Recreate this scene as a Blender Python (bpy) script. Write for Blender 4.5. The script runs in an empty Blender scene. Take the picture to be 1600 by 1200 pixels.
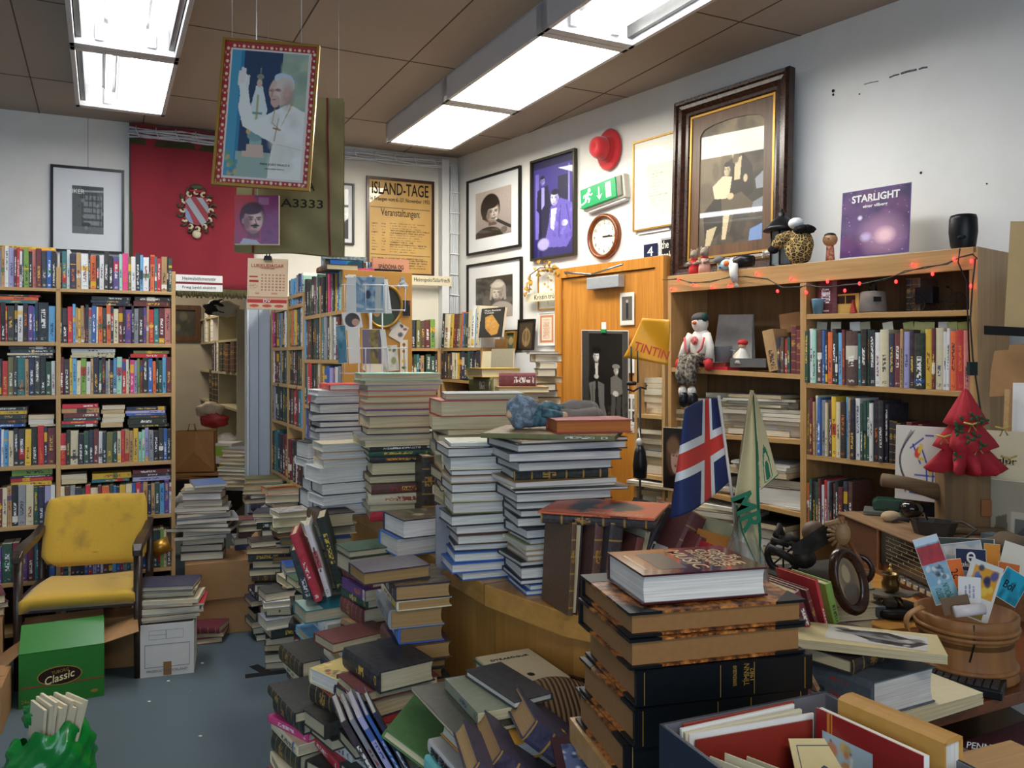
import bpy,math,random
import numpy as np
from mathutils import Vector,Matrix

# ---------------------------------------------------------------- camera, light, exposure
F,HOR,CZ = 1300.0,558.0,1.6          # focal length in pixels, horizon row, eye height
SC = bpy.context.scene
COL = SC.collection
cam_d = bpy.data.cameras.new('camera'); cam = bpy.data.objects.new('camera',cam_d); COL.objects.link(cam)
cam.location = (0,0,CZ); cam.rotation_euler = (math.pi / 2,0,0)
cam_d.sensor_width = 36; cam_d.lens = 36 * F / 1600; cam_d.shift_y = (HOR - 600) / 1600
cam_d.clip_start = .05; cam_d.clip_end = 60
SC.camera = cam
SC.view_settings.view_transform = 'Standard'; SC.view_settings.look = 'None'
SC.view_settings.exposure = 0.95; SC.view_settings.gamma = 1; SC.view_settings.use_curve_mapping = False
SC.cycles.max_bounces = 7; SC.cycles.diffuse_bounces = 3; SC.cycles.glossy_bounces = 3
SC.cycles.transmission_bounces = 5; SC.cycles.transparent_max_bounces = 8
SC.cycles.use_denoising = True; SC.cycles.sample_clamp_indirect = 4
W = bpy.data.worlds.new('world'); SC.world = W; W.use_nodes = True
W.node_tree.nodes['Background'].inputs[0].default_value = (.75,.85,1,1)
W.node_tree.nodes['Background'].inputs[1].default_value = .14
def area(name,loc,rot,sx,sy,power,col):
 d = bpy.data.lights.new(name,'AREA'); d.shape = 'RECTANGLE'; d.size = sx; d.size_y = sy
 d.energy = power; d.color = col
 o = bpy.data.objects.new(name,d); o.location = loc; o.rotation_euler = rot; COL.objects.link(o); return o
# daylight through the shop window behind the photographer, and an added fill light for the dim storeroom
area('shop_window_daylight',(-.6,-2.6,1.9),(math.radians(84),0,0),4.2,2.2,48,(.58,.77,1))
area('storeroom_fill_light',(-3.3,7.6,2.7),(0,0,0),.7,.7,11,(1,.86,.66))
area('shop_ceiling_lamp_behind',(.6,-.9,3.05),(0,0,0),1.6,.5,20,(1,.93,.8))
EMIT = 12.5                                # fluorescent tubes and their diffusers

# ---------------------------------------------------------------- helpers
R = math.radians
def P(u,v,Y): return Vector(((u - 800) * Y / F,Y,CZ - (v - HOR) * Y / F))
def PZ(u,v,z): return P(u,v,(CZ - z) * F / (v - HOR))
def Zv(v,Y): return CZ - (v - HOR) * Y / F
class Line:
 """an upright plane given by two plan points"""
 def __init__(s,a,b):
  s.a = Vector(a); s.b = Vector(b); s.d = (s.b - s.a).normalized()
  s.n = Vector((s.d.y,-s.d.x))
  if s.n.dot(s.a) > 0: s.n = -s.n        # towards the viewer
 def Y(s,u):
  r = (u - 800) / F; return s.n.dot(s.a) / (s.n.x * r + s.n.y)
 def P(s,u,v): return P(u,v,s.Y(u))
 def xy(s,u): Y = s.Y(u); return Vector(((u - 800) * Y / F,Y))
 def t(s,u): return (s.xy(u) - s.a).dot(s.d)
 def at(s,t): return s.a + s.d * t
 def off(s,k): return Line(s.a + s.n * k,s.b + s.n * k)
 def M(s,p):
  d = s.d if s.d.x > 0 else -s.d
  return Matrix(((d.x,0,s.n.x,p[0]),(d.y,0,s.n.y,p[1]),(0,1,0,p[2]),(0,0,0,1)))
 def rect(s,u0,u1,vt,vb,k=0):
  """placement matrix (x right, y up, z out), width and height of a thing seen between these columns and rows"""
  l = s.off(k); um = (u0 + u1) / 2; p = l.P(um,(vt + vb) / 2)
  w = abs(l.t(u1) - l.t(u0)); h = (vb - vt) * l.Y(um) / F
  return l.M(p),w,h
def mat4(loc,rz=0,rx=0,ry=0):
 return Matrix.Translation(loc) @ Matrix.Rotation(rz,4,'Z') @ Matrix.Rotation(ry,4,'Y') @ Matrix.Rotation(rx,4,'X')
def T(x,y,z): return Matrix.Translation((x,y,z))
def RZ(a): return Matrix.Rotation(a,4,'Z')
def RX(a): return Matrix.Rotation(a,4,'X')
def RY(a): return Matrix.Rotation(a,4,'Y')
def lin(c):
 c = c / 255.0; return c / 12.92 if c <= .04045 else ((c + .055) / 1.055) ** 2.4
def hx(h): return (lin(int(h[0:2],16)),lin(int(h[2:4],16)),lin(int(h[4:6],16)))

# palette letters used for book covers
PAL = dict(k=('black','100f12'),d=('charcoal','2c2b2e'),w=('white','e8e6e2'),c=('cream','e0d3ae'),a=('tan','b9915c'),
  u=('brown','5c3a26'),r=('red','c61f28'),m=('maroon','6b1a24'),o=('orange','e2672a'),y=('yellow','dfb52c'),
  n=('navy','18203f'),b=('blue','2761b0'),s=('sky blue','63a9d6'),t=('teal','1f7378'),g=('dark green','1f4a36'),
  l=('lime green','7ba33c'),h=('mint','9fd0ba'),e=('grey','8d9096'),v=('violet','5b3d86'),p=('pink','d9357f'),
  i=('lilac','a9a4cf'),f=('salmon','d07a6c'),j=('olive','77763a'),z=('dark brown','291a14'))

MATS = {}
def nodes(name):
 m = bpy.data.materials.new(name); m.use_nodes = True; nt = m.node_tree
 b = nt.nodes['Principled BSDF']; return m,nt,b
def nd(nt,t,**k):
 n = nt.nodes.new(t)
 for a,v in k.items():
  if a.startswith('i_'):
   key = a[2:]; n.inputs[int(key) if key.isdigit() else key].default_value = v
  else: setattr(n,a,v)
 return n
def mathn(nt,op,a,b=None,clamp=False):
 n = nt.nodes.new('ShaderNodeMath'); n.operation = op; n.use_clamp = clamp
 for i,x in enumerate((a,b)):
  if x is None: continue
  if isinstance(x,(int,float)): n.inputs[i].default_value = x
  else: nt.links.new(x,n.inputs[i])
 return n.outputs[0]
def mixc(nt,f,a,b,blend='MIX'):
 n = nt.nodes.new('ShaderNodeMix'); n.data_type = 'RGBA'; n.blend_type = blend
 for s,x in ((n.inputs[0],f),(n.inputs[6],a),(n.inputs[7],b)):
  if isinstance(x,(int,float)): s.default_value = x
  elif isinstance(x,tuple): s.default_value = (*x[:3],1)
  else: nt.links.new(x,s)
 return n.outputs[2]
def bump(nt,b,h,strength=.2,dist=.002):
 n = nd(nt,'ShaderNodeBump',i_Strength=strength,i_Distance=dist); nt.links.new(h,n.inputs['Height']); nt.links.new(n.outputs[0],b.inputs['Normal'])
def noise(nt,vec,scale,detail=3,rough=.55):
 n = nd(nt,'ShaderNodeTexNoise',i_Scale=scale,i_Detail=detail,i_Roughness=rough); nt.links.new(vec,n.inputs['Vector']); return n.outputs['Fac']
def mapped(nt,vec,sc,loc=(0,0,0)):
 n = nd(nt,'ShaderNodeMapping'); n.inputs['Scale'].default_value = sc; n.inputs['Location'].default_value = loc; nt.links.new(vec,n.inputs[0]); return n.outputs[0]
def ramp(nt,f,stops,const=False):
 n = nt.nodes.new('ShaderNodeValToRGB'); cr = n.color_ramp
 if const: cr.interpolation = 'CONSTANT'
 while len(cr.elements) < len(stops): cr.elements.new(.5)
 for e,(p,c) in zip(cr.elements,stops): e.position = p; e.color = (*c[:3],1) if not isinstance(c,(int,float)) else (c,c,c,1)
 nt.links.new(f,n.inputs[0]); return n.outputs[0]

def plain(name,h,rough=.5,metal=0,noisy=.12,ns=40,bmp=0,coat=0,trans=0,alpha=1,sheen=0,emit=0):
 """a single-coloured material with a slight procedural mottling"""
 if name in MATS: return MATS[name]
 m,nt,b = nodes(name); c = hx(h) if isinstance(h,str) else h
 if max(c) < .03: b.inputs['Specular IOR Level'].default_value = .3
 tc = nd(nt,'ShaderNodeTexCoord'); f = noise(nt,tc.outputs['Object'],ns,4)
 if noisy > .3: f = ramp(nt,f,[(.43,0.0),(.57,1.0)])
 col = mixc(nt,f,tuple(x * (1 - noisy) for x in c),tuple(min(1,x * (1 + noisy)) for x in c))
 nt.links.new(col,b.inputs['Base Color']); b.inputs['Roughness'].default_value = rough; b.inputs['Metallic'].default_value = metal
 if coat: b.inputs['Coat Weight'].default_value = coat; b.inputs['Coat Roughness'].default_value = .06
 if trans: b.inputs['Transmission Weight'].default_value = trans
 if sheen: b.inputs['Sheen Weight'].default_value = sheen
 if emit: b.inputs['Emission Color'].default_value = (*c,1); b.inputs['Emission Strength'].default_value = emit
 if bmp: bump(nt,b,f,bmp)
 MATS[name] = m; return m
def wood(name,h1,h2,axis=2,rough=.42,sc=1.0):
 if name in MATS: return MATS[name]
 m,nt,b = nodes(name); tc = nd(nt,'ShaderNodeTexCoord')
 s = [28 * sc] * 3; s[axis] = 1.3 * sc
 f = noise(nt,mapped(nt,tc.outputs['Object'],tuple(s)),1,5,.62)
 g = noise(nt,mapped(nt,tc.outputs['Object'],tuple(x * 4 for x in s)),1,3)
 f2 = mathn(nt,'ADD',mathn(nt,'MULTIPLY',f,.75),mathn(nt,'MULTIPLY',g,.25))
 col = ramp(nt,f2,[(.3,hx(h1)),(.72,hx(h2))])
 nt.links.new(col,b.inputs['Base Color']); b.inputs['Roughness'].default_value = rough
 bump(nt,b,f2,.12,.001); MATS[name] = m; return m

def cover_mat(kind,part):
 """book covers take their colour from the object; the spine carries bands and rows of small lettering"""
 key = f'book_{kind}_{part}'
 if key in MATS: return MATS[key]
 m,nt,b = nodes(key); oi = nd(nt,'ShaderNodeObjectInfo'); tc = nd(nt,'ShaderNodeTexCoord')
 base = oi.outputs['Color']; rnd = oi.outputs['Random']
 sep = nd(nt,'ShaderNodeSeparateXYZ'); nt.links.new(tc.outputs['Generated'],sep.inputs[0])
 y,z = sep.outputs['Y'],sep.outputs['Z']
 def rn(k): return mathn(nt,'FRACT',mathn(nt,'MULTIPLY',rnd,k))
 bw = nd(nt,'ShaderNodeRGBToBW'); nt.links.new(base,bw.inputs[0]); light = mathn(nt,'GREATER_THAN',bw.outputs[0],.22)
 f = noise(nt,tc.outputs['Object'],60 if kind != 'leather' else 130,4)
 col = mixc(nt,f,mixc(nt,.16,base,(0,0,0)),mixc(nt,.07,base,(1,1,1)))
 def band(v,lo,hi):
  return mathn(nt,'MULTIPLY',mathn(nt,'GREATER_THAN',v,lo),mathn(nt,'LESS_THAN',v,hi))
 if part == 'spine':
  lo = mathn(nt,'ADD',mathn(nt,'MULTIPLY',rn(7.31),.3),.12)
  hi = mathn(nt,'ADD',lo,mathn(nt,'ADD',mathn(nt,'MULTIPLY',rn(13.7),.35),.2))
  if kind == 'leather':
   gold = hx('b58a3e')
   w = mathn(nt,'FRACT',mathn(nt,'MULTIPLY',y,5.5))
   lines = band(w,.42,.52)
   col = mixc(nt,mathn(nt,'MULTIPLY',lines,.75),col,gold)
   tl = mathn(nt,'MULTIPLY',band(y,.56,.70),band(z,.2,.8)); txtc = gold; cells = 9
  else:
   bandc = ramp(nt,rn(3.77),[(0,hx('1a1a1e')),(.16,hx('efe9dc')),(.34,hx('b7222a')),(.5,hx('24579c')),(.64,hx('e5b52e')),(.8,hx('2b7a55')),(.9,hx('d8d0bb'))],True)
   blo = mathn(nt,'MULTIPLY',rn(5.13),.75); on = mathn(nt,'GREATER_THAN',rn(9.41),.55 if kind == 'paperback' else .8)
   bb = mathn(nt,'MULTIPLY',band(y,blo,mathn(nt,'ADD',blo,mathn(nt,'MULTIPLY',rn(17.3),.3))),on)
   col = mixc(nt,mathn(nt,'MULTIPLY',bb,.85),col,bandc)
   logo = mathn(nt,'MULTIPLY',band(y,.05,.1),band(z,.25,.75)); 
   tl = mathn(nt,'MULTIPLY',band(y,lo,hi),band(z,.28,.72))
   txtc = mixc(nt,light,ramp(nt,rn(21.9),[(0,(.85,.83,.78)),(.5,hx('e0b94a')),(.7,(.9,.9,.9)),(.85,hx('d8742c'))],True),ramp(nt,rn(21.9),[(0,(.03,.03,.04)),(.55,hx('7a1c20')),(.8,hx('1b3a6e'))],True)); cells = 46
   tl = mathn(nt,'MAXIMUM',tl,mathn(nt,'MULTIPLY',logo,.7))
  cv = nd(nt,'ShaderNodeCombineXYZ')
  nt.links.new(mathn(nt,'FLOOR',mathn(nt,'MULTIPLY',y,cells if kind != 'leather' else 40)),cv.inputs[0])
  nt.links.new(mathn(nt,'FLOOR',mathn(nt,'MULTIPLY',z,6 if kind != 'leather' else 9)),cv.inputs[1]); nt.links.new(rnd,cv.inputs[2])
  wn = nd(nt,'ShaderNodeTexWhiteNoise'); nt.links.new(cv.outputs[0],wn.inputs[0])
  tl = mathn(nt,'MULTIPLY',tl,mathn(nt,'GREATER_THAN',wn.outputs[0],.42))
  col = mixc(nt,mathn(nt,'MULTIPLY',tl,.85),col,txtc)
 nt.links.new(col,b.inputs['Base Color'])
 b.inputs['Specular IOR Level'].default_value = .3
 b.inputs['Roughness'].default_value = {'paperback': .4,'hardcover': .42,'leather': .45,'cloth': .75}[kind]
 if kind in ('leather','cloth'): bump(nt,b,f,.25,.001)
 MATS[key] = m; return m
def page_mat():
 if 'pages' in MATS: return MATS['pages']
 m,nt,b = nodes('pages'); oi = nd(nt,'ShaderNodeObjectInfo'); tc = nd(nt,'ShaderNodeTexCoord')
 f = noise(nt,mapped(nt,tc.outputs['Object'],(6,6,900)),1,2)
 tone = ramp(nt,oi.outputs['Random'],[(0,hx('d8c9a0')),(.4,hx('e4dcc4')),(.8,hx('c9b184')),(1,hx('e6e2d6'))])
 col = mixc(nt,ramp(nt,f,[(.35,0.0),(.65,1.0)]),mixc(nt,.3,tone,hx('6d5534')),tone)
 nt.links.new(col,b.inputs['Base Color']); b.inputs['Roughness'].default_value = .85; MATS['pages'] = m; return m
def page_obj_mat():
 """page blocks that are children: colour from the object"""
 if 'page_block' in MATS: return MATS['page_block']
 m,nt,b = nodes('page_block'); oi = nd(nt,'ShaderNodeObjectInfo'); tc = nd(nt,'ShaderNodeTexCoord')
 f = noise(nt,mapped(nt,tc.outputs['Object'],(6,6,800)),1,2); g = noise(nt,tc.outputs['Object'],14,2)
 c = mixc(nt,ramp(nt,f,[(.38,0.0),(.62,1.0)]),mixc(nt,.28,oi.outputs['Color'],hx('5a4630')),oi.outputs['Color'])
 nt.links.new(mixc(nt,mathn(nt,'MULTIPLY',g,.25),c,hx('8a7350')),b.inputs['Base Color']); b.inputs['Roughness'].default_value = .85
 MATS['page_block'] = m; return m

# ---------------------------------------------------------------- mesh builder
class MB:
 def __init__(s): s.v = []; s.f = []; s.m = []; s.mats = []; s.M = Matrix(); s.sm = []
 def mi(s,mat):
  if mat not in s.mats: s.mats.append(mat)
  return s.mats.index(mat)
 def add(s,vs,fs,mat,smooth=False):
  o = len(s.v); s.v += [tuple(s.M @ Vector(v)) for v in vs]; k = s.mi(mat)
  for f in fs: s.f.append(tuple(i + o for i in f)); s.m.append(k); s.sm.append(smooth)
  return s
 def box(s,lo,hi,mat):
  x0,y0,z0 = lo; x1,y1,z1 = hi
  return s.add([(x0,y0,z0),(x1,y0,z0),(x1,y1,z0),(x0,y1,z0),(x0,y0,z1),(x1,y0,z1),(x1,y1,z1),(x0,y1,z1)],
              [(0,3,2,1),(4,5,6,7),(0,1,5,4),(1,2,6,5),(2,3,7,6),(3,0,4,7)],mat)
 def cbox(s,c,sz,mat): return s.box([c[i] - sz[i] / 2 for i in range(3)],[c[i] + sz[i] / 2 for i in range(3)],mat)
 def hexa(s,pts,mat): return s.add(pts,[(0,3,2,1),(4,5,6,7),(0,1,5,4),(1,2,6,5),(2,3,7,6),(3,0,4,7)],mat)
 def prism(s,pts,z0,z1,mat,smooth=False):
  n = len(pts); return s.add([(*p,z0) for p in pts] + [(*p,z1) for p in pts],[tuple(range(n))[::-1],tuple(range(n,2 * n))] + [(i,(i + 1) % n,n + (i + 1) % n,n + i) for i in range(n)],mat,smooth)
 def lathe(s,prof,mat,n=20,M=None,cap=True,smooth=True):
  old = s.M; s.M = old @ M if M is not None else old
  vs = [(r * math.cos(2 * math.pi * i / n),r * math.sin(2 * math.pi * i / n),z) for r,z in prof for i in range(n)]
  fs = [(k * n + i,k * n + (i + 1) % n,(k + 1) * n + (i + 1) % n,(k + 1) * n + i) for k in range(len(prof) - 1) for i in range(n)]
  if cap: fs += [tuple(range(n))[::-1],tuple((len(prof) - 1) * n + i for i in range(n))]
  s.add(vs,fs,mat,smooth); s.M = old; return s
 def tube(s,pts,r,mat,n=8,closed=False):
  pts = [Vector(p) for p in pts]; vs = []; N = len(pts); rr = r if isinstance(r,(list,tuple)) else [r] * N
  for i,p in enumerate(pts):
   a = pts[i - 1] if (i or closed) else p; b = pts[(i + 1) % N] if (i < N - 1 or closed) else p
   t = (b - a).normalized(); up = Vector((0,0,1)) if abs(t.z) < .9 else Vector((1,0,0))
   x = t.cross(up).normalized(); y = x.cross(t)
   for k in range(n):
    an = 2 * math.pi * k / n; vs.append(p + (x * math.cos(an) + y * math.sin(an)) * rr[i])
  seg = N if closed else N - 1
  fs = [(i * n + k,i * n + (k + 1) % n,((i + 1) % N) * n + (k + 1) % n,((i + 1) % N) * n + k) for i in range(seg) for k in range(n)]
  if not closed: fs += [tuple(range(n))[::-1],tuple((N - 1) * n + k for k in range(n))]
  return s.add(vs,fs,mat,True)
 def ball(s,c,r,mat,n=14,m=9,M=None,fn=None):
  r = (r,r,r) if isinstance(r,(int,float)) else r; old = s.M
  s.M = old @ Matrix.Translation(c) @ (M if M is not None else Matrix())
  vs = [(0,0,r[2])]
  for j in range(1,m):
   th = math.pi * j / m
   for i in range(n):
    ph = 2 * math.pi * i / n; p = (math.sin(th) * math.cos(ph),math.sin(th) * math.sin(ph),math.cos(th))
    k = fn(p) if fn else 1; vs.append((r[0] * p[0] * k,r[1] * p[1] * k,r[2] * p[2] * k))
  vs.append((0,0,-r[2])); L = len(vs) - 1
  fs = [(0,1 + i,1 + (i + 1) % n) for i in range(n)] + [(1 + j * n + i,1 + (j + 1) * n + i,1 + (j + 1) * n + (i + 1) % n,1 + j * n + (i + 1) % n) for j in range(m - 2) for i in range(n)]
  fs += [(L,1 + (m - 2) * n + (i + 1) % n,1 + (m - 2) * n + i) for i in range(n)]
  s.add(vs,fs,mat,True); s.M = old; return s
 def sheet(s,nu,nv,fn,mat,th=0):
  """a curved sheet through fn(a,b), a,b in 0..1; th gives it thickness"""
  g = [Vector(fn(i / nu,j / nv)) for j in range(nv + 1) for i in range(nu + 1)]; n = nu + 1
  q = [(j * n + i,j * n + i + 1,(j + 1) * n + i + 1,(j + 1) * n + i) for j in range(nv) for i in range(nu)]
  if not th: return s.add(g,q,mat,True)
  nor = [Vector((0,0,0)) for _ in g]
  for a,b,c,d in q:
   x = (g[b] - g[a]).cross(g[d] - g[a])
   for k in (a,b,c,d): nor[k] += x
  back = [p - x.normalized() * th for p,x in zip(g,nor)]; L = len(g)
  fs = q + [tuple(k + L for k in f[::-1]) for f in q]
  rim = [j * n for j in range(nv + 1)][::-1] + [i for i in range(1,n)] + [j * n + nu for j in range(1,nv + 1)] + [nv * n + i for i in range(nu - 1,0,-1)]
  for a,b in zip(rim,rim[1:] + rim[:1]): fs.append((b,a,a + L,b + L))
  return s.add(g + back,fs,mat,True)
 def obj(s,name,parent=None,M=None,color=None,bevel=0):
  me = bpy.data.meshes.new(name); me.from_pydata(s.v,[],s.f)
  for m in s.mats: me.materials.append(m)
  me.polygons.foreach_set('material_index',s.m); me.polygons.foreach_set('use_smooth',s.sm)
  me.update(); o = bpy.data.objects.new(name,me); COL.objects.link(o)
  if parent: o.parent = parent
  if M is not None: o.matrix_local = M
  if color is not None: o.color = (*color,1)
  if bevel:
   b = o.modifiers.new('edge','BEVEL'); b.width = bevel; b.segments = 2; b.limit_method = 'ANGLE'; b.angle_limit = R(50)
  return o
def tag(o,label=None,cat=None,group=None,kind=None):
 if label: o['label'] = label
 if cat: o['category'] = cat
 if group: o['group'] = group
 if kind: o['kind'] = kind
 return o
def thing(name,label,cat,M=None,group=None):
 o = bpy.data.objects.new(name,None); COL.objects.link(o); o.empty_display_size = .05
 if M is not None: o.matrix_local = M
 return tag(o,label,cat,group)
def struct(o): o['kind'] = 'structure'; return o

def text(s,M,w=None,h=.02,mat=None,parent=None,name='lettering',depth=.0004,bold=0,align='C',shear=0):
 """raised lettering: h is the capital height, w squeezes or stretches it to a width"""
 cu = bpy.data.curves.new('lettering','FONT'); cu.body = s; cu.extrude = depth; cu.offset = bold; cu.resolution_u = 3; cu.shear = shear
 cu.space_line = .95
 t = bpy.data.objects.new('tmp',cu); me = bpy.data.meshes.new_from_object(t); bpy.data.objects.remove(t)
 if not len(me.vertices): return None
 co = np.empty(len(me.vertices) * 3); me.vertices.foreach_get('co',co); co = co.reshape(-1,3)
 lo,hi = co.min(0),co.max(0); n = s.count('\n') + 1
 k = h * n * (1 + .35 * (n - 1) / n) / (hi[1] - lo[1]) ; kx = k if w is None else w / (hi[0] - lo[0])
 cx = {'C': (lo[0] + hi[0]) / 2,'L': lo[0],'R': hi[0]}[align]
 co[:,0] = (co[:,0] - cx) * kx; co[:,1] = (co[:,1] - (lo[1] + hi[1]) / 2) * k; co[:,2] = (co[:,2] - lo[2])
 me.vertices.foreach_set('co',co.ravel()); me.update(); me.materials.clear(); me.materials.append(mat)
 o = bpy.data.objects.new(name,me); COL.objects.link(o)
 if parent: o.parent = parent
 o.matrix_local = M; return o

# ---------------------------------------------------------------- printed pictures: a fine sheet whose vertices carry the print's colours
class Art:
 def __init__(s,w,h,bg='888888'):
  s.w,s.h = w,h; s.a = np.zeros((h,w,3)) + np.array(hx(bg)); yy,xx = np.mgrid[0:h,0:w]
  s.x = (xx + .5) / w; s.y = (yy + .5) / h; s.rng = np.random.RandomState(w * 31 + h); s.asp = h / w
 def mix(s,m,c):
  c = np.array(hx(c)) if isinstance(c,str) else np.array(c); m = np.clip(m,0,1)[...,None]; s.a = s.a * (1 - m) + c * m; return s
 def ell(s,cx,cy,rx,ry,c,rot=0,soft=.06,al=1):
  a = R(rot); dx = s.x - cx; dy = (s.y - cy) * s.asp
  p = dx * math.cos(a) + dy * math.sin(a); q = -dx * math.sin(a) + dy * math.cos(a)
  d = np.sqrt((p / rx) ** 2 + (q / (ry * s.asp)) ** 2); e = max(soft,1.2 / (rx * s.w)); return s.mix((1 - d) / e + .5,c) if al == 1 else s.mix(np.clip((1 - d) / e + .5,0,1) * al,c)
 def poly(s,pts,c,al=1):
  inside = np.zeros((s.h,s.w),bool); n = len(pts)
  for i in range(n):
   x0,y0 = pts[i]; x1,y1 = pts[(i + 1) % n]
   if y0 == y1: continue
   cond = ((s.y > min(y0,y1)) & (s.y <= max(y0,y1))); xi = x0 + (s.y - y0) * (x1 - x0) / (y1 - y0)
   inside ^= cond & (s.x > xi)
  return s.mix(inside * float(al),c)
 def rect(s,x0,y0,x1,y1,c,al=1): return s.mix(((s.x >= x0) & (s.x <= x1) & (s.y >= y0) & (s.y <= y1)) * float(al),c)
 def line(s,x0,y0,x1,y1,wd,c):
  dx,dy = x1 - x0,(y1 - y0) * s.asp; L = dx * dx + dy * dy + 1e-9; px = s.x - x0; py = (s.y - y0) * s.asp
  t = np.clip((px * dx + py * dy) / L,0,1); d = np.hypot(px - t * dx,py - t * dy); return s.mix((wd / 2 - d) * s.w + .5,c)
 def vgrad(s,c0,c1):
  s.a = s.a * 0 + np.array(hx(c0)) * (1 - s.y[...,None]) + np.array(hx(c1)) * s.y[...,None]; return s
 def blot(s,n,cols,r0=.02,r1=.08,box=(0,0,1,1),al=.6):
  for _ in range(n):
   q = s.rng.rand(5); s.ell(box[0] + q[0] * (box[2] - box[0]),box[1] + q[1] * (box[3] - box[1]),r0 + q[2] * (r1 - r0),(r0 + q[3] * (r1 - r0)) / s.asp,cols[s.rng.randint(len(cols))],rot=q[4] * 180,soft=.5,al=al)
  return s
 def lines(s,x0,y0,x1,y1,n,c,fill=.5,rag=.3):
  """rows of small print"""
  dy = (y1 - y0) / n
  for i in range(n):
   e = x1 - s.rng.rand() * rag * (x1 - x0); m = (s.x >= x0) & (s.x <= e) & (s.y >= y0 + i * dy) & (s.y <= y0 + i * dy + dy * fill)
   s.mix(m * (s.rng.rand(s.h,s.w) > .3) * .8,c)
  return s
 def grain(s,k=.06): s.a = np.clip(s.a * (1 + k * s.rng.randn(s.h,s.w,1)),0,1); return s
 def tint(s,c):
  g = s.a @ np.array([.3,.59,.11]); s.a = g[...,None] * np.array(c); return s
 def build(s,name,W_,H_,M,parent=None,mat=None,fn=None):
  """W_ x H_ metres, x right, y up, facing +z; fn may bend it"""
  n,k = s.w,s.h; X = (np.arange(n) / (n - 1) - .5) * W_; Y_ = (.5 - np.arange(k) / (k - 1)) * H_
  gx,gy = np.meshgrid(X,Y_); co = np.stack([gx,gy,gx * 0],-1)
  if fn: co = fn(co,W_,H_)
  i = np.arange((n - 1) * (k - 1)); r,c = i // (n - 1),i % (n - 1); a = r * n + c
  fs = np.stack([a,a + n,a + n + 1,a + 1],-1)
  me = bpy.data.meshes.new(name); me.from_pydata(co.reshape(-1,3).tolist(),[],fs.tolist())
  at = me.color_attributes.new('print','FLOAT_COLOR','POINT'); rgba = np.ones((n * k,4)); rgba[:,:3] = s.a.reshape(-1,3)
  at.data.foreach_set('color',rgba.ravel()); me.materials.append(mat or art_mat()); me.update()
  o = bpy.data.objects.new(name,me); COL.objects.link(o)
  if parent: o.parent = parent
  o.matrix_local = M; return o
def art_mat(kind='paper'):
 key = 'print_' + kind
 if key in MATS: return MATS[key]
 m,nt,b = nodes(key); a = nd(nt,'ShaderNodeAttribute',attribute_name='print'); nt.links.new(a.outputs['Color'],b.inputs['Base Color'])
 b.inputs['Roughness'].default_value = {'paper': .7,'gloss': .3,'glazed': .5,'cloth': .9}[kind]
 if kind == 'glazed': b.inputs['Coat Weight'].default_value = .8; b.inputs['Coat Roughness'].default_value = .02
 MATS[key] = m; return m

# ---------------------------------------------------------------- words
ORD = ['top','first','second','third','fourth','fifth','sixth','seventh','eighth','ninth','tenth','eleventh','twelfth','thirteenth','fourteenth','fifteenth','sixteenth','seventeenth','eighteenth','nineteenth']
def ordw(n):
 if n < 20: return ORD[n]
 t = {2: 'twenty',3: 'thirty',4: 'forty',5: 'fifty'}[n // 10]
 return t + '-' + ORD[n % 10] if n % 10 else t[:-1] + 'ieth'
KN = dict(p=('paperback_book','paperback','paperback'),h=('hardcover_book','hardcover','hardcover'),l=('leather_bound_book','leather-bound book','leather-bound book'),
          c=('cloth_bound_book','clothbound book','clothbound book'),q=('magazine','magazine','magazine'),o=('old_book','old book','old book'))
CK = dict(p='paperback',h='hardcover',l='leather',c='cloth',q='paperback',o='cloth')

def book_mesh(w,l,t,kind,mb,covm,spm,bulge=None):
 """lying book: spine along -x, length along y, thickness z from 0; returns the page block outline"""
 hard = kind in 'hlco'; b = min(.003,t * .14) if hard else min(.0007,t * .2)
 c = (.12 if hard else .0) * t if bulge is None else bulge * t
 hw,hl = w / 2,l / 2
 sp = [(-hw,0),(-hw - c * .75,t * .18),(-hw - c,t * .5),(-hw - c * .75,t * .82),(-hw,t)] if c else [(-hw,0),(-hw,t)]
 # outer spine strip
 n = len(sp); mb.add([(x,y,z) for x,z in sp for y in (-hl,hl)],[(2 * i,2 * i + 1,2 * i + 3,2 * i + 2) for i in range(n - 1)],spm,False)
 for y,fl in ((-hl,1),(hl,0)):
  ring = [(x,y,z) for x,z in sp] + [(-hw + b,y,t),(-hw + b,y,0)]
  mb.add(ring,[tuple(range(len(ring)))[::-1] if not fl else tuple(range(len(ring)))],covm)
 mb.box((-hw,-hl,0),(hw,hl,b),covm); mb.box((-hw,-hl,t - b),(hw,hl,t),covm)
 mb.add([(-hw + b,-hl,b),(-hw + b,hl,b),(-hw + b,hl,t - b),(-hw + b,-hl,t - b)],[(0,3,2,1)],covm)
 s = .0035 if hard else .0006
 return (-hw + b,hw - s,hl - s,b,t - b,t * .1 if hard and t > .02 else 0)
def pages_into(mb,o,mat):
 x0,x1,hl,z0,z1,cc = o; h = z1 - z0
 pr = [(x0,z0),(x1,z0),(x1 - cc * .8,z0 + h * .25),(x1 - cc,z0 + h * .5),(x1 - cc * .8,z0 + h * .75),(x1,z1),(x0,z1)] if cc else [(x0,z0),(x1,z0),(x1,z1),(x0,z1)]
 n = len(pr); vs = [(x,-hl,z) for x,z in pr] + [(x,hl,z) for x,z in pr]
 mb.add(vs,[tuple(range(n)),tuple(range(n,2 * n))[::-1]] + [(i,n + i,n + (i + 1) % n,(i + 1) % n) for i in range(n)],mat)
rng = random.Random(11)
def jitter(col,k=.12):
 f = 1 + rng.uniform(-k,k); return tuple(min(1,max(0,x * f + rng.uniform(-.01,.01))) for x in col)
USED = set()
def uniq(lab):
 if lab in USED: raise ValueError('label twice: ' + lab)
 USED.add(lab); return lab
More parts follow.
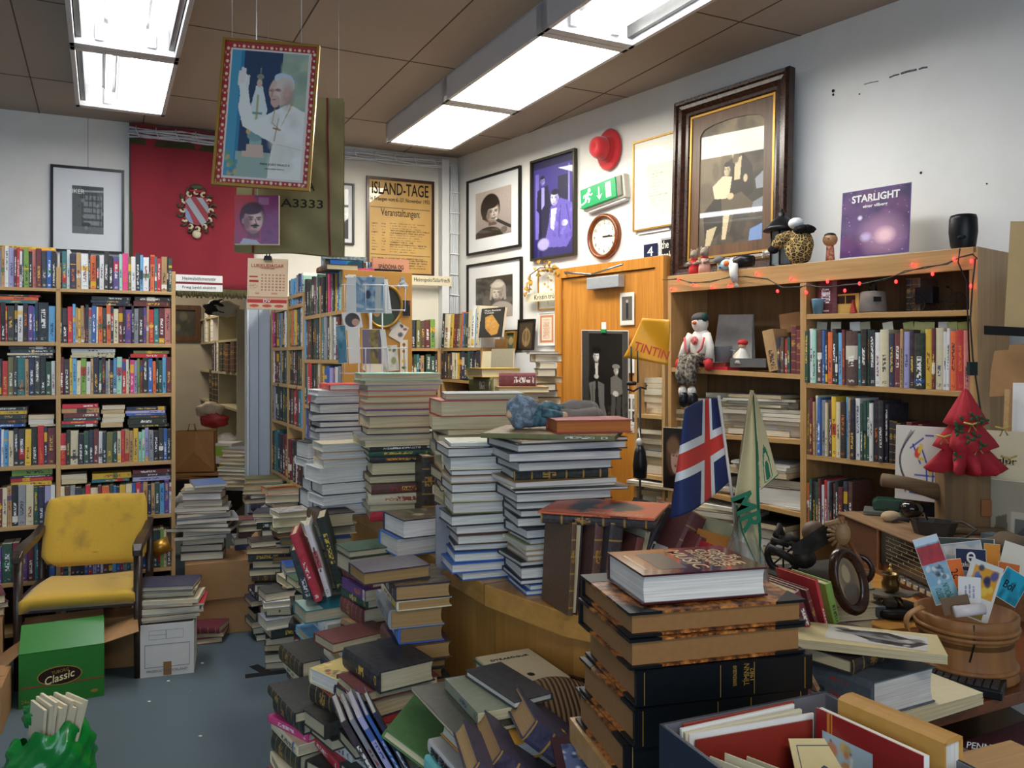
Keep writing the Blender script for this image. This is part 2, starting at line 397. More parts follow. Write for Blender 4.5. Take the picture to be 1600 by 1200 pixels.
PAGEC = dict(w='e6e3dc',c='dfd0a8',b='b08a58',g='cbbf9f',d='8f7048',x='d9cfb8')
def book(M,w,l,t,col,kind,label,group,parts=True,page='c',name=None,title=None,exact=False,cat=None):
 """one book; M places its lying frame"""
 base = hx(PAL[col][1]) if len(col) == 1 else hx(col)
 kn = KN[kind]; ck = CK[kind]; mb = MB(); c = jitter(base) if not exact else base
 o_ = book_mesh(w,l,t,kind,mb,cover_mat(ck,'board'),cover_mat(ck,'spine' if not title else 'board'))
 if not parts: pages_into(mb,o_,page_mat())
 o = mb.obj(name or kn[0],None,M,c); tag(o,uniq(label),cat or kn[2],group)
 if parts:
  pg = MB(); pages_into(pg,o_,page_obj_mat()); pc = hx(PAGEC.get(page,PAGEC['c'])); pg.obj('page_block',o,None,jitter(pc,.08))
 return o

def shelf_row(ln,u0,u1,v,vtop,spec,where,anchor,group,kind='p',depth=.135,inset=.0,from_right=False,lean=0,hvar=.07,z=None,zr=None,slope=None,minw=0):
 """upright books standing on a board: ln the shelf's front plane, u0..u1 picture columns, v the board's row, vtop the mean top row.
 spec: colour letters with optional widths, in order. where/anchor finish the labels."""
 toks = [];
 for tk in spec.split():
  k = kind
  if tk[-1] in 'PHLCQ': k = tk[-1].lower(); tk = tk[:-1]
  toks.append((tk[0],float(tk[1:] or 2),k))
 t0,t1 = ln.t(u0),ln.t(u1); sgn = 1 if t1 > t0 else -1; tot = sum(x[1] for x in toks); span = abs(t1 - t0)
 Ym = ln.Y((u0 + u1) / 2); za = Zv(v,Ym) if z is None else z; zb = za if zr is None else zr; hgt = (v - vtop) * Ym / F
 p = 0; N = len(toks)
 for i,(c,wd,k) in enumerate(toks):
  th = span * wd / tot; tc = t0 + sgn * (p + th / 2); p += th; f = p / span - th / span / 2
  zz = za + (zb - za) * f; h = hgt * (1 + rng.uniform(-hvar,hvar)); dp = depth * rng.uniform(.9,1.05)
  push = rng.uniform(0,.012) + inset
  if c == '_': continue
  xy = ln.at(tc) - ln.n * (push + dp / 2)
  # lying frame -> upright: local x (spine->fore edge) = into the shelf, local y = up, local z = along the shelf
  X = Vector((-ln.n.x,-ln.n.y,0)); Yv = Vector((0,0,1)); Zx = X.cross(Yv)
  a = R(rng.uniform(-.6,.6) + lean)
  if a: q = Matrix.Rotation(a,3,X); Yv = q @ Yv; Zx = q @ Zx
  tt = th * .96 if h < 9 else th
  org = Vector((xy.x,xy.y,zz + .001 + h / 2 + abs(math.sin(a)) * tt * .5)) - Zx * (tt / 2)
  M = Matrix.Translation(org) @ Matrix((X,Yv,Zx)).transposed().to_4x4()
  n = N - i if from_right else i + 1
  size = 'slim ' if th < .016 else ('thick ' if th > .034 else '')
  lab = f'{size}{PAL[c][0]} {KN[k][1]} standing {ordw(n)} from {anchor}, {where}'
  book(M,dp,h,tt,c,k,lab,group,parts=False)
SZ = dict(a=(.11,.18),b=(.135,.21),c=(.16,.24),e=(.185,.27),f=(.22,.30),g=(.27,.36),k=(.15,.22))
def stack(x,y,z0,yaw,spec,where,group,ztop=None,j=.012,jr=6,sc=1,kind='h',parts=True,page='c',lean=(0,0),seq='from the top of'):
 """a pile of lying books, listed from the top: colour, side facing front (F fore edge, S spine, L head with spine left, R spine right), thickness in cm, size letter, kind, page tone"""
 toks = spec.split(); it = []
 for tk in toks:
  c,side = tk[0],tk[1]; m = ''.join(ch for ch in tk[2:] if ch.isdigit() or ch == '.'); rest = tk[2 + len(m):]
  th = float(m or 2.5) / 100; size = rest[0] if rest else 'c'; k = rest[1] if len(rest) > 1 else kind; pg = rest[2] if len(rest) > 2 else page
  it.append((c,side,th,size,k,pg))
 tot = sum(i[2] for i in it); kz = (ztop - z0) / tot if ztop else 1
 z = z0; N = len(it); out = []
 for i,(c,side,th,size,k,pg) in enumerate(it[::-1]):
  th *= kz; w,l = SZ[size]; w *= sc * rng.uniform(.95,1.05); l *= sc * rng.uniform(.95,1.05)
  ang = R(yaw + rng.uniform(-jr,jr)) + {'F': -math.pi / 2,'S': math.pi / 2,'L': 0,'R': math.pi}[side]
  f = (z - z0)
  M = Matrix.Translation((x + rng.uniform(-j,j) + lean[0] * f,y + rng.uniform(-j,j) + lean[1] * f,z + .0004)) @ RZ(ang)
  n = N - i; pos = 'topmost' if n == 1 else f'{ordw(n)} {seq}'
  lab = (f'{PAL[c][0]} {KN[k][1]} lying on top of {where}' if n == 1 else f'{PAL[c][0]} {KN[k][1]} lying {ordw(n)} down in {where}')
  out.append(book(M,w,l,th - .0006,c,k,lab,group,parts=parts,page=pg)); z += th
 return out[::-1],z
# ---------------------------------------------------------------- the room
HZ = 3.2
WB = Line((-3.298,5.36),(-.437,6.69)); WR = Line((-.437,6.69),(2.04,3.32))
M_WALL = None
def wall_mat(name,h,h2,sc=1.2):
 m,nt,b = nodes(name); tc = nd(nt,'ShaderNodeTexCoord'); g = nd(nt,'ShaderNodeNewGeometry')
 f = noise(nt,g.outputs['Position'],sc,5,.6); f2 = noise(nt,g.outputs['Position'],60,3)
 col = ramp(nt,f,[(.35,hx(h2)),(.6,hx(h))])
 nt.links.new(col,b.inputs['Base Color']); b.inputs['Roughness'].default_value = .62; bump(nt,b,f2,.12,.002); MATS[name] = m; return m
m_wall = wall_mat('painted_plaster','e9e7e2','dedbd3'); m_wallb = wall_mat('painted_plaster_cream','e6e2d6','dcd6c5')
m_ceil,nt,b = nodes('ceiling_board'); g = nd(nt,'ShaderNodeNewGeometry')
f = noise(nt,g.outputs['Position'],130,3); f1 = noise(nt,g.outputs['Position'],.9,3)
nt.links.new(mixc(nt,f1,hx('a2958a'),hx('b0a396')),b.inputs['Base Color']); b.inputs['Roughness'].default_value = .9; bump(nt,b,f,.5,.003)
m_floor,nt,b = nodes('grey_blue_carpet'); g = nd(nt,'ShaderNodeNewGeometry')
f = noise(nt,g.outputs['Position'],420,2); f1 = noise(nt,g.outputs['Position'],3,4); f2 = noise(nt,g.outputs['Position'],38,2)
c1 = mixc(nt,f,hx('3e4c53'),hx('69797f')); c1 = mixc(nt,mathn(nt,'MULTIPLY',f1,.5),c1,hx('5a666d'))
c1 = mixc(nt,mathn(nt,'GREATER_THAN',f2,.76),c1,hx('a8aba6'))
nt.links.new(c1,b.inputs['Base Color']); b.inputs['Roughness'].default_value = .95; bump(nt,b,f,.6,.004)
m_white = plain('white_enamel','e9eaec',.35,noisy=.03); m_offw = plain('offwhite_paint','d9dadb',.5,noisy=.05)
m_black = plain('black_plastic','17171a',.35,noisy=.1); m_metal = plain('brushed_metal','9da0a4',.3,metal=1,noisy=.1)
m_beech = wood('beech_veneer','a87e48','c8a06c',2,.35); m_beechx = wood('beech_veneer_flat','a87e48','c8a06c',0,.35)
m_beechy = wood('beech_veneer_deep','a87e48','c8a06c',1,.35)
m_pine = wood('oak_board','a98450','cda873',2,.5); m_pinex = wood('oak_board_flat','a98450','cda873',0,.5)
m_door = wood('orange_oak_door','ad6d24','cf8f3e',1,.32)
m_dark = wood('dark_mahogany','1d0f0a','47281a',2,.25); m_darkw = wood('dark_armrest_wood','231812','46342a',1,.35)

mb = MB(); mb.box((-7,-4,-.1),(4,11,0),m_floor); struct(mb.obj('floor'))
mb = MB(); mb.box((-7,-4,HZ),(4,11,HZ + .1),m_ceil); struct(mb.obj('ceiling'))
# seams between the ceiling boards
mb = MB(); m_seam = plain('ceiling_seam','5b4c40',.9)
fd = Vector((-.4417,.897)); fp = Vector((.897,.4417))
for k in range(-6,7):
 a = Vector((-1.0,4.0)) + fp * k * .62; s_,e_ = (a - fd * 5),(a + fd * 3.4)
 q = fp * .003; mb.hexa([(s_.x - q.x,s_.y - q.y,HZ - .002),(s_.x + q.x,s_.y + q.y,HZ - .002),(e_.x + q.x,e_.y + q.y,HZ - .002),(e_.x - q.x,e_.y - q.y,HZ - .002)] + [(s_.x - q.x,s_.y - q.y,HZ),(s_.x + q.x,s_.y + q.y,HZ),(e_.x + q.x,e_.y + q.y,HZ),(e_.x - q.x,e_.y - q.y,HZ)],m_seam)
for k in range(-3,4):
 a = Vector((-1.0,4.0)) + fd * (k * 1.2 + .25); s_,e_ = (a - fp * 4),(a + fp * 4); q = fd * .003
 mb.hexa([(s_.x - q.x,s_.y - q.y,HZ - .002),(s_.x + q.x,s_.y + q.y,HZ - .002),(e_.x + q.x,e_.y + q.y,HZ - .002),(e_.x - q.x,e_.y - q.y,HZ - .002)] + [(s_.x - q.x,s_.y - q.y,HZ),(s_.x + q.x,s_.y + q.y,HZ),(e_.x + q.x,e_.y + q.y,HZ),(e_.x - q.x,e_.y - q.y,HZ)],m_seam)
o = mb.obj('trim_4'); struct(o)

def wall_piece(mb,ln,ta,tb,z0,z1,mat,th=.12):
 a,b_ = ln.at(ta),ln.at(tb); k = -ln.n * th
 mb.hexa([(*a,z0),(*b_,z0),(*(b_ + k),z0),(*(a + k),z0),(*a,z1),(*b_,z1),(*(b_ + k),z1),(*(a + k),z1)],mat)
tL,tD0,tD1,tE = -3.2,WB.t(196),WB.t(388),WB.t(715) + .1
ztop_op = Zv(462,WB.Y(330))
mb = MB(); wall_piece(mb,WB,tL,tD0,0,HZ,m_wall); wall_piece(mb,WB,tD1,tE,0,HZ,m_wallb); wall_piece(mb,WB,tD0,tD1,ztop_op,HZ,m_wall)
struct(mb.obj('wall_back'))
# the right-hand wall, a solid panel (the door stands in front of it)
mb = MB(); wall_piece(mb,WR,-.1,9.5,0,HZ,m_wall); struct(mb.obj('wall_right'))
# walls beside and behind the photographer, with the shop window left open to daylight
mb = MB(); l = Line((-5.2,4.3),(-5.0,-4)); mb.box((-6.2,-4,0),(-6.1,4.6,HZ),m_wall); struct(mb.obj('wall_left'))
mb = MB(); mb.box((-6.2,-4.0,0),(4,-3.9,.9),m_wall); mb.box((-6.2,-4.0,3.0),(4,-3.9,HZ),m_wall); struct(mb.obj('wall_front'))
# storeroom behind the opening
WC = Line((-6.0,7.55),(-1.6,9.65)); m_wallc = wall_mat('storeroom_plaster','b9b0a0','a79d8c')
mb = MB(); wall_piece(mb,WC,-.5,5.4,0,HZ,m_wallc); struct(mb.obj('wall_storeroom_back'))
mb = MB(); wall_piece(mb,Line((-1.75,6.22),(-2.6,9.6)),0,3.6,0,HZ,m_wallc); struct(mb.obj('wall_storeroom_side'))
# door jamb at the opening: a pale post with a rounded metal edge
ml = WB.off(.0)
M,w,h = WB.rect(388,421,462,1000,.03)
mb = MB(); m_jamb = plain('pale_grey_paint','a9b3bd',.4,noisy=.04)
mb.box((-w / 2,-h / 2,-.12),(w / 2,h / 2,.02),m_jamb); mb.box((-w / 2 - .012,-h / 2,-.1),(-w / 2,h / 2,.035),plain('jamb_edge','d5dbe2',.3))
mb.box((-w * .05,-h / 2,.02),(-w * .02,h / 2,.024),plain('jamb_groove','6f767e',.5)); struct(mb.obj('trim_1',None,M))
# boxed pipe casing near the corner
M,w,h = WB.rect(689,700,250,640,.06); mb = MB(); mb.box((-w / 2,-h / 2,-.06),(w / 2,h / 2,.03),m_offw); struct(mb.obj('trim_2',None,M))
# bundle of cables along the top of the back wall and down the corner
mb = MB(); m_cab = plain('white_cable','cfd2d6',.4,noisy=.04)
for k in range(5):
 pts = []
 for i in range(13):
  u = 200 + i * 41.5; vv = 196 + (u - 200) * .1035 + k * 3.2 + 1.5 * math.sin(u * .06 + k * 2); p = WB.off(.05 + .012 * (k % 2)).P(u,vv + 3,); pts.append(p)
 q = WB.off(.06).P(704 + k * 2.4,256 + k); pts.append(q)
 for vv in (275,330,400,470,560): pts.append(WB.off(.06).P(704.5 + k * 2.6 + .5 * math.sin(vv * .05 + k),vv))
 mb.tube(pts,.0075,m_cab,6)
cab = mb.obj('cable_bundle'); tag(cab,'bundle of white cables tied along the top of the back wall and down the corner','cable')
mb = MB()
for u in range(215,700,31):
 p = WB.off(.06).P(u,203 + (u - 200) * .1035); mb.tube([p + Vector((-.01,0,.035)),p + Vector((.0,-.02,0)),p + Vector((.012,0,-.04))],.004,m_white,5)
for v in range(300,560,32):
 a = WB.off(.075).P(703,v); b_ = WB.off(.075).P(718,v + 2); mb.tube([a,b_],.005,m_white,5)
mb.obj('cable_tie',cab)
# marks on the plaster where something once hung
mb = MB(); m_smudge = plain('dark_scuff','6d6a68',.8,noisy=.4,ns=90); m_hole = plain('drill_hole','2a2725',.9)
for (u0,v0,u1,v1,r) in ((1390,121,1405,116,.0035),(1408,115,1432,109,.005),(1436,108,1449,105,.004),(1350,132,1372,127,.002)):
 p0,p1 = WR.off(.001).P(u0,v0),WR.off(.001).P(u1,v1); mb.tube([p0,(p0 + p1) / 2 + Vector((0,0,.002)),p1],r,m_smudge,6)
for u,v,r in ((1302,142,.008),(1302,148,.006),(1343,147,.004),(1439,270,.006),(1542,287,.004)):
 mb.ball(WR.off(0).P(u,v),(r,r,r),m_hole,8,5)
struct(mb.obj('trim_3'))

# ---------------------------------------------------------------- fluorescent ceiling fixtures
def emis(name,col,k):
 m = bpy.data.materials.new(name); m.use_nodes = True; nt = m.node_tree; nt.nodes.clear()
 e = nd(nt,'ShaderNodeEmission',i_Strength=k); e.inputs[0].default_value = (*col,1); o = nd(nt,'ShaderNodeOutputMaterial'); nt.links.new(e.outputs[0],o.inputs[0]); MATS[name] = m; return m
m_diff = emis('lit_diffuser',(1,.95,.83),EMIT); m_tube = emis('lit_tube',(.95,.97,1),EMIT * 1.2); m_diffc = emis('lit_diffuser_cool',(.93,.96,1),EMIT)
m_refl = plain('reflector_metal','5d5c58',.35,metal=.7,noisy=.25,ns=9)
m_housing = plain('lamp_housing','c4c2c2',.45,noisy=.03)
def fixture(p,dr,length,wid,kind,label,zb=3.06):
 """p: plan point of the far end's centre; dr points away from the viewer; kind: closed, tubes, half"""
 d = Vector(dr).normalized(); r = Vector((d.y,-d.x)); c = Vector(p) - d * length / 2
 M = Matrix(((r.x,d.x,0,c.x),(r.y,d.y,0,c.y),(0,0,1,zb),(0,0,0,1)))
 t = thing('fluorescent_ceiling_light',uniq(label),'ceiling light',M,'fluorescent ceiling lights'); H = HZ - zb; hw,hl = wid / 2,length / 2
 mb = MB(); e = .022
 mb.box((-hw,-hl,0),(-hw + e,hl,H),m_housing); mb.box((hw - e,-hl,0),(hw,hl,H),m_housing)
 mb.box((-hw,-hl,0),(hw,-hl + .05,H),m_housing); mb.box((-hw,hl - .05,0),(hw,hl,H),m_housing)
 mb.box((-hw,-hl,H - .015),(hw,hl,H),m_white); mb.obj('housing',t,None,bevel=.002)
 if kind == 'closed':
  mb = MB(); mb.box((-hw + e,-hl + .012,.004),(hw - e,hl - .012,.012),m_diff); mb.obj('diffuser',t)
  return t
 mb = MB()
 for s in (-1,1):
  mb.hexa([(s * .035,-hl + .05,.10),(s * .05,-hl + .05,.10),(s * .05,hl - .05,.10),(s * .035,hl - .05,.10),(s * .035,-hl + .05,.12),(s * .1,-hl + .05,.12),(s * .1,hl - .05,.12),(s * .035,hl - .05,.12)],m_refl)
  mb.box((s * .2 - .012,-hl + .05,.03),(s * .2 + .012,hl - .05,.12),m_refl)
 mb.box((-.03,-hl + .05,.03),(.03,hl - .05,.12),m_white)
 mb.obj('reflector',t)
 xs = {'tubes': (-.11,.11),'half': (-.07,)}[kind]
 for x in xs:
  mb = MB(); mb.tube([(x,-hl + .07,.05),(x,hl - .07,.05)],.014,m_tube,10); tb = mb.obj('tube',t)
  for y in (-hl + .06,hl - .06): mb = MB(); mb.box((x - .02,y - .012,.025),(x + .02,y + .012,.1),m_white); mb.obj('lamp_holder',tb)
 if kind == 'half':
  mb = MB(); mb.box((.03,-hl + .04,.004),(hw - e,hl - .04,.012),m_diffc); mb.obj('diffuser',t)
 else:
  mb = MB(); mb.box((-.075,-hl + .05,.02),(.075,hl - .05,.028),m_diffc); mb.obj('diffuser',t)
dl = (-.4417,.897)
endL = Vector((-2.33,4.96)); endR = Vector((-.649,5.79)); dR = (-.455,.890)
fixture(endL,dl,1.06,.478,'half','half open fluorescent light with one bare tube, at the window wall end of the row')
fixture(endL - Vector(dl) * 1.065,dl,1.2,.478,'tubes','open fluorescent light with dusty reflectors, over the yellow chair')
fixture(endR,dR,1.03,.478,'closed','short glowing fluorescent light with cream diffuser, ending by the corner cables')
fixture(endR - Vector(dR) * 1.035,dR,1.15,.478,'closed','long glowing fluorescent light with cream diffuser, middle of its row')
fixture(endR - Vector(dR) * 2.19,dR,1.15,.478,'tubes','open fluorescent light with bare tubes, beside the great gilt picture')
# ---------------------------------------------------------------- shelving
def lm(ln,t,z=0,k=0):
 """frame on a plane: x to the viewer's right, y away into the shelf, z up"""
 a = ln.at(t) + ln.n * k; d = ln.d if ln.d.x > 0 else -ln.d
 return Matrix(((d.x,-ln.n.x,0,a.x),(d.y,-ln.n.y,0,a.y),(0,0,1,z),(0,0,0,1)))
def bookcase(label,ln,ts,bays,ztop,depth,mv,mx,pw=.022,bt=.022,group=None,back=True,topboard=True,fascia=0,m_back=None,name='bookcase'):
 """ts: plan positions of the uprights; bays: per bay a list of (zL, zR) board tops"""
 t = thing(name,uniq(label),'bookcase',lm(ln,ts[0]),group); x0 = ts[0]
 for i,tt in enumerate(ts):
  mb = MB(); w = pw[i] if isinstance(pw,list) else pw; mb.box((tt - x0 - w / 2,0,0),(tt - x0 + w / 2,depth,ztop),mv); mb.obj('upright',t,bevel=.0015)
 for (a,b),zs in zip(zip(ts,ts[1:]),bays):
  for zl,zr in zs:
   mb = MB(); xa,xb = a - x0 + .011,b - x0 - .011
   mb.hexa([(xa,.002,zl - bt),(xb,.002,zr - bt),(xb,depth,zr - bt),(xa,depth,zl - bt),(xa,.002,zl),(xb,.002,zr),(xb,depth,zr),(xa,depth,zl)],mx); mb.obj('shelf',t,bevel=.0015)
 if topboard: mb = MB(); mb.box((-.012,0,ztop - bt),(ts[-1] - x0 + .012,depth,ztop),mx); mb.obj('top_board',t,bevel=.0015)
 if fascia: mb = MB(); mb.box((.0,-.002,ztop - fascia),(ts[-1] - x0,.016,ztop - .001),mx); mb.obj('fascia',t,bevel=.0015)
 if back: mb = MB(); mb.box((0,depth - .006,0),(ts[-1] - x0,depth,ztop),m_back or mx); mb.obj('back_panel',t)
 return t
def hpile(ln,u0,u1,v,spec,where,group,anchor_v=None,w=.12,kind='p',z=None,inset=.02,th=.022,jr=2.5):
 """books lying flat on a shelf or on the tops of the row below; spec from the top: colour + S (spine out) or F (fore edge out) + thickness cm"""
 Y = ln.Y((u0 + u1) / 2); z = Zv(v,Y) if z is None else z; L = abs(ln.t(u1) - ln.t(u0)); toks = spec.split(); N = len(toks)
 for i,tk in enumerate(toks[::-1]):
  k = kind
  if tk[-1] in 'PHLCQ': k = tk[-1].lower(); tk = tk[:-1]
  c,s = tk[0],tk[1]; t_ = float(tk[2:] or 2.2) / 100; n = N - i
  xy = ln.xy((u0 + u1) / 2) - ln.n * (w / 2 + inset) + ln.d * rng.uniform(-.008,.008)
  b = math.atan2(-ln.n.y,-ln.n.x) + (0 if s == 'S' else math.pi) + R(rng.uniform(-jr,jr))
  pos = 'topmost on' if n == 1 else ordw(n) + ' down in'
  book(Matrix.Translation((xy.x,xy.y,z + .001)) @ RZ(b),w,L * rng.uniform(.93,1.0),t_ - .0006,c,k,f'flat {PAL[c][0]} {KN[k][1]} {pos} the pile {where}',group,parts=False); z += t_

LB = Line((-1.956 - .907,4.75 - .421),(-1.956,4.75)); LB = Line(LB.at(0),LB.at(1))   # u=272 -> Y 4.75
assert abs(LB.Y(274) - 4.75) < .05
tR,tM,tLf = LB.t(271),LB.t(91),LB.t(-95)
zr = [Zv(v,LB.Y(270)) for v in (456,537,614,719,802,885,966)]
zl = [Zv(v,LB.Y(60)) for v in (451,534,618,727,820,907,985)]
bookcase('tall oak bookcase of paperbacks against the wall behind the yellow chair',LB,[tLf,tM,tR],[[(z,z) for z in zl[1:]],[(z,z) for z in zr[1:]]],2.09,.2,m_pine,m_pinex,back=True,topboard=False,m_back=plain('bookcase_back','2c211a',.9))
mb = MB(); mb.box((0,.0,-.018),(tR - tLf,.2,.0),m_pinex); root = bpy.data.objects['bookcase']
o = mb.obj('top_board',root,T(0,0,zr[0]),bevel=.0015)
GR = 'paperbacks standing in the oak bookcase'; GF = 'paperbacks lying flat in the oak bookcase'
def LR(u0,u1,v,vt,spec,where,anchor='the end panel',fr=True,z=None): shelf_row(LB,u0,u1,v,vt,spec,where,anchor,GR,from_right=fr,z=z,inset=.004)
LR(93,269,455,399,'k1.5 t3 w2 n4 a3 w5 k1 o4 d2 w3 z3 k3 v4 h2 p4 j2 w3 d3 s2 w4 k1 o3 t1.5 r3 a4 k1 g2.5','top row by the doorway',z=zr[0])
LR(93,267,536,480,'k2 d4 r4 s2 a2 y2 a2.5 m1 k2.5 e2.5 b3.5 c1.5 o3.5 d3 o3.5 n2 c4 m3.5 k2 v5 d2 e3.5 z4 v2.5 a2 r4 t4 m5 f5','second row by the doorway',z=zr[1])
LR(93,268,614,560,'m3 d4 y2 s3 c3 l4 w3 a2 n4 g2 z3 e2 c1 n2.5 s2.5 h4 r3 c2 d1 p3 i2.5 l2 m2 z4 b3.5 o2.5 k2 g3 s3 m4','third row by the doorway',z=zr[2])
LR(93,267,719,669,'r5 k3 c6 k4 g4 n3.5 m4 w3 n3 j5 g3.5 c3 r3 a3.5 a3 y4 h3 h2.5 i3 e4 k4 d4 b3 k3','fourth row by the doorway',z=zr[3])
LR(93,268,802,752,'c4 u4 e4 n5 g3 r4 c6 m3 o6 g3.5 b2 n3 y5 c5 b3 r4 v2 a4 n3 a3 g4 s4 v4 w2','fifth row by the doorway',z=zr[4])
LR(93,268,885,827,'r3 t3 c2 m3 n4 k3 b3 r3 i3 v3 w2 m4 n3 s3 b3 r2 e3 t3 c2 n4 b3 n3 r3 o2 g4 n2 l3 c2 u4','sixth row behind the chair',z=zr[5])
LR(93,268,966,905,'k3 d4 n3 m5 k4 _20 d4 k3 z5 k3','lowest row behind the chair',z=zr[6])
AP = 'the middle post'
LR(-22,87,452,392,'w3 t3 e5 a2.5 w3 i4 m2 r2 w2 n1 l4 k2.5 f3 m4 d4 b4 k3','top row beyond the post',AP,z=zr[0])
LR(-22,86,534,476,'n4 e3 r1 k3 r1 d4 k2 w3 k3 v3 b1 n2 k6 s4','second row beyond the post',AP,z=zl[1])
LR(-22,86,618,561,'k3 m2 d3 r3 j3 d2 t4 a2 n3 d3 k3 g3 w2','third row beyond the post',AP,z=zl[2])
LR(-22,86,727,669,'s3 b3 b3 w1.5 s3 c3 k3 d4 y4 k4 r4 n2 m5','fourth row beyond the post',AP,z=zl[3])
LR(-22,86,820,760,'w5 w3 m2 c3 a3 k4 e5 c5 g3 n4 i4 w3','fifth row beyond the post',AP,z=zl[4])
LR(-22,86,907,849,'n5 v2 g5 m3 v4 m3 t4 k3 b3','sixth row beyond the post',AP,z=zl[5])
def HP(u0,u1,v,spec,where,**k): hpile(LB,u0,u1,v,spec,where,GF,**k)
HP(143,206,478,'kS2 nS1.6 kS1.6','on the second row')
HP(209,268,479,'kS2.4 mS3','by the doorway on the second row')
HP(110,180,559,'wS2 cS1.6 cS1.3','on the third row')
HP(205,264,559,'jS1.8 rS2.2','by the doorway on the third row')
HP(96,156,668,'rS2.4 aS2.6 mS2.6 gS1.6 rS1.8 gS1.8','with red and green spines')
HP(158,195,668,'aF2.4 aF2.3 cF2.2 cF2.6 wF2.8','of cream fore edges on the fourth row',w=.13)
HP(199,262,668,'nS2.2 iS1.6 bS1.3 dS1.6 kS3.4 kS1.6','of dark spines on the fourth row')
HP(94,136,757,'cF2.6 cF2.6','of cream fore edges on the fifth row',w=.13)
HP(142,205,754,'yS3.2 tS1.8','led by a yellow spine, fifth row')
HP(206,268,752,'mS2.2 dS1.8 iS2.4','at the end of the fifth row')
HP(-10,62,474,'kS1.2 oS1.8 tS1.8','over the post side of row two')
HP(12,86,560,'kS2 zS1.6 dS2 cS1.2 kS1.6','over the post side of row three')
HP(-10,42,668,'dS2 yS2 dS2.6 kS2.4 bS1.8','with a yellow spine over row four')
HP(44,86,667,'aF2.6 cF2.6 aF1.2','of loose cream paperbacks over row four',w=.13)
HP(16,82,760,'lS3.4 nS1.2 rS2 yS2.4','with lime and yellow spines over row five')
HP(-20,86,450 - 58,'yS1.6 oS1.2','on top of the topmost row')
# hand-lettered spines that can be read
m_ink = plain('black_ink','141317',.6,noisy=.02); m_inkw = plain('white_ink','eceae4',.6,noisy=.02); m_inkr = plain('red_ink','b7322b',.6,noisy=.02); m_gold = plain('gold_foil','c9a04e',.35,metal=.6,noisy=.1); m_inky = plain('yellow_ink','e6c33a',.6,noisy=.02)
# ---------------------------------------------------------------- the yellow armchair
cM = mat4((-2.19,4.30,0),R(17))
ch = thing('armchair','worn yellow upholstered armchair with dark wooden arms before the oak bookcase','chair',cM)
m_yel,nt,b = nodes('yellow_upholstery'); tc = nd(nt,'ShaderNodeTexCoord'); f = noise(nt,tc.outputs['Object'],260,2); g = noise(nt,tc.outputs['Object'],5.5,4)
c = mixc(nt,f,hx('b98f26'),hx('d4ac3a')); c = mixc(nt,ramp(nt,g,[(.58,0.0),(.74,.55)]),c,hx('6e5a2c')); nt.links.new(c,b.inputs['Base Color']); b.inputs['Roughness'].default_value = .9; b.inputs['Sheen Weight'].default_value = .3; bump(nt,b,f,.4,.002); MATS['yellow_upholstery'] = m_yel
def seat_fn(a,b_):
 x = (a - .5) * .50 * (1.02 - .12 * b_); y = -.27 + b_ * .47; e = min(a,1 - a,b_,1 - b_) * 9
 return (x,y,.455 + .012 * math.sin(b_ * 3.1) - .018 * (1 - min(1,e)) ** 2 - .02 * (2 * a - 1) ** 2 * 0 - .012 * math.sin(a * 3.14) * b_)
mb = MB(); mb.sheet(22,18,seat_fn,m_yel,.06); mb.obj('seat',ch,T(0,0,-.01))
def back_fn(a,b_):
 wq = .27 - .028 * b_ - .02 * (1 - b_) ** 2; x = (2 * a - 1) * wq; z = .49 + .325 * b_; e = min(a,1 - a,b_,1 - b_) * 10; rr = (1 - min(1,e)) ** 2
 if b_ > .9: x *= 1 - (b_ - .9) * .5
 if b_ < .1: x *= 1 - (.1 - b_) * .6
 return (x,.20 + .10 * b_ + .035 * (1 - (2 * a - 1) ** 2) + .012 * rr,z)
mb = MB(); mb.sheet(22,16,back_fn,m_yel,-.05); mb.obj('backrest',ch)
for s in (-1,1):
 x = s * .265
 mb = MB(); mb.tube([(x,-.235,0),(x,-.235,.3),(x,-.225,.645)],[.016,.02,.022],m_darkw,8); mb.obj('leg',ch)
 mb = MB(); mb.tube([(x,.26,0),(x,.235,.35),(x,.24,.66)],[.016,.02,.02],m_darkw,8); mb.obj('leg',ch)
 mb = MB(); pr = [(-.27,.628,.020),(-.24,.655,.026),(-.1,.665,.028),(.08,.668,.024),(.24,.69,.02),(.28,.695,.018)]
 vs = []
 for y,z,hw in pr: vs += [(x - hw,y,z - .016),(x + hw,y,z - .016),(x + hw * .9,y,z + .014),(x - hw * .9,y,z + .014)]
 fs = [(0,1,2,3),tuple(4 * 5 + i for i in (3,2,1,0))] + [(4 * i + j,4 * i + 4 + j,4 * i + 4 + (j + 1) % 4,4 * i + (j + 1) % 4) for i in range(5) for j in range(4)]
 mb.add(vs,fs,m_darkw); mb.obj('armrest',ch,bevel=.004)
 mb = MB(); mb.box((x - .014,-.22,.37),(x + .014,.23,.42),m_darkw); mb.obj('rail',ch,bevel=.003)
mb = MB(); mb.box((-.26,-.235,.36),(.26,-.205,.405),m_darkw); mb.obj('rail',ch,bevel=.003)
mb = MB(); mb.box((-.25,.20,.50),(.25,.225,.55),m_darkw); mb.obj('rail',ch,bevel=.003)

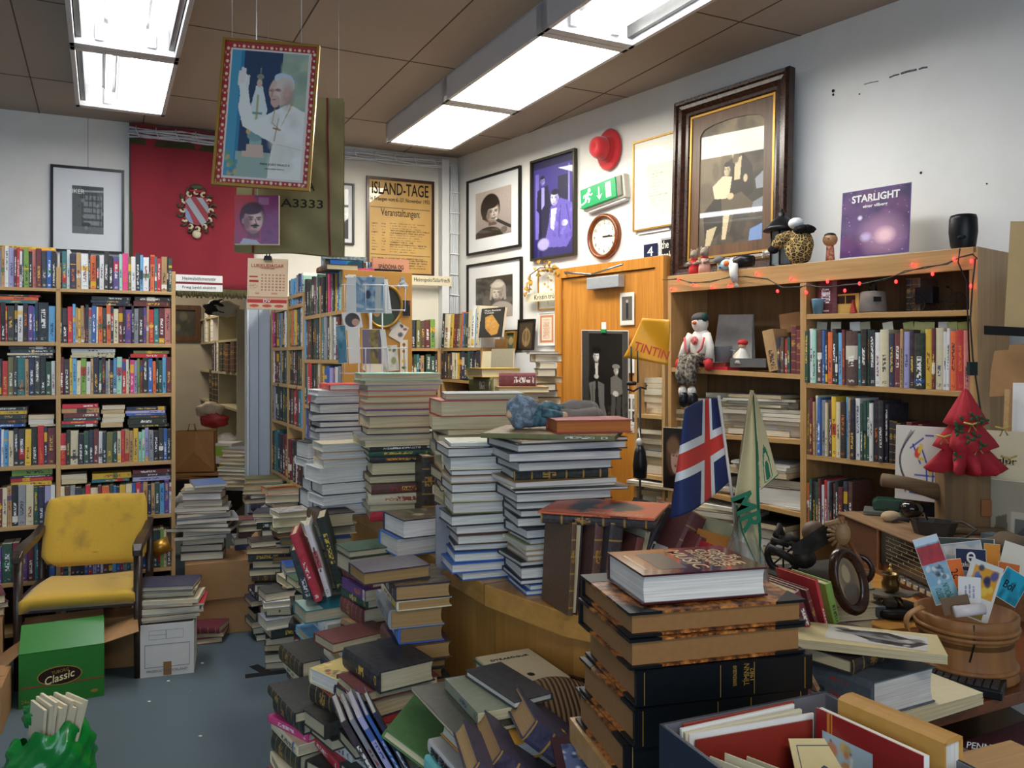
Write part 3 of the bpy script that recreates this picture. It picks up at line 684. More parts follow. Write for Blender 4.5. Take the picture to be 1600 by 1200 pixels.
# ---------------------------------------------------------------- boxes on the carpet
m_card = plain('cardboard','a67c50',.85,noisy=.12,ns=30,bmp=.1); m_cardd = plain('cardboard_dark','7d5a3b',.85,noisy=.15,ns=24)
m_green = plain('green_printed_card','2f7a2c',.32,noisy=.06); m_wcard = plain('white_printed_card','cfc9c2',.7,noisy=.08,ns=14)
def from_corners(bl,br):
 """floor corners of a front face seen at these pixels"""
 a,b_ = PZ(*bl,0),PZ(*br,0); d = (b_ - a); L = d.length; an = math.atan2(d.y,d.x)
 return Matrix.Translation((a + b_) / 2) @ RZ(an),L
M,L = from_corners((29,1109),(163,1087)); H = .245; D = .27
bx = thing('beer_carton','green printed beer carton with brown open flaps standing before the yellow chair','box',M)
mb = MB(); w2 = L / 2; e = .004
mb.box((-w2,0,0),(w2,e,H),m_green); mb.box((-w2,D - e,0),(w2,D,H),m_green); mb.box((-w2,e,0),(-w2 + e,D - e,H),m_green); mb.box((w2 - e,e,0),(w2,D - e,H),m_green); mb.box((-w2 + e,e,0),(w2 - e,D - e,e),m_card)
mb.obj('carton_wall',bx)
mb = MB(); mb.hexa([(-w2,.002,H),(w2,.002,H),(w2,.17,H + .085),(-w2,.17,H + .085),(-w2,0,H + .004),(w2,0,H + .004),(w2,.168,H + .089),(-w2,.168,H + .089)],m_green); tag(mb.obj('flap',bx),'glossy green top flap')
for s in (-1,1):
 mb = MB(); mb.hexa([(s * w2,.01,H),(s * w2,D - .01,H),(s * (w2 + .15),D - .04,H + (.06 if s > 0 else -.1)),(s * (w2 + .15),.02,H + (.03 if s > 0 else -.14)),(s * w2,.01,H + .003),(s * w2,D - .01,H + .003),(s * (w2 + .15),D - .04,H + (.063 if s > 0 else -.097)),(s * (w2 + .15),.02,H + (.033 if s > 0 else -.137))],m_card); tag(mb.obj('flap',bx),'brown side flap')
mb = MB(); mb.hexa([(-w2,D,H),(w2,D,H),(w2,D + .12,H + .06),(-w2,D + .12,H + .06),(-w2,D,H + .003),(w2,D,H + .003),(w2,D + .12,H + .063),(-w2,D + .12,H + .063)],m_card); mb.obj('flap',bx)
FM = T(0,-.0006,H / 2) @ RX(R(90))
mb = MB(); el = [(.092 * math.cos(i * math.pi / 20) - .01,.044 * math.sin(i * math.pi / 20) + .006) for i in range(40)]
mb.prism([(x,y) for x,y in el],0,.0006,m_gold); mb.prism([(x * .95 - .0005,y * .9 + .0006) for x,y in el],.0006,.001,plain('label_brown','2b1712',.4))
mb.box((-w2 + .004,-.034,0),(w2 - .004,-.029,.0004),plain('red_stripe','a52a2c',.4)); mb.prism([(x * .17 + w2 - .04,y * .17 - .09) for x,y in el],0,.0006,m_gold); mb.obj('label',bx,FM)
text('TUBORG',FM @ T(-.008,.026,.0012) @ RZ(R(8)),.07,.014,m_gold,bx); text('Classic',FM @ T(-.01,-.001,.0012) @ RZ(R(12)),.125,.036,plain('cream_ink','f1e2a8',.5),bx,bold=.01,shear=.3)
text('24x',FM @ T(-w2 + .027,-H / 2 + .03,.001),.034,.016,m_gold,bx)
# white box of papers
M,L = from_corners((219,1060),(303,1051)); H = .262; w2 = L / 2; D = .26
bx = thing('paper_carton','white printed carton heaped with papers beside the yellow chair','box',M)
mb = MB(); mb.box((-w2,0,0),(w2,e,H),m_wcard); mb.box((-w2,D - e,0),(w2,D,H),m_wcard); mb.box((-w2,e,0),(-w2 + e,D - e,H),m_wcard); mb.box((w2 - e,e,0),(w2,D - e,H),m_wcard); mb.box((-w2 + e,e,0),(w2 - e,D - e,e),m_card); mb.obj('carton_wall',bx)
m_blue = plain('blue_grey_ink','4a5468',.6); FM = T(0,-.0006,H / 2) @ RX(R(90)); mb = MB()
def frame2(mb,x0,y0,x1,y1,t_,m,z=.0004):
 for q in ((x0,y0,x1,y0 + t_),(x0,y1 - t_,x1,y1),(x0,y0 + t_,x0 + t_,y1 - t_),(x1 - t_,y0 + t_,x1,y1 - t_)): mb.box((q[0],q[1],0),(q[2],q[3],z),m)
frame2(mb,-w2 + .02,-.085,w2 - .02,.03,.002,m_blue); frame2(mb,-.085,.055,-.005,.1,.001,m_blue); frame2(mb,-.005,.055,.075,.1,.001,m_blue); mb.box((-.085,.077,0),(-.005,.078,.0004),m_blue)
mb.box((-.018,-H / 2 + .004,.0005),(.02,-.06,.001),plain('brown_tape','8a6238',.4)); mb.obj('printed_label',bx,FM)
text('PRODUCT OF ICELAND',FM @ T(0,-.103,.0004),.19,.011,m_blue,bx)
GP = 'paper and books heaped on the white carton'
bxw = M @ Vector((0,D / 2,0)); 
stack(bxw.x,bxw.y,.264,12,'nF2.4f cF1.2e cF1.4ep nF2e cF2fp aF1.2fp rF1.2fq cF2.4fq wF1.4f aF1.6fp cF1.5fp','the white carton beside the chair',GP,jr=12,j=.02,page='x')
# tall brown cartons at the doorway end of the bookcase, one on the other
def carton(label,x,y,z,yaw,w,d,h,flaps=()):
 t = thing('cardboard_box',uniq(label),'box',mat4((x,y,z),R(yaw))); mb = MB(); e = .005
 mb.box((-w / 2,-d / 2,0),(w / 2,-d / 2 + e,h),m_card); mb.box((-w / 2,d / 2 - e,0),(w / 2,d / 2,h),m_card); mb.box((-w / 2,-d / 2 + e,0),(-w / 2 + e,d / 2 - e,h),m_card); mb.box((w / 2 - e,-d / 2 + e,0),(w / 2,d / 2 - e,h),m_card); mb.box((-w / 2 + e,-d / 2 + e,0),(w / 2 - e,d / 2 - e,e),m_cardd)
 mb.box((-w / 2 + e,-d / 2 + e,h - e),(w / 2 - e,-.003,h),m_card); mb.box((-w / 2 + e,.003,h - e),(w / 2 - e,d / 2 - e,h),m_card); mb.obj('carton_wall',t,bevel=.002)
 for s,a in flaps:
  mb = MB(); mb.box((0,-d / 2 + .01,0),(.14,d / 2 - .01,.004),m_card); mb.obj('flap',t,T(s * w / 2,0,h) @ (RZ(math.pi) if s < 0 else Matrix()) @ RY(R(a)))
 return t
pb = PZ(338,990,0)
carton('lower brown cardboard box on the floor at the doorway end of the bookcase',pb.x + .0,pb.y + .14,0,20,.30,.30,.205)
carton('upper brown cardboard box carrying a pile of books by the doorway',pb.x - .03,pb.y + .13,.206,22,.38,.34,.215)
GQ = 'books piled on the cardboard box by the doorway'
stack(pb.x - .10,pb.y + .08,.423,14,'bR1.2eq cF1.6cp aF1.4 mF3.4chw aF3 eF1.6fq dF1fq mF1.4fq wF1.2fq eF1.4gq wF1fq dF1.6fq kF1.4gq wF2.4e dF1.6fq kF3.2 kF3.2 kF3.8','the book pile on the doorway cartons',GQ,ztop=Zv(756,pb.y),jr=14,j=.02,sc=.95,page='x')
stack(pb.x - .04,pb.y - .10,0,10,'mS3.4cl mF3cl mF3.2cl','the three floor books before the cartons','maroon books on the floor',jr=12)
# green bag of papers and neighbours, lower corner of the room
gb = P(78,1215,3.12); m_bag = plain('green_plastic_bag','118a34',.25,noisy=.3,ns=16,bmp=.3,coat=.4)
t = thing('plastic_bag','shiny green plastic bag stuffed with cut papers on the carpet','bag',mat4((gb.x,gb.y,0)))
def bagf(a,b_):
 th = 2 * math.pi * a; r = (.14 - .04 * (b_ - .35) ** 2 * 2) * (1 + .06 * math.sin(5 * th + 9 * b_) + .05 * math.sin(11 * th - 5 * b_ * 4)); z = b_ * (.19 + .05 * math.sin(th * 1 + 2.2) + .02 * math.sin(7 * th))
 return (r * 1.15 * math.cos(th),r * .85 * math.sin(th),max(.002,z))
mb = MB(); mb.sheet(60,14,bagf,m_bag); mb.obj('bag',t)
mb = MB(); mb.ball((-.06,.06,.235),(.07,.045,.055),m_bag,22,14,fn=lambda p: 1 + .16 * math.sin(9 * p[0] + 7 * p[2]) + .1 * math.sin(17 * p[1] + 5 * p[0])); mb.obj('handle',t)
m_paper = plain('cream_paper','ddd2b4',.8,noisy=.06); m_paperw = plain('white_paper','e9e6df',.75,noisy=.04)
for i in range(9):
 mb = MB(); mb.box((-.005,-.07,0),(.005,.07,.2 + .012 * (i % 3)),m_paper)
 tag(mb.obj('paper_sheet',None,mat4((gb.x - .045 + i * .012,gb.y - .02 + .004 * (i % 2),.1),R(48 + i),0,R(4 + i * 1.5))),uniq(f'cut cream paper standing {ordw(i + 1)} across the mouth of the green bag'),'paper','papers in the green bag')
carton('brown cardboard box cut by the picture edge beside the green carton',-2.36,3.6,0,24,.3,.3,.2,[])
carton('small brown box under the armrest beside the yellow chair',-2.62,4.0,0,30,.3,.3,.36,[])
stack(-2.6,3.98,.365,30,'mF4fl mF3fl aF3f','the small box under the armrest','books on the small brown box',jr=18)
carton('open brown cardboard box hidden beneath the yellow chair seat',-2.1,4.42,0,16,.36,.3,.26,[(1,-20)])
# black tape mark on the carpet, crumbs
m_tape = plain('black_tape','15161a',.6)
a,b_ = PZ(383,1057,0),PZ(447,1049,0); c_,d_ = PZ(396,1040,0),PZ(420,1053,0); mb = MB()
def strip(mb,a,b_,wd,z0,z1,mat):
 d = (b_ - a).normalized(); q = Vector((-d.y,d.x,0)) * wd / 2; mb.hexa([(*(a - q).xy,z0),(*(b_ - q).xy,z0),(*(b_ + q).xy,z0),(*(a + q).xy,z0),(*(a - q).xy,z1),(*(b_ - q).xy,z1),(*(b_ + q).xy,z1),(*(a + q).xy,z1)],mat)
strip(mb,a,b_,.055,.0005,.001,m_tape); strip(mb,c_,d_,.05,.001,.0016,m_tape); tag(mb.obj('floor_tape'),'black tape stuck in a T shape on the carpet','tape')
for k,(u,v) in enumerate(((316,1036),(233,1096),(263,1064),(134,1137),(441,1110),(430,1170),(313,1150))):
 mb = MB(); p = PZ(u,v,.003); mb.ball(p,(.009,.006,.003),m_paperw,7,4); o = mb.obj('paper_scrap'); tag(o,None,'litter','white scraps on the carpet'); o['label'] = 'tiny white scrap of paper lying on the blue grey carpet'
# a gold tin and dark goods on the lowest board
mb = MB(); p = LB.P(233,905); mb.lathe([(.045,0),(.045,.11),(.04,.11),(.04,.01)],plain('gold_tin','b98a36',.35,metal=.7),18,mat4((p.x,p.y + .02,.5),R(20),0,R(70))); tag(mb.obj('gold_tin'),'dull gold tin tube on the low shelf beside the armchair','tin')
# ---------------------------------------------------------------- pictures and signs on the walls
m_blackfr = plain('black_frame','1b1714',.35); m_mat = plain('picture_mat','dfe0e2',.7,noisy=.02); m_goldfr = plain('gold_frame','b48a3c',.35,metal=.55)
def ring(mb,w,h,fw,z0,z1,mat,prof=None):
 """mitred frame; prof = list of (inset fraction, height)"""
 prof = prof or [(0,z0),(0,z1),(1,z1),(1,z0)]
 for (i0,za),(i1,zb) in zip(prof,prof[1:]):
  a = [(sx * (w / 2 - fw * i0),sy * (h / 2 - fw * i0),za) for sx,sy in ((-1,-1),(1,-1),(1,1),(-1,1))]
  b_ = [(sx * (w / 2 - fw * i1),sy * (h / 2 - fw * i1),zb) for sx,sy in ((-1,-1),(1,-1),(1,1),(-1,1))]
  mb.add(a + b_,[(i,(i + 1) % 4,4 + (i + 1) % 4,4 + i) for i in range(4)],mat)
def framed(label,ln,u0,u1,vt,vb,art,fw=.02,mat=None,mw=0,dep=.02,k=.004,lean=0,cat='picture',name='framed_picture',prof=None,gl='glazed',group=None,asp=None):
 M,w,h = ln.rect(u0,u1,vt,vb,k); M = M @ RX(R(-lean))
 t = thing(name,uniq(label),cat,M,group); mb = MB(); ring(mb,w,h,fw,0,dep,mat or m_blackfr,prof); mb.box((-w / 2 + .003,-h / 2 + .003,0),(w / 2 - .003,h / 2 - .003,.003),plain('backing_board','6a5843',.9)); mb.obj('frame',t)
 if mw: mb = MB(); mb.box((-w / 2 + fw,-h / 2 + fw,.004),(w / 2 - fw,h / 2 - fw,.006),m_mat); mb.obj('mat_board',t)
 if art: art.build('print',w - 2 * fw - 2 * mw,h - 2 * fw - 2 * mw,T(0,0,.0075),t,art_mat(gl))
 return t,w,h
def face(a,cx,cy,s,skin,hair,dark,look=0,smile=0,bald=0,lit='',mo=0):
 """a simply painted, softly shaded head; s = half height in units of the print's width; look turns it"""
 k = 1 / a.asp; X = lambda q: cx + q * s; Y = lambda q: cy + q * s * k
 if not bald: a.ell(X(-.05 * look),Y(-.18),s * .84,s * .95 * k,hair,soft=.12)
 a.poly([(X(-.3),Y(.5)),(X(.35),Y(.5)),(X(.45),Y(1.3)),(X(-.4),Y(1.3))],dark); a.ell(X(-.62 * (look or 1)),Y(.12),s * .12,s * .2 * k,skin,soft=.3)
 a.ell(X(0),Y(.1),s * .62,s * .88 * k,skin,soft=.1); lit and a.ell(X(.2 * look),Y(-.1),s * .4,s * .55 * k,lit,soft=1,al=.8)
 a.ell(X(-.42 * (look or 1)),Y(.25),s * .28,s * .6 * k,dark,soft=1.1,al=.75); a.ell(X(0),Y(.86),s * .4,s * .14 * k,dark,soft=.8,al=.6)
 if not bald: a.ell(X(-.1 * look),Y(-.68),s * .66,s * .34 * k,hair,soft=.2)
 o = .12 * look
 for q in (-1,1):
  a.ell(X(o + q * .26),Y(-.04),s * .17,s * .11 * k,dark,soft=.9,al=.7); a.line(X(o + q * .26 - .14),Y(-.16 + .02 * q),X(o + q * .26 + .14),Y(-.17),s * .07,hair if not bald else dark); a.ell(X(o + q * .26),Y(-.02),s * .055,s * .045 * k,'141010',soft=.4)
 a.line(X(o + .02),Y(.0),X(o + .1 * (look or 1)),Y(.3),s * .06,dark); a.ell(X(o + .05 * look),Y(.33),s * .13,s * .05 * k,dark,soft=.6)
 if mo: a.ell(X(o),Y(.43),s * mo,s * .08 * k,'191312',soft=.3)
 a.ell(X(o),Y(.56),s * (.24 if smile else .17),s * (.11 if smile else .04) * k,'2a1a18',soft=.3)
 if smile: a.ell(X(o),Y(.52),s * .18,s * .04 * k,'e8e2da',soft=.3)
# city photograph, black frame
a = Art(60,80,'2d3030'); a.rect(0,0,.3,1,'4d5150'); a.rect(.34,.12,.95,.85,'3a3e3e')
for i in range(5): a.rect(.36,.2 + i * .13,.93,.29 + i * .13,'777c7c'); a.line(.40 + .12 * i,.1,.40 + .12 * i,.9,.03,'1b1d1d')
a.line(0,.12,1,.1,.05,'9a9f9d'); a.rect(0,.85,1,1,'5d6160'); a.ell(.45,.8,.14,.04,'17191a'); a.blot(14,['1a1c1c','8b9090'],.02,.06); a.grain(.15)
t,w,h = framed('black-framed street photograph with wide white mat above the oak bookcase',WB,80,195,262,395,a,.016,None,.11)
mb = MB(); p = T(0,0,.01); mb.tube([(0,h / 2,.0),(0,h / 2 + .48,.0)],.0015,plain('hanging_cord','8f9296',.6),5); mb.obj('hanging_cord',t)
text('XIKER',T(-.07,.12,.012),.1,.03,m_inkw,t)
# smaller frame half hidden beyond the canvas bag
a = Art(30,60,'22262a'); a.blot(20,['5a6064','8d9292','15181a'],.05,.2); a.grain(.1)
framed('narrow dark framed photograph mostly hidden behind the hanging canvas bag',WB,512,553,286,382,a,.014,m_blackfr,.03)
# Island-Tage
a = Art(110,150,'c79d55'); a.blot(30,['cfa760','bd9149'],.1,.25,al=.4); ink = '2c2013'
a.lines(.05,.47,.14,.78,10,ink,.28,.5); a.lines(.2,.47,.27,.78,10,ink,.28,.3); a.lines(.33,.46,.97,.79,13,ink,.35,.45); a.lines(.04,.835,.97,.875,2,ink,.5,.1); a.lines(.55,.88,.97,.96,3,ink,.55,.3)
a.rect(.03,.292,.97,.298,ink); a.rect(.03,.80,.97,.806,ink)
m_walnut = wood('walnut_frame','2c1710','4f2c1d',1,.3)
t,w,h = framed('brown-framed old German poster headed in heavy black letters, on the back wall',WB,573,678,280,431,a,.02,m_walnut,0,.025)
m_oink = plain('old_ink','1f1610',.7,noisy=.02)
text('ISLAND-TAGE',T(0,h * .39,.009),w * .84,.095,m_oink,t,bold=.012); text('in Erlangen vom 6.-27. November 1955',T(0,h * .275,.009),w * .88,.04,m_oink,t,bold=.01); text('Veranstaltungen:',T(0,h * .135,.009),w * .58,.075,m_oink,t,bold=.004)
# crimson banner with shield, fringe at the foot
M,w,h = WB.rect(205,401,203,452,.03)
m_ban,nt,b = nodes('crimson_cloth'); tc = nd(nt,'ShaderNodeTexCoord'); f = noise(nt,tc.outputs['Object'],3,3); f2 = noise(nt,tc.outputs['Object'],300,2)
nt.links.new(mixc(nt,f,hx('7c1426'),hx('98202f')),b.inputs['Base Color']); b.inputs['Roughness'].default_value = .85; b.inputs['Sheen Weight'].default_value = .4; bump(nt,b,f2,.2); MATS['crimson_cloth'] = m_ban
t = thing('banner','large crimson cloth banner with a carved shield and dark fringe over the storeroom doorway','banner',M)
def banf(x,y): return .012 * math.sin(x * 9 + y * 2) + .008 * math.sin(x * 23 + 1)
# top edge falls a little towards the corner
def bf(a_,b_): x = (a_ - .5) * w; return (x * (1 - .02 * b_),h / 2 - b_ * h - (.0) * a_,.012 * (1 - b_ * .3) * math.sin(a_ * 17 + b_ * 2) + .012)
mb = MB(); mb.sheet(60,20,bf,m_ban,.002); mb.obj('cloth',t)
m_trimc = plain('olive_braid','3d3a22',.9,noisy=.3,ns=120)
mb = MB(); mb.sheet(60,2,lambda a_,b_: ((a_ - .5) * w,h / 2 - .10 - b_ * .045,bf(a_,.14 + .03 * b_)[2] + .003),m_trimc); tag(mb.obj('braid',t),'dark olive braid band near the top')
mb = MB(); mb.sheet(2,30,lambda a_,b_: (-w / 2 + a_ * .022,h / 2 - b_ * h,bf(0,b_)[2] + .003),m_trimc); mb.obj('braid',t)
mb = MB()
for i in range(90):
 a_ = i / 89; x = (a_ - .5) * w * .98; z = bf(a_,1)[2]; L_ = .05 + .012 * math.sin(i * 2.3); mb.tube([(x,-h / 2 + .004,z),(x + .004 * math.sin(i),-h / 2 - L_,z + .003)],[.0055,.007],plain('fringe','5b5434',.9,noisy=.3),5)
tag(mb.obj('fringe',t),None,None,None,'stuff')
# the shield: mantling of scrolls round a barred escutcheon
sh = M @ Vector((-w / 2 + w * .52,-.0,0)); mb = MB(); m_cream = plain('carved_cream','c9bf9f',.6); m_olive = plain('carved_olive','3f3f2a',.6); m_steel = plain('grey_bar','8d959d',.5); m_cr = plain('escutcheon_red','8a1a25',.5)
q = .001
def ell_ring(n,rx,ry,r,mat,ph=0,zz=.03,cx=0,cy=0):
 for i in range(n):
  th = 2 * math.pi * i / n + ph; c = (cx + rx * math.cos(th),cy + ry * math.sin(th),zz)
  mb.tube([(c[0] + r * math.cos(k * .9 + th) * (1 - k * .13),c[1] + r * math.sin(k * .9 + th) * (1 - k * .13),zz + .003) for k in range(6)],[.008,.009,.009,.007,.005,.003],mat,6)
ell_ring(14,.105,.145,.026,m_olive,.2,.026); ell_ring(12,.088,.125,.022,m_cream,0,.032)
mb.ball((0,.165,.03),(.045,.022,.012),m_olive,12,6); mb.ball((0,-.165,.03),(.03,.03,.012),m_cream,12,6); mb.ball((0,.135,.032),(.06,.014,.012),m_cr,12,6)
tag(mb.obj('mantling',t,T(.02 * w,-.01 * h,0)),'carved cream and olive scrollwork')
mb = MB(); es = [(-.075,.09),(.075,.09),(.075,-.05),(.055,-.085),(0,-.105),(-.055,-.085),(-.075,-.05)]
mb.prism(es,.03,.042,m_cr); mb.prism([(-.075,.06),(-.045,.09),(.065,-.08),(.03,-.1)][::-1],.042,.045,m_steel); mb.prism([(-.005,.09),(.035,.09),(.075,.03),(.075,-.02)][::-1],.042,.045,m_steel); mb.prism([(-.075,.02),(-.075,-.045),(-.05,-.085),(-.02,-.098),(-.05,-.02)][::-1],.042,.045,plain('blue_grey_bar','7585a5',.5))
tag(mb.obj('escutcheon',t,T(.02 * w,-.01 * h,0)),'red shield with grey diagonal bars')
# shelf name strips
def strip_sign(ln,u0,u1,vt,vb,s,label,k,tw=.8,th=.5,mat=None):
 M,w,h = ln.rect(u0,u1,vt,vb,k); mb = MB(); mb.box((-w / 2,-h / 2,0),(w / 2,h / 2,.002),mat or m_paperw); t = mb.obj('paper_sign',None,M); tag(t,uniq(label),'sign')
 text(s,T(0,0,.0022),w * tw,h * th,m_ink,t); return t
LS = Line(LB.xy(273),LB.xy(273) + LB.d * .5)
strip_sign(LB,275,348,430,441,'Heimsbókmenntir','upper white paper strip sign projecting from the oak bookcase top',-.0,.72)
strip_sign(LB,275,348,444.5,455,'Fræg þýdd skáldrit','lower white paper strip sign beneath its twin at the oak bookcase top',.0,.72)
strip_sign(WB,644,706,431,446,'Heimspeki/Sálarfræði','cream paper strip sign reading of philosophy, across the corner pipe casing',.09,.9,.55,m_paper)
# ---- right-hand wall
a = Art(90,110,'b8b0b0'); a.vgrad('c4b6ac','8a8080'); a.ell(.36,1.02,.42,.24,'110f10'); a.ell(.42,.38,.27,.30,'1a1412',soft=.08); face(a,.48,.48,.27,'b5a69c','1c1512','5c4c46',1,1,0,'e2d6cc'); a.poly([(.2,.3),(.5,.14),(.68,.3),(.5,.33),(.36,.42),(.28,.62),(.2,.6)],'1d1613'); a.ell(.60,.66,.07,.055,'8c8884'); a.ell(.59,.64,.03,.025,'d0ccc8',soft=.8); a.line(.63,.68,.97,.86,.08,'232021'); a.ell(.8,.9,.09,.07,'5c534e'); a.grain(.06)
framed('black-framed photograph of a laughing dark-haired man at a microphone',WR,730,813,272,393,a,.016,None,.10)
a = Art(90,110,'2a2624'); a.blot(30,['4a4440','1a1716','5d5650'],.05,.12); a.ell(.7,.92,.36,.3,'a0948b',soft=.1); a.ell(.62,.34,.19,.25,'b3a89e',soft=.15); face(a,.6,.4,.2,'bfb1a6','8f857b','5a4f49',-1,0,0,'dcd0c4'); a.ell(.6,.22,.17,.07,'cbc0b4',soft=.5); a.line(.44,.3,.42,.55,.05,'a89c90'); a.line(.78,.26,.8,.56,.07,'9a8e84'); a.ell(.3,.6,.1,.16,'57504a',soft=.5); a.grain(.07)
framed('black-framed photograph of a fair-haired woman, beneath the laughing man',WR,730,815,408,520,a,.016,None,.10)
a = Art(80,140,'2b2270'); a.vgrad('3f3390','1d1659'); a.rect(0,0,1,.08,'17124a'); a.rect(.05,.13,.14,.8,'6e60b8'); a.rect(.6,.2,.85,.45,'15103c'); a.rect(.84,.1,.88,.6,'8e84cf');  a.poly([(.1,.3),(.36,.26),(.44,.5),(.4,.56),(.34,.82),(.12,.82),(.16,.55),(.08,.5)],'120e38'); a.poly([(.2,.28),(.28,.28),(.27,.46),(.2,.5)],'9a90d8')
a.poly([(.42,.5),(.66,.42),(.95,.5),(1,.78),(.8,.92),(.4,.9),(.28,.84),(.38,.66)],'6558b4'); a.poly([(.44,.52),(.58,.5),(.5,.74),(.42,.7)],'d8d2f4'); face(a,.23,.21,.085,'9a8ed0','0f0b2e','3a2f80',1); face(a,.52,.41,.14,'c9c0ee','0e0a2a','5a4ca8',-1,1,0,'f0ecff'); a.line(.66,.5,.62,.8,.02,'2f2670'); a.line(.8,.5,.9,.75,.02,'3a3080'); a.ell(.76,.68,.07,.03,'d6d0f0'); a.ell(.25,.86,.14,.06,'a79ee0',soft=.3); a.blot(14,['8075cc','463a98'],.02,.06,(.45,.5,.95,.9),.5); a.grain(.06)
framed('tall violet-tinted photograph of a man in a jacket crouching before another',WR,832,901,243,404,a,.016,plain('bronze_frame','3b3628',.35,metal=.4),0,.03)
# gold-framed certificate and loose notices
a = Art(60,110,'f0eee2'); a.rect(.28,.28,.9,.88,'dfe3c8'); a.lines(.36,.36,.8,.78,12,'9aa184',.3,.5); a.ell(.6,.17,.04,.02,'c9b46a')
framed('pale certificate in a thin gold frame beside the great dark-framed picture',WR,990,1060,214,357,a,.010,m_goldfr,0,.015,k=.01)
M,w,h = WR.rect(997,1046,352,363,.006); mb = MB(); mb.box((-w / 2,-h / 2,0),(w / 2,h / 2,.004),m_paperw); tag(mb.obj('paper_notice',None,M),uniq('white paper strip tucked below the thin gold-framed certificate'),'paper')
# house number tile
M,w,h = WR.rect(1007,1028,381,405,.004); t = thing('number_tile','small navy enamel tile with a white number four','sign',M); mb = MB(); mb.box((-w / 2,-h / 2,0),(w / 2,h / 2,.008),plain('enamel_navy','1c2340',.2,coat=.5)); mb.obj('tile',t,bevel=.002); text('4',T(0,0,.009),w * .42,h * .6,m_inkw,t)
M,w,h = WR.rect(1034,1056,372,434,.004); t = thing('pub_sign','small dark sign with cream hand lettering, half behind the great picture','sign',M); mb = MB(); mb.box((-w / 2,-h / 2,0),(w / 2,h / 2,.008),m_black); frame2(mb,-w / 2 + .004,-h / 2 + .004,w / 2 - .004,h / 2 - .004,.003,m_inkw,.0085); mb.obj('board',t); text('the\nsnake\npit',T(0,.01,.009),w * .9,.05,m_inkw,t)
# clock
M,w,h = WR.rect(924,968,334,406,.0); rad = h / 2
t = thing('wall_clock','round wooden wall clock with cream face beneath the exit sign','clock',M); m_clockw = wood('clock_walnut','5a2c14','8a4a24',1,.25)
mb = MB(); mb.lathe([(rad,0),(rad,.015),(rad * .97,.03),(rad * .9,.038),(rad * .82,.033),(rad * .78,.02),(rad * .76,.012)],m_clockw,40,None,False); mb.obj('rim',t)
mb = MB(); mb.lathe([(0.0001,.012),(rad * .78,.012)],plain('clock_face','ece5cf',.4),40,None,False,False); fc = mb.obj('face',t)
for i in range(12): a_ = R(90 - 30 * (i + 1)); text(str(i + 1),T(rad * .62 * math.cos(a_),rad * .62 * math.sin(a_),.0125),None,rad * .14,m_ink,fc)
def hand(L_,w_,a_,nm):
 mb = MB(); mb.prism([(-.01,-w_),(L_ * .8,-w_ * .6),(L_ * .8,-w_ * 2),(L_,0),(L_ * .8,w_ * 2),(L_ * .8,w_ * .6),(-.01,w_)],.016,.018,m_black); mb.obj(nm,t,RZ(R(a_)))
hand(rad * .58,.003,-2,'minute_hand'); hand(rad * .42,.0035,2,'hour_hand'); mb = MB(); mb.tube([(0,0,.02),(rad * .4 * .5,rad * .6 * .87,.02)],.0008,m_metal,5); mb.obj('second_hand',t)
# exit sign
M,w,h = WR.rect(914,980,286,318,.02); M = M @ RZ(R(6))
t = thing('exit_sign','green and white running-man emergency exit sign lamp above the clock','exit sign',M)
mb = MB(); mb.box((-w / 2,-h / 2 - .012,-.02),(w / 2,h / 2 + .01,.03),plain('exit_body','d8d3c4',.4)); mb.box((-w / 2 + .03,-h / 2 - .028,-.02),(w / 2 - .01,-h / 2 - .012,.02),m_offw); mb.obj('housing',t,bevel=.008)
mb = MB(); mb.box((-w / 2 + .008,-h / 2 + .002,.03),(w / 2 - .055,h / 2 - .002,.05),plain('exit_green','1f8f55',.3,emit=.25)); mb.obj('panel',t,bevel=.003)
mb = MB(); mb.box((w / 2 - .052,-h / 2 + .002,.03),(w / 2 - .012,h / 2 - .002,.046),plain('clear_cover','9a9a8e',.15,metal=.3)); mb.obj('lens',t,bevel=.004)
mb = MB(); z = .051; pw_ = plain('exit_white','f2f5ee',.4,emit=.4,noisy=.02)
def pl(pts): mb.prism([(x,y) for x,y in pts],.05,z,pw_)
hh = h * .36; x0 = -w * .31
mb.ball((x0 + .02,hh * .85,.05),(.014,.014,.002),pw_,10,6); mb.tube([(x0 + .012,hh * .5,z),(x0 - .008,-hh * .1,z)],.011,pw_,6); mb.tube([(x0 + .01,hh * .45,z),(x0 - .03,hh * .3,z),(x0 - .035,0,z)],.005,pw_,5); mb.tube([(x0 + .012,hh * .45,z),(x0 + .035,hh * .1,z),(x0 + .05,hh * .25,z)],.005,pw_,5)
mb.tube([(x0 - .008,-hh * .1,z),(x0 + .022,-hh * .3,z),(x0 + .01,-hh * .85,z)],.007,pw_,5); mb.tube([(x0 - .008,-hh * .1,z),(x0 - .02,-hh * .6,z),(x0 - .055,-hh * .8,z)],.007,pw_,5)
mb.tube([(-.01,hh * .8,z),(-.01,-hh * .5,z)],.005,pw_,5); pl([(-.035,-hh * .2),(-.01,-hh * .95),(.015,-hh * .2),(-.01,-hh * .5)]); mb.box((w * .13,-hh,.05),(w * .25,hh,z),pw_); mb.obj('pictogram',t)
mb = MB(); p0 = Vector((-w / 2,-.02,0)); mb.tube([p0,p0 + Vector((-.07,-.01,-.01))],.005,m_cab,6); mb.obj('cable',t)
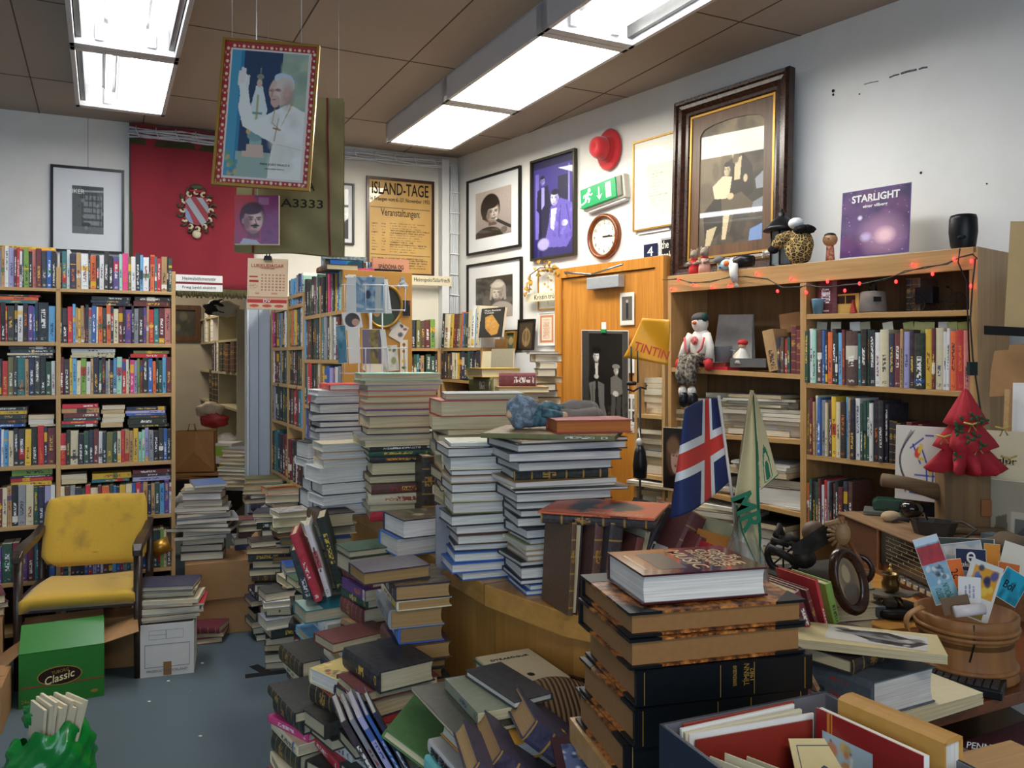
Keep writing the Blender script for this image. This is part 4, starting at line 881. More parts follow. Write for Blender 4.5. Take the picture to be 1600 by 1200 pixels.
# red hat hung on the wall
M,w,h = WR.rect(926,973,203,267,.01); m_felt = plain('red_felt','c01722',.8,noisy=.1,ns=60,sheen=.5)
t = thing('hat','bright red felt hat hung flat on the wall above the exit sign','hat',M @ T(.02,0,0)); rr = h / 2
mb = MB(); n = 36; pr = [(1.0,.0),(1.02,.012),(.9,.02),(.66,.016),(.6,.02),(.57,.07),(.53,.11),(.42,.135),(.2,.128),(.01,.12)]
mb.lathe([(r_ * rr,z_) for r_,z_ in pr],m_felt,n,None,False); mb.obj('felt',t,Matrix.Diagonal((.82,1,1,1)))
mb = MB(); mb.lathe([(.59 * rr,.024),(.585 * rr,.024),(.57 * rr,.055),(.59 * rr,.055)],plain('hat_band','8f0f18',.6),n,None,False); mb.obj('hat_band',t,Matrix.Diagonal((.83,1.01,1,1)))

# the great sepia picture leaning out from the wall
a = Art(150,190,'7a6a50'); a.vgrad('8d7c5e','4a4034'); a.blot(40,['968464','5b4e3c','3c342a'],.05,.2,(0,0,1,.7),.4); a.poly([(.45,.35),(.8,.2),(1,.28),(1,.95),(.3,1)],'3a3228'); a.blot(30,['2e2820','584b3a'],.04,.12,(.4,.3,1,1),.5)
a.poly([(.86,.52),(1,.46),(1,.6),(.88,.6)],'8c8f94'); a.poly([(.82,.7),(1,.66),(1,.76),(.84,.78)],'80848a'); a.poly([(.8,.9),(1,.86),(1,1),(.78,1)],'6f8bb8')
a.poly([(.52,.4),(.68,.3),(.82,.42),(.84,.62),(.7,.66),(.5,.6)],'2c251e');  a.poly([(.56,.34),(.66,.32),(.64,.5),(.55,.5)],'cdbb95')
face(a,.56,.275,.085,'c4b08a','4e4130','77654a',-1); a.ell(.57,.33,.045,.04,'6d5c44',soft=.5); face(a,.44,.405,.07,'cdbb94','2e261d','8a775a',-1); a.poly([(.22,.52),(.38,.45),(.52,.47),(.48,.62),(.28,.68)],'d8c8a4'); a.poly([(.08,.72),(.25,.62),(.5,.64),(.52,.8),(.3,.92),(.12,.97)],'2a231c'); a.poly([(.36,.64),(.66,.6),(.84,.7),(.8,.77),(.56,.74),(.5,.9),(.4,.9)],'574a38'); a.poly([(.4,.74),(.5,.74),(.44,.95),(.38,.95)],'c8b792'); a.poly([(.14,.86),(.3,.84),(.2,.99),(.12,.99)],'b9a883'); a.ell(.72,.5,.03,.03,'c8b48c'); a.ell(.5,.62,.05,.025,'c8b48c'); a.grain(.05)
M = WR.off(.03).M(WR.off(.03).P(1150,250)); LW = WR.off(.14)
bl,br_,tl_,tr_ = (1058,432),(1232,407),(1059,168),(1243,108)
GW = WR.off(.09); x0,x1 = GW.xy(1057),GW.xy(1236); gw = (x1 - x0).length; gy = (GW.Y(1058) + GW.Y(1240)) / 2
ztop = (Zv(168,GW.Y(1058)) + Zv(108,GW.Y(1240))) / 2; zbot = 2.03; ztop = 3.02
gm = (x0 + x1) / 2; GM = Matrix(((WR.d.x,0,WR.n.x,gm.x),(WR.d.y,0,WR.n.y,gm.y),(0,1,0,(ztop + zbot) / 2),(0,0,0,1))) @ RX(R(-2)) @ T(.012,0,0); gh = ztop - zbot
t = thing('framed_picture','great sepia picture of a seated couple in a heavy dark moulded frame','picture',GM)
mb = MB(); ring(mb,gw,gh,.10,0,.05,m_dark,[(0,0),(0,.045),(.1,.06),(.25,.058),(.32,.045),(.5,.042),(.62,.05),(.75,.03),(.9,.026),(1,.01)]); mb.box((-gw / 2 + .005,-gh / 2 + .005,-.002),(gw / 2 - .005,gh / 2 - .005,.002),m_dark); mb.obj('frame',t)
mb = MB(); ring(mb,gw - .195,gh - .195,.012,.01,.02,m_goldfr); tag(mb.obj('slip',t),'thin gold inner slip')
iw,ih = gw - .22,gh - .22; mb = MB(); ring(mb,iw,ih,.055,.006,.014,wood('inner_brown_mount','47301d','6d4a2d',1,.4))
for k in (-1,1): mb.prism([(k * (iw / 2 - .05),ih / 2 - .05),(k * (iw / 2 - .05),ih / 2 - .115),(k * (iw / 2 - .08),ih / 2 - .08),(k * (iw / 2 - .15),ih / 2 - .062),(0,ih / 2 - .055),(0,ih / 2 - .05)][::k],.0136,.0142,wood('inner_brown_mount','47301d','6d4a2d',1,.4))
mb.obj('mount',t)
m_gl = art_mat('glazed'); a.build('print',iw - .1,ih - .1,T(0,0,.008),t,m_gl)

# ---------------------------------------------------------------- wooden door with closer, poster and notes
WD = WR.off(.02)
M,w,h = WD.rect(884,1034,430,432,0); zt = Zv(437,WD.Y(885))
x0,x1 = WD.t(886),WD.t(1032); pm = WD.at((x0 + x1) / 2)
dM = Matrix(((WR.d.x,0,WR.n.x,pm.x),(WR.d.y,0,WR.n.y,pm.y),(0,1,0,0),(0,0,0,1))); dw = x1 - x0
mb = MB(); mb.box((-dw / 2,0,0),(dw / 2,zt,.035),m_door); mb.box((-dw / 2 - .07,0,-.01),(-dw / 2 - .004,zt + .07,.05),m_door); mb.box((dw / 2 + .004,0,-.01),(dw / 2 + .07,zt + .07,.05),m_door); mb.box((-dw / 2 - .004,zt + .005,-.01),(dw / 2 + .004,zt + .07,.05),m_door)
dr = struct(mb.obj('door_1',None,dM,bevel=.002))
mb = MB(); mb.tube([(dw / 2 - .02,zt * .7,.04),(dw / 2 - .02,zt * .7 + .1,.04)],.008,m_metal,8); mb.obj('hinge',dr)
mb = MB(); mb.cbox((.02,zt - .055,.065),(.29,.075,.055),plain('closer_grey','a9aeb4',.35,metal=.3)); cl = mb.obj('door_closer',dr,bevel=.004)
mb = MB(); mb.tube([(-.1,zt + .005,.07),(-.34,zt + .035,.09),(-.36,zt + .03,.06)],.007,m_metal,6); mb.tube([(-.1,zt + .005,.07),(.2,zt + .04,.09)],.006,m_metal,6); mb.obj('closer_arm',cl)
WP = WD.off(.045)
# posters, photographs on and around the door
def card(name,label,cat,ln,u0,u1,vt,vb,art,k=0,tilt=0,rz=0,gl='paper',th=.0015,group=None,matb=None):
 M,w,h = ln.rect(u0,u1,vt,vb,k); M = M @ RZ(R(rz)) @ RX(R(tilt)); mb = MB(); mb.box((-w / 2,-h / 2,0),(w / 2,h / 2,th),matb or m_paperw); t = mb.obj(name,None,M); tag(t,uniq(label),cat,group)
 if art: art.build('print',w * .985,h * .985,T(0,0,th + .0006),t,art_mat(gl))
 return t,w,h
a = Art(30,56,'dcd6cc'); a.rect(.15,.12,.85,.85,'57524c'); a.rect(.42,.3,.6,.8,'15130f'); a.ell(.51,.27,.08,.05,'a8a096')
card('small_photograph','small portrait photograph with white border hung beneath the door closer','photograph',WP,969,991,457,508,a)
a = Art(110,170,'1d1c1b'); a.rect(0,0,.16,1,'4c4a47'); a.rect(.88,0,1,1,'5a5854'); a.rect(.0,0,1,.03,'55524f'); a.blot(40,['35332f','4a4742','0e0d0d'],.02,.05,(0,.75,1,1),.7)
for i in range(20): a.line(.02 + .007 * i,0,.01 + .008 * i,1,.004,'2c2a28'); a.line(.89 + .006 * i,0,.9 + .006 * i,1,.004,'33312e')
a.ell(.33,.21,.10,.035,'0b0b0b'); face(a,.33,.275,.095,'d8d4cc','0d0d0d','77736c',0,0,0,'f0ece4')
a.poly([(.2,.37),(.32,.34),(.46,.37),(.52,.55),(.46,.58),(.2,.58),(.15,.55)],'1a1918'); a.poly([(.3,.35),(.37,.35),(.36,.5),(.31,.48)],'c4c0b8'); a.ell(.33,.5,.05,.025,'b8b4ac'); a.poly([(.16,.58),(.31,.55),(.3,.72),(.3,.95),(.2,.95),(.2,.72)],'6f6d69'); a.line(.24,.6,.25,.95,.012,'3a3936'); a.line(.44,.6,.5,.92,.012,'3f3d3a'); a.poly([(.36,.55),(.5,.58),(.5,.8),(.56,.93),(.44,.94),(.38,.75)],'6a6864')
face(a,.755,.42,.07,'ccc8c0','3a3835','78746d'); a.ell(.75,.38,.08,.026,'85817a');  a.poly([(.64,.5),(.75,.47),(.87,.52),(.88,.66),(.78,.7),(.64,.68)],'6d6a64'); a.ell(.74,.67,.06,.03,'c0bbb2'); a.poly([(.66,.68),(.74,.7),(.72,.92),(.64,.92)],'4f4d49'); a.poly([(.76,.7),(.86,.7),(.84,.92),(.76,.9)],'44423f'); a.line(.6,.96,.9,.96,.02,'8a877f'); a.grain(.09)
t,w,h = card('film_poster','black and white poster of a seated man and child clipped to the door','poster',WP,908,981,516,662,a,.01,2,-2,'gloss')
mb = MB(); mb.box((-.02,h / 2 - .005,.001),(.02,h / 2 + .05,.006),m_paperw); mb.box((-.022,h / 2 - .015,.002),(.022,h / 2 + .006,.012),plain('green_clip','1f8a4c',.3)); mb.obj('clip',t)
a = Art(60,90,'d9d4cb'); 
for i in range(3):
 for j in range(2): a.rect(.06 + .32 * i,.12 + .36 * j,.3 + .32 * i,.42 + .36 * j,['3a2c30','7d8a86','23222a'][(i + j) % 3]); a.ell(.18 + .32 * i,.25 + .36 * j,.05,.06,'c8a890')
a.lines(.06,.86,.94,.95,3,'6a6560')
card('photo_sheet','white sheet of small photographs pinned low on the door beside the poster','poster',WP,976,1008,616,672,a,.0,0,0)
card('paper_notice','blank white paper notice on the door behind the iron hook','paper',WP,979,1010,555,583,None)
# dried leaf garland and botanical frame, left of the door
a = Art(40,80,'ece9dd'); a.line(.5,.9,.5,.2,.02,'9a8a50'); [a.ell(.5 + .2 * math.sin(i * 2.1),.2 + i * .08,.07,.03,'c9a450',i * 40) for i in range(8)]
framed('pale botanical print in a thin gold frame under the dried leaf garland',WR,842,873,420,484,a,.010,m_goldfr,0,.014)
a = Art(60,84,'e6ded0'); a.rect(.1,.07,.9,.93,'c9825c'); a.rect(.2,.14,.8,.86,'ead9c4'); a.lines(.27,.2,.73,.82,14,'b8714c',.5,.2); a.rect(.35,.3,.65,.7,'d6a282',.5)
framed('terracotta and cream ornamental print in a white frame by the door',WR,842,869,488,540,a,.006,m_white,0,.012)
m_leaf = plain('dried_leaf','b98e34',.7,noisy=.3,ns=40)
t = thing('dried_garland','garland of dried golden leaves draped above the small botanical print','garland',WR.M(WR.off(.03).P(850,432))); rg = random.Random(5)
mb = MB(); mb.tube([(-.17,-.10,0),(-.13,.02,.02),(-.02,.06,.02),(.10,.05,.02),(.2,.01,.01)],.004,plain('garland_twig','55432a',.8),5); mb.obj('twig',t)
for i in range(30):
 f_ = rg.random(); x = -.17 + .38 * f_; y = -.1 + .16 * min(1,f_ * 2.5) - (.05 if f_ > .8 else 0) + rg.uniform(-.04,.04); L_ = rg.uniform(.03,.055)
 mb = MB(); mb.sheet(4,3,lambda a_,b_: (L_ * (a_ - .5),L_ * .5 * math.sin(math.pi * a_) * (b_ - .5) * 2 * .6,.012 * math.sin(a_ * 4) + .006 * b_),m_leaf); mb.obj('leaf',t,mat4((x,y,rg.uniform(.01,.05)),R(rg.uniform(0,360)),R(rg.uniform(-50,50)),R(rg.uniform(-50,50))))
strip_sign(WR,820,881,457,470,'Kristin trú','cream paper strip sign crossing the botanical print beside the door',.05,.5,.55,m_paper)
# light switch panel
M,w,h = WR.rect(806,822,566,583,.0); t = thing('light_switch','cream triple light switch low on the wall by the corner shelves','light switch',M); mb = MB(); mb.box((-w / 2,-h / 2,0),(w / 2,h / 2,.012),plain('switch_cream','b8a682',.4)); mb.obj('plate',t,bevel=.003)
for i in range(3): mb = MB(); mb.box((-w * .3 + i * w * .21,-h * .25,.012),(-w * .3 + i * w * .21 + w * .14,h * .2,.018),m_offw); mb.obj('rocker',t)

# ---------------------------------------------------------------- things hung from the ceiling
def hung(px,py,Y): return P(px,py,Y)
# poster of a man in white, tilting
Yp = 3.0
c = [P(350,64,Yp),P(499,60,Yp),P(484,302,Yp - .0),P(337,297,Yp)]
cx = sum((q for q in c),Vector()) / 4; wP = (c[1] - c[0]).length; hP = (c[3] - c[0]).length
PM = Matrix.Translation(cx) @ RZ(R(4)) @ RX(R(90 - 4)) @ RZ(R(-3.3))
a = Art(170,250,'b01c2c'); k = .062
a.rect(k,k / a.asp,1 - k,1 - k / a.asp,'e8d8d0'); X0,X1,Y0,Y1 = .085,.905,.085 / a.asp,1 - .09 / a.asp
rr_ = np.clip(1,0,1)
for i in range(11):
 yy_ = .05 + i * .09
 for xx_ in (.035,.965):
  a.ell(xx_,yy_,.016,.016 / a.asp,'f0d9a8'); a.ell(xx_,yy_ + .045,.010,.010 / a.asp,'f3e6c8')
  for q in (-1,1): a.ell(xx_ + q * .03,yy_ + .03,.008,.012,'e8c9a0')
for i in range(9):
 xx_ = .10 + i * .10
 for yy_ in (.028,.972): a.ell(xx_,yy_,.016,.016 / a.asp,'f0d9a8'); a.ell(xx_ + .05,yy_,.009,.009 / a.asp,'f3e6c8')
bx0 = a.a.copy(); inn = (a.x > X0) & (a.x < X1) & (a.y > Y0) & (a.y < Y1)
b2 = Art(170,250,'1d3a5c'); b2.rect(0,0,.16,1,'2f7fa6'); b2.rect(0,0,.12,1,'4a9ab8'); b2.rect(.66,0,1,.5,'9fb0a0'); b2.blot(12,['b9c2a0','8aa08c'],.05,.12,(.68,.05,1,.5),.6)
b2.poly([(.13,1),(.13,.8),(.6,.8),(.66,1)],'9fb2a6'); b2.poly([(.22,.84),(.22,.79),(.27,.79),(.27,.74),(.48,.74),(.5,.84)],'d9b8a4'); b2.rect(.3,.70,.46,.74,'9db5a8'); b2.ell(.37,.67,.1,.045,'7f9fa0'); b2.ell(.28,.64,.03,.02,'d8b070')
b2.poly([(.34,.27),(.42,.27),(.5,.45),(.48,.62),(.28,.62),(.29,.42)],'dfe6e2'); b2.ell(.38,.25,.035,.035,'dbb79c'); b2.ell(.385,.2,.045,.022,'8f8f7c'); b2.line(.385,.17,.385,.13,.012,'8f8f7c'); b2.line(.37,.35,.37,.56,.03,'b9b27c'); b2.rect(.30,.48,.44,.50,'7f9a8c')
b2.poly([(.10,.24),(.15,.17),(.20,.18),(.25,.22),(.24,.30),(.26,.38),(.34,.55),(.5,.5),(.6,.46),(.78,.40),(1,.46),(1,1),(.56,1),(.6,.72),(.36,.65),(.2,.6),(.12,.45),(.14,.36)],'f1eee4')
for q in ((.12,.17,.11,.27),(.15,.14,.15,.25),(.18,.15,.17,.25),(.235,.20,.22,.28)): b2.line(*q,.03,'f0e2da')
b2.ell(.66,.30,.15,.115,'d9b7a6',10); b2.ell(.70,.21,.13,.05,'c9d4e2',12); b2.ell(.72,.25,.12,.06,'dccabc',12); b2.ell(.63,.31,.05,.06,'e8cdbf',soft=1,al=.8); b2.ell(.76,.34,.07,.09,'b98c80',soft=1,al=.7); b2.ell(.55,.3,.03,.012,'a87c72',soft=.8); b2.ell(.63,.295,.035,.012,'a87c72',soft=.8); b2.ell(.74,.31,.04,.04,'cfa696'); b2.ell(.6,.385,.06,.05,'d2ab9a'); b2.line(.59,.295,.63,.29,.012,'7d5c55'); b2.line(.52,.305,.55,.31,.012,'7d5c55'); b2.line(.56,.30,.545,.35,.02,'c08f82'); b2.line(.56,.375,.6,.37,.01,'8f5c55')
b2.line(.6,.44,.58,.56,.012,'b9923c'); b2.line(.82,.4,.7,.58,.012,'b9923c'); b2.line(.58,.56,.66,.6,.012,'b9923c'); b2.line(.66,.52,.62,.7,.016,'9c7830'); b2.line(.6,.6,.69,.61,.018,'9c7830')
b2.blot(14,['e2dccb','f8f6ee','d6d2c6'],.05,.12,(.62,.5,1,.95),.4); b2.blot(10,['3f8aa0','74a06c','c9b060'],.02,.04,(.02,.82,.14,.98),.8); b2.line(.58,.72,1,.76,.006,'c8c4b4')
# paste the inner picture
sy = np.clip(((a.y - Y0) / (Y1 - Y0) * 249),0,249).astype(int); sx = np.clip(((a.x - X0) / (X1 - X0) * 169),0,169).astype(int); a.a = np.where(inn[...,None],b2.a[sy,sx],bx0)
t = thing('hanging_poster','red-bordered poster of a man in white robes hung tilting from the ceiling','poster',PM)
mb = MB(); ring(mb,wP,hP,.009,0,.02,m_goldfr); mb.box((-wP / 2 + .002,-hP / 2 + .002,-.001),(wP / 2 - .002,hP / 2 - .002,.002),plain('backing_board','6a5843',.9)); tag(mb.obj('frame',t),'thin golden frame')
a.build('print',wP - .016,hP - .016,T(0,0,.006),t,art_mat('glazed'))
text('PAPA JOÃO PAULO II',T(wP * .12,-hP * .335,.007),wP * .30,.012,m_ink,t); text('KAROL JÓZEF WOJTYLA',T(wP * .12,-hP * .365,.007),wP * .2,.006,m_ink,t)
mb = MB()
for q in (-.42,.3):
 p0 = Vector((wP * q,hP / 2,0)); p1 = PM.inverted() @ Vector(((PM @ p0).x,(PM @ p0).y,HZ)); mb = MB(); mb.tube([p0,p1],.0008,m_cab,4); mb.obj('hanging_wire',t)
# canvas sack with stencilled letters
m_canvas,nt,b = nodes('olive_canvas'); tc = nd(nt,'ShaderNodeTexCoord'); f = noise(nt,tc.outputs['Object'],7,5); f2 = noise(nt,tc.outputs['Object'],350,2)
nt.links.new(mixc(nt,f,hx('6f6644'),hx('9a8d60')),b.inputs['Base Color']); b.inputs['Roughness'].default_value = .95; bump(nt,b,f2,.4); MATS['olive_canvas'] = m_canvas
Yb = 3.45; p0,p1 = P(374,152,Yb),P(538,152,Yb); cW = (p1 - p0).length; cH = (397 - 152) * Yb / F; cc_ = (p0 + p1) / 2 - Vector((0,0,cH / 2))
CM = Matrix.Translation(cc_) @ RZ(R(6)) @ RX(R(90)) @ RZ(R(-1.5))
t = thing('canvas_sack','olive canvas sack with stencilled numbers hanging behind the red-bordered poster','sack',CM)
def cf(s): return lambda a_,b_: ((a_ - .5) * cW * (.94 + .08 * b_),cH / 2 - b_ * cH - .03 * math.sin(a_ * 3.1) * 0 - .003 * math.sin(a_ * 9),s * (.02 + .03 * math.sin(math.pi * min(1,b_ * 1.02)) * math.sin(math.pi * a_) + .007 * math.sin(9 * b_ + 7 * a_ + s) + .004 * math.sin(23 * b_ - 13 * a_)))
mb = MB(); mb.sheet(36,36,cf(1),m_canvas); mb.sheet(36,36,cf(-1),m_canvas); mb.obj('canvas',t)
m_stripe = plain('maroon_stripe','6e2a22',.9); fz = cf(1)
for q in (.13,.83): mb = MB(); mb.sheet(1,36,lambda a_,b_: (fz(q + .02 * a_,b_)[0] + .015 * b_,fz(q,b_)[1],fz(q + .02 * a_,b_)[2] + .002),m_stripe); tag(mb.obj('stripe',t),'faded maroon woven stripe')
m_sten = plain('stencil_black','2a2a20',.9); zz_ = .056
text('A',T(cW * .20,-cH * .08,zz_),.03,.035,m_sten,t,bold=.02); text('A3333',T(cW * .12,-cH * .19,zz_),.17,.035,m_sten,t,bold=.015)
for q in (-.35,.42): mb = MB(); a0 = Vector((cW * q,cH / 2,0)); wp_ = CM @ a0; mb.tube([a0,CM.inverted() @ Vector((wp_.x,wp_.y,HZ))],.0008,m_cab,4); mb.obj('hanging_wire',t)
# magazine with a mustached face in front of the sack
a = Art(90,105,'b0334a'); a.vgrad('c2302f','a04a78'); a.poly([(.42,0),(1,0),(1,1),(.6,1),(.6,.3)],'7a3c78',.8); a.rect(.55,.05,.78,.2,'a86f90'); a.poly([(.12,1),(.2,.88),(.5,.92),(.58,1)],'b9b6c8'); a.ell(.42,.3,.24,.16,'4a2338',soft=.3); face(a,.42,.5,.34,'d0a09c','4a2338','7a4458',1,0,0,'ecc4b4',.3); a.blot(8,['8c4c86','6d3570'],.03,.08,(.65,.3,1,1),.5); a.grain(.05)
Ym = 3.3; p0,p1 = P(367,305,Ym),P(435,305,Ym); mw_ = (p1 - p0).length; mh_ = 76 * Ym / F
MM = Matrix.Translation((p0 + p1) / 2 - Vector((0,0,mh_ / 2))) @ RZ(R(3)) @ RX(R(90))
mb = MB(); mb.box((-mw_ / 2,-mh_ / 2 - .004,-.02),(mw_ / 2,mh_ / 2,-.001),m_paper); t = mb.obj('hanging_magazine',None,MM); tag(t,uniq('red and violet magazine with a mustached face hung before the canvas sack'),'magazine'); a.build('cover_print',mw_,mh_,T(0,0,.0),t,art_mat('gloss'))
mb = MB(); p = MM @ Vector((0,mh_ / 2,0)); mb.tube([(0,mh_ / 2,-.01),MM.inverted() @ Vector((p.x,p.y,HZ))],.0008,m_cab,4); mb.obj('hanging_wire',t)
# wall calendar on a bulldog clip
Yc = 3.9; p0,p1 = P(387,404,Yc),P(449,404,Yc); w = (p1 - p0).length; h = 80 * Yc / F; KM = Matrix.Translation((p0 + p1) / 2 - Vector((0,0,h / 2))) @ RZ(R(4)) @ RX(R(90)) @ RZ(R(-1.2))
t = thing('calendar','cream and red lottery calendar hung from a black bulldog clip','calendar',KM)
mb = MB(); mb.box((-w / 2,-h * .5,-.002),(w / 2,h / 2,0),m_paper); mb.box((-w / 2 + .001,-h * .24,0),(w / 2 - .001,h * .25,.002),m_paper); mb.obj('pages',t)
a = Art(90,110,'e7c9a4'); a.rect(0,.75,1,.765,'c9836c'); a.rect(0,.8,1,.87,'c43a34'); a.rect(.02,.76,.98,.79,'d88b74',.6)
for j in range(6):
 for i in range(7): a.rect(.34 + i * .09,.3 + j * .06,.39 + i * .09,.33 + j * .06,'c8604e' if i == 6 else '9f5a48',.75)
for q in (.18,.5,.8): a.ell(q,.93,.12,.03,'d2553f')
a.rect(.05,.34,.26,.36,'c43a34'); a.rect(.04,.42,.28,.46,'b82e2a'); a.lines(.05,.5,.27,.62,4,'b84438',.4); a.rect(.2,.66,.3,.7,'c8604e',.6); a.rect(.6,.66,.75,.7,'c8604e',.6)
a.build('print',w * .98,h * .97,T(0,-h * .005,.0026),t)
text('LUKKUDAGAR',T(0,h * .36,.003),w * .8,.016,m_inkr,t); text('VINNINGAR',T(0,h * .31,.003),w * .35,.007,m_inkr,t); text('DV',T(0,-h * .33,.0032),.035,.014,m_paperw,t,bold=.02)
mb = MB(); mb.prism([(-.02,0),(.02,0),(.014,.02),(-.014,.02)],-.008,.01,m_black); mb.tube([(-.006,.018,0),(-.008,.04,0),(.008,.04,0),(.006,.018,0)],.003,m_black,6); cp_ = mb.obj('bulldog_clip',t,T(0,h / 2 - .008,0))
mb = MB(); p = KM @ Vector((0,h / 2 + .03,0)); mb.tube([(0,h / 2 + .03,0),KM.inverted() @ Vector((p.x,p.y,HZ))],.0008,m_cab,4); mb.obj('hanging_wire',t)
# ---------------------------------------------------------------- middle bookcases: a row running away to the back wall, fronts towards the aisle
LMid = Line((-.873 - .51 * 1.85,4.3 + 1.85),(-.873,4.3)); kY = LMid.Y
um = [424,449,473,500,535]; tm = [LMid.t(u) for u in um]
zA = [Zv(v,kY(473)) for v in (473,541,604,670,689,762,850)]; zB = [Zv(v,kY(500)) for v in (490,562,637,696,772,870)]
zA = zA[:4] + zA[5:] ; zA[-1] = max(zA[-1],.1)
bookcase('oak bookcase unit against the back wall, behind the calendar',LMid,tm[:3],[[(z,z) for z in zA + [.08]]] * 2,2.0,.3,m_pine,m_pinex,m_back=MATS['bookcase_back'])
bookcase('oak bookcase unit ending in the corkboard panel, nearer the counter',LMid,[tm[2] + .022] + tm[3:],[[(z,z) for z in zB + [.1]]] * 2,2.0,.37,m_pine,m_pinex,m_back=MATS['bookcase_back'],topboard=False)
GM_ = 'hardcovers standing in the middle bookcases'; cols = 'kdnmtguzwcbsernmgkjavw'
rr_ = random.Random(77)
def rspec(n,pool=cols,ws=(2,4),kinds=''):
 out = []
 for _ in range(n): out.append(rr_.choice(pool) + f'{rr_.uniform(*ws):.1f}' + (rr_.choice(kinds) if kinds else ''))
 return ' '.join(out)
def MRow(i,j,zs,zi,spec,vt,where,anchor,u=None):
 u0,u1 = (um[i] + .8,um[j] - .8) if u is None else u
 Y = kY((u0 + u1) / 2); v = HOR - (zs[zi] - CZ) * F / Y
 shelf_row(LMid,u0,u1,v,v - (vt * F / Y),spec,where,anchor,GM_,'h' if zi < 2 and i > 1 else 'c' if zi < 3 else 'o',.17,z=zs[zi],inset=.006)  # binding kind is assigned by bay and shelf; these are all hardcovers
MRow(0,1,zA,1,'p2 m3 j3 b2 e2 d3 w2 k2',.25,'second shelf of the first bay','the jamb')
MRow(1,2,zA,1,'l3 o2 e2 y3 v2 g3 e2 w2 l2',.25,'second shelf of the second bay','the jamb')
MRow(0,1,zA,2,'w2 m3 u3 z3 e3 z3 g3 e2',.26,'third shelf of the first bay','the jamb')
MRow(1,2,zA,2,'z4 k3 m4 z3 g3 n3 c4',.26,'third shelf of the second bay','the jamb')
MRow(0,1,zA,3,'e3 k3 d3 k3 g3 k3',.24,'fourth shelf of the first bay','the jamb')
MRow(1,2,zA,3,'k3 u4 r4 m4 t4 s3',.24,'fourth shelf of the second bay','the jamb')
MRow(0,1,zA,4,'d3 t3 n4 k3 m4 m3',.27,'fifth shelf of the first bay','the jamb')
MRow(1,2,zA,4,'m5 g3 k4 w2 m4 k3 c3',.25,'fifth shelf of the second bay','the jamb')
MRow(1,2,zA,0,'k2 w2 s3 s3 e3 n2 b3 w2 h2',.18,'top shelf of the second bay','the jamb')
MRow(2,3,zB,0,'z5 d4 g3 k4 d3 m3 e3 g3 k3',.22,'top shelf of the third bay','the post')
MRow(3,4,zB,0,'k4 k3 w2 p3 e3 g2 y3 b3 h3 p2 k2',.21,'top shelf of the fourth bay','the post')
MRow(2,3,zB,1,'s2 u3 m3 z3 k4 g3 n3 k3',.255,'second shelf of the third bay','the post')
MRow(3,4,zB,1,'t3 e3 k3 c2 e3 w2 m4 k3',.24,'second shelf of the fourth bay','the post')
MRow(2,3,zB,2,'g4 e3 r6 k3 d4 j3 w3 k2',.25,'third shelf of the third bay','the post')
MRow(3,4,zB,2,'y2 b4 b3 i3 f3 w3 e3 r2',.23,'third shelf of the fourth bay','the post')
MRow(2,3,zB,3,'b2 w2 b2 o3 e4 b2 w3 e2 m5 n3 k2',.235,'fourth shelf of the third bay','the post')
MRow(3,4,zB,3,'k3 c3 c3 s3 w2 m3 k3 e2',.28,'fourth shelf of the fourth bay','the post')
MRow(2,3,zB,4,'m4 n4 z4 n3 k3 t3 g3',.26,'fifth shelf of the third bay','the post')
MRow(3,4,zB,4,'k3 m3 c3 n3 u3 g4',.26,'fifth shelf of the fourth bay','the post')
MRow(2,3,zB,5,'u4 w3 k3 m4 n3 z3',.25,'low shelf of the third bay','the post')
MRow(0,1,zA,5,'k4 m4 n4 u4',.25,'low shelf of the first bay','the jamb'); MRow(1,2,zA,5,'u4 k4 z4 m3 w2',.25,'low shelf of the second bay','the jamb')
# end panel as a pinboard, facing the counter
LP_ = Line((-.873,4.3),(-.873 + .907 * .372,4.3 + .421 * .372)); zpt = Zv(421,4.3)
m_ochre = plain('ochre_board','b98436',.6,noisy=.06,ns=60)
eM = LP_.M(Vector((*LP_.at(.186),0)))
t = thing('pinboard','ochre end panel of the middle bookcase used as a pinboard behind the card rack','pinboard',eM); mb = MB(); mb.box((-.186,0,-.02),(.186,zpt,.002),m_ochre); mb.obj('board',t,bevel=.002)
LPo = LP_.off(.004)
# oval painting
M,w,h = LPo.rect(571,629,444,514,.006); mb = MB(); t = thing('oval_painting','oval gilt-framed painting of a long-haired figure in green on the ochre pinboard','picture',M @ RZ(R(-12)))
a = Art(60,70,'2a2418'); a.ell(.5,.35,.14,.13,'b8925e'); a.ell(.45,.32,.16,.14,'4a3018'); a.ell(.56,.38,.09,.09,'d0a878'); a.poly([(.3,.5),(.6,.46),(.85,.7),(.9,1),(.2,1)],'2f4a38'); a.ell(.3,.7,.12,.1,'a07848')
def oval(co,W_,H_): 
 x = co[...,0] / (W_ / 2); y = co[...,1] / (H_ / 2); co[...,0] = x * np.sqrt(1 - y * y / 2) * W_ / 2; co[...,1] = y * np.sqrt(1 - x * x / 2) * H_ / 2; return co
a.build('canvas',w * .9,h * .9,T(0,0,.004),t,art_mat('glazed'),oval)
n = 40; prof = [(1,0),(1,.012),(.93,.018),(.87,.012),(.86,.003)]; mb = MB(); mb.lathe(prof,m_goldfr,n,Matrix.Diagonal((w / 2,h / 2,1,1)),False); mb.obj('frame',t)
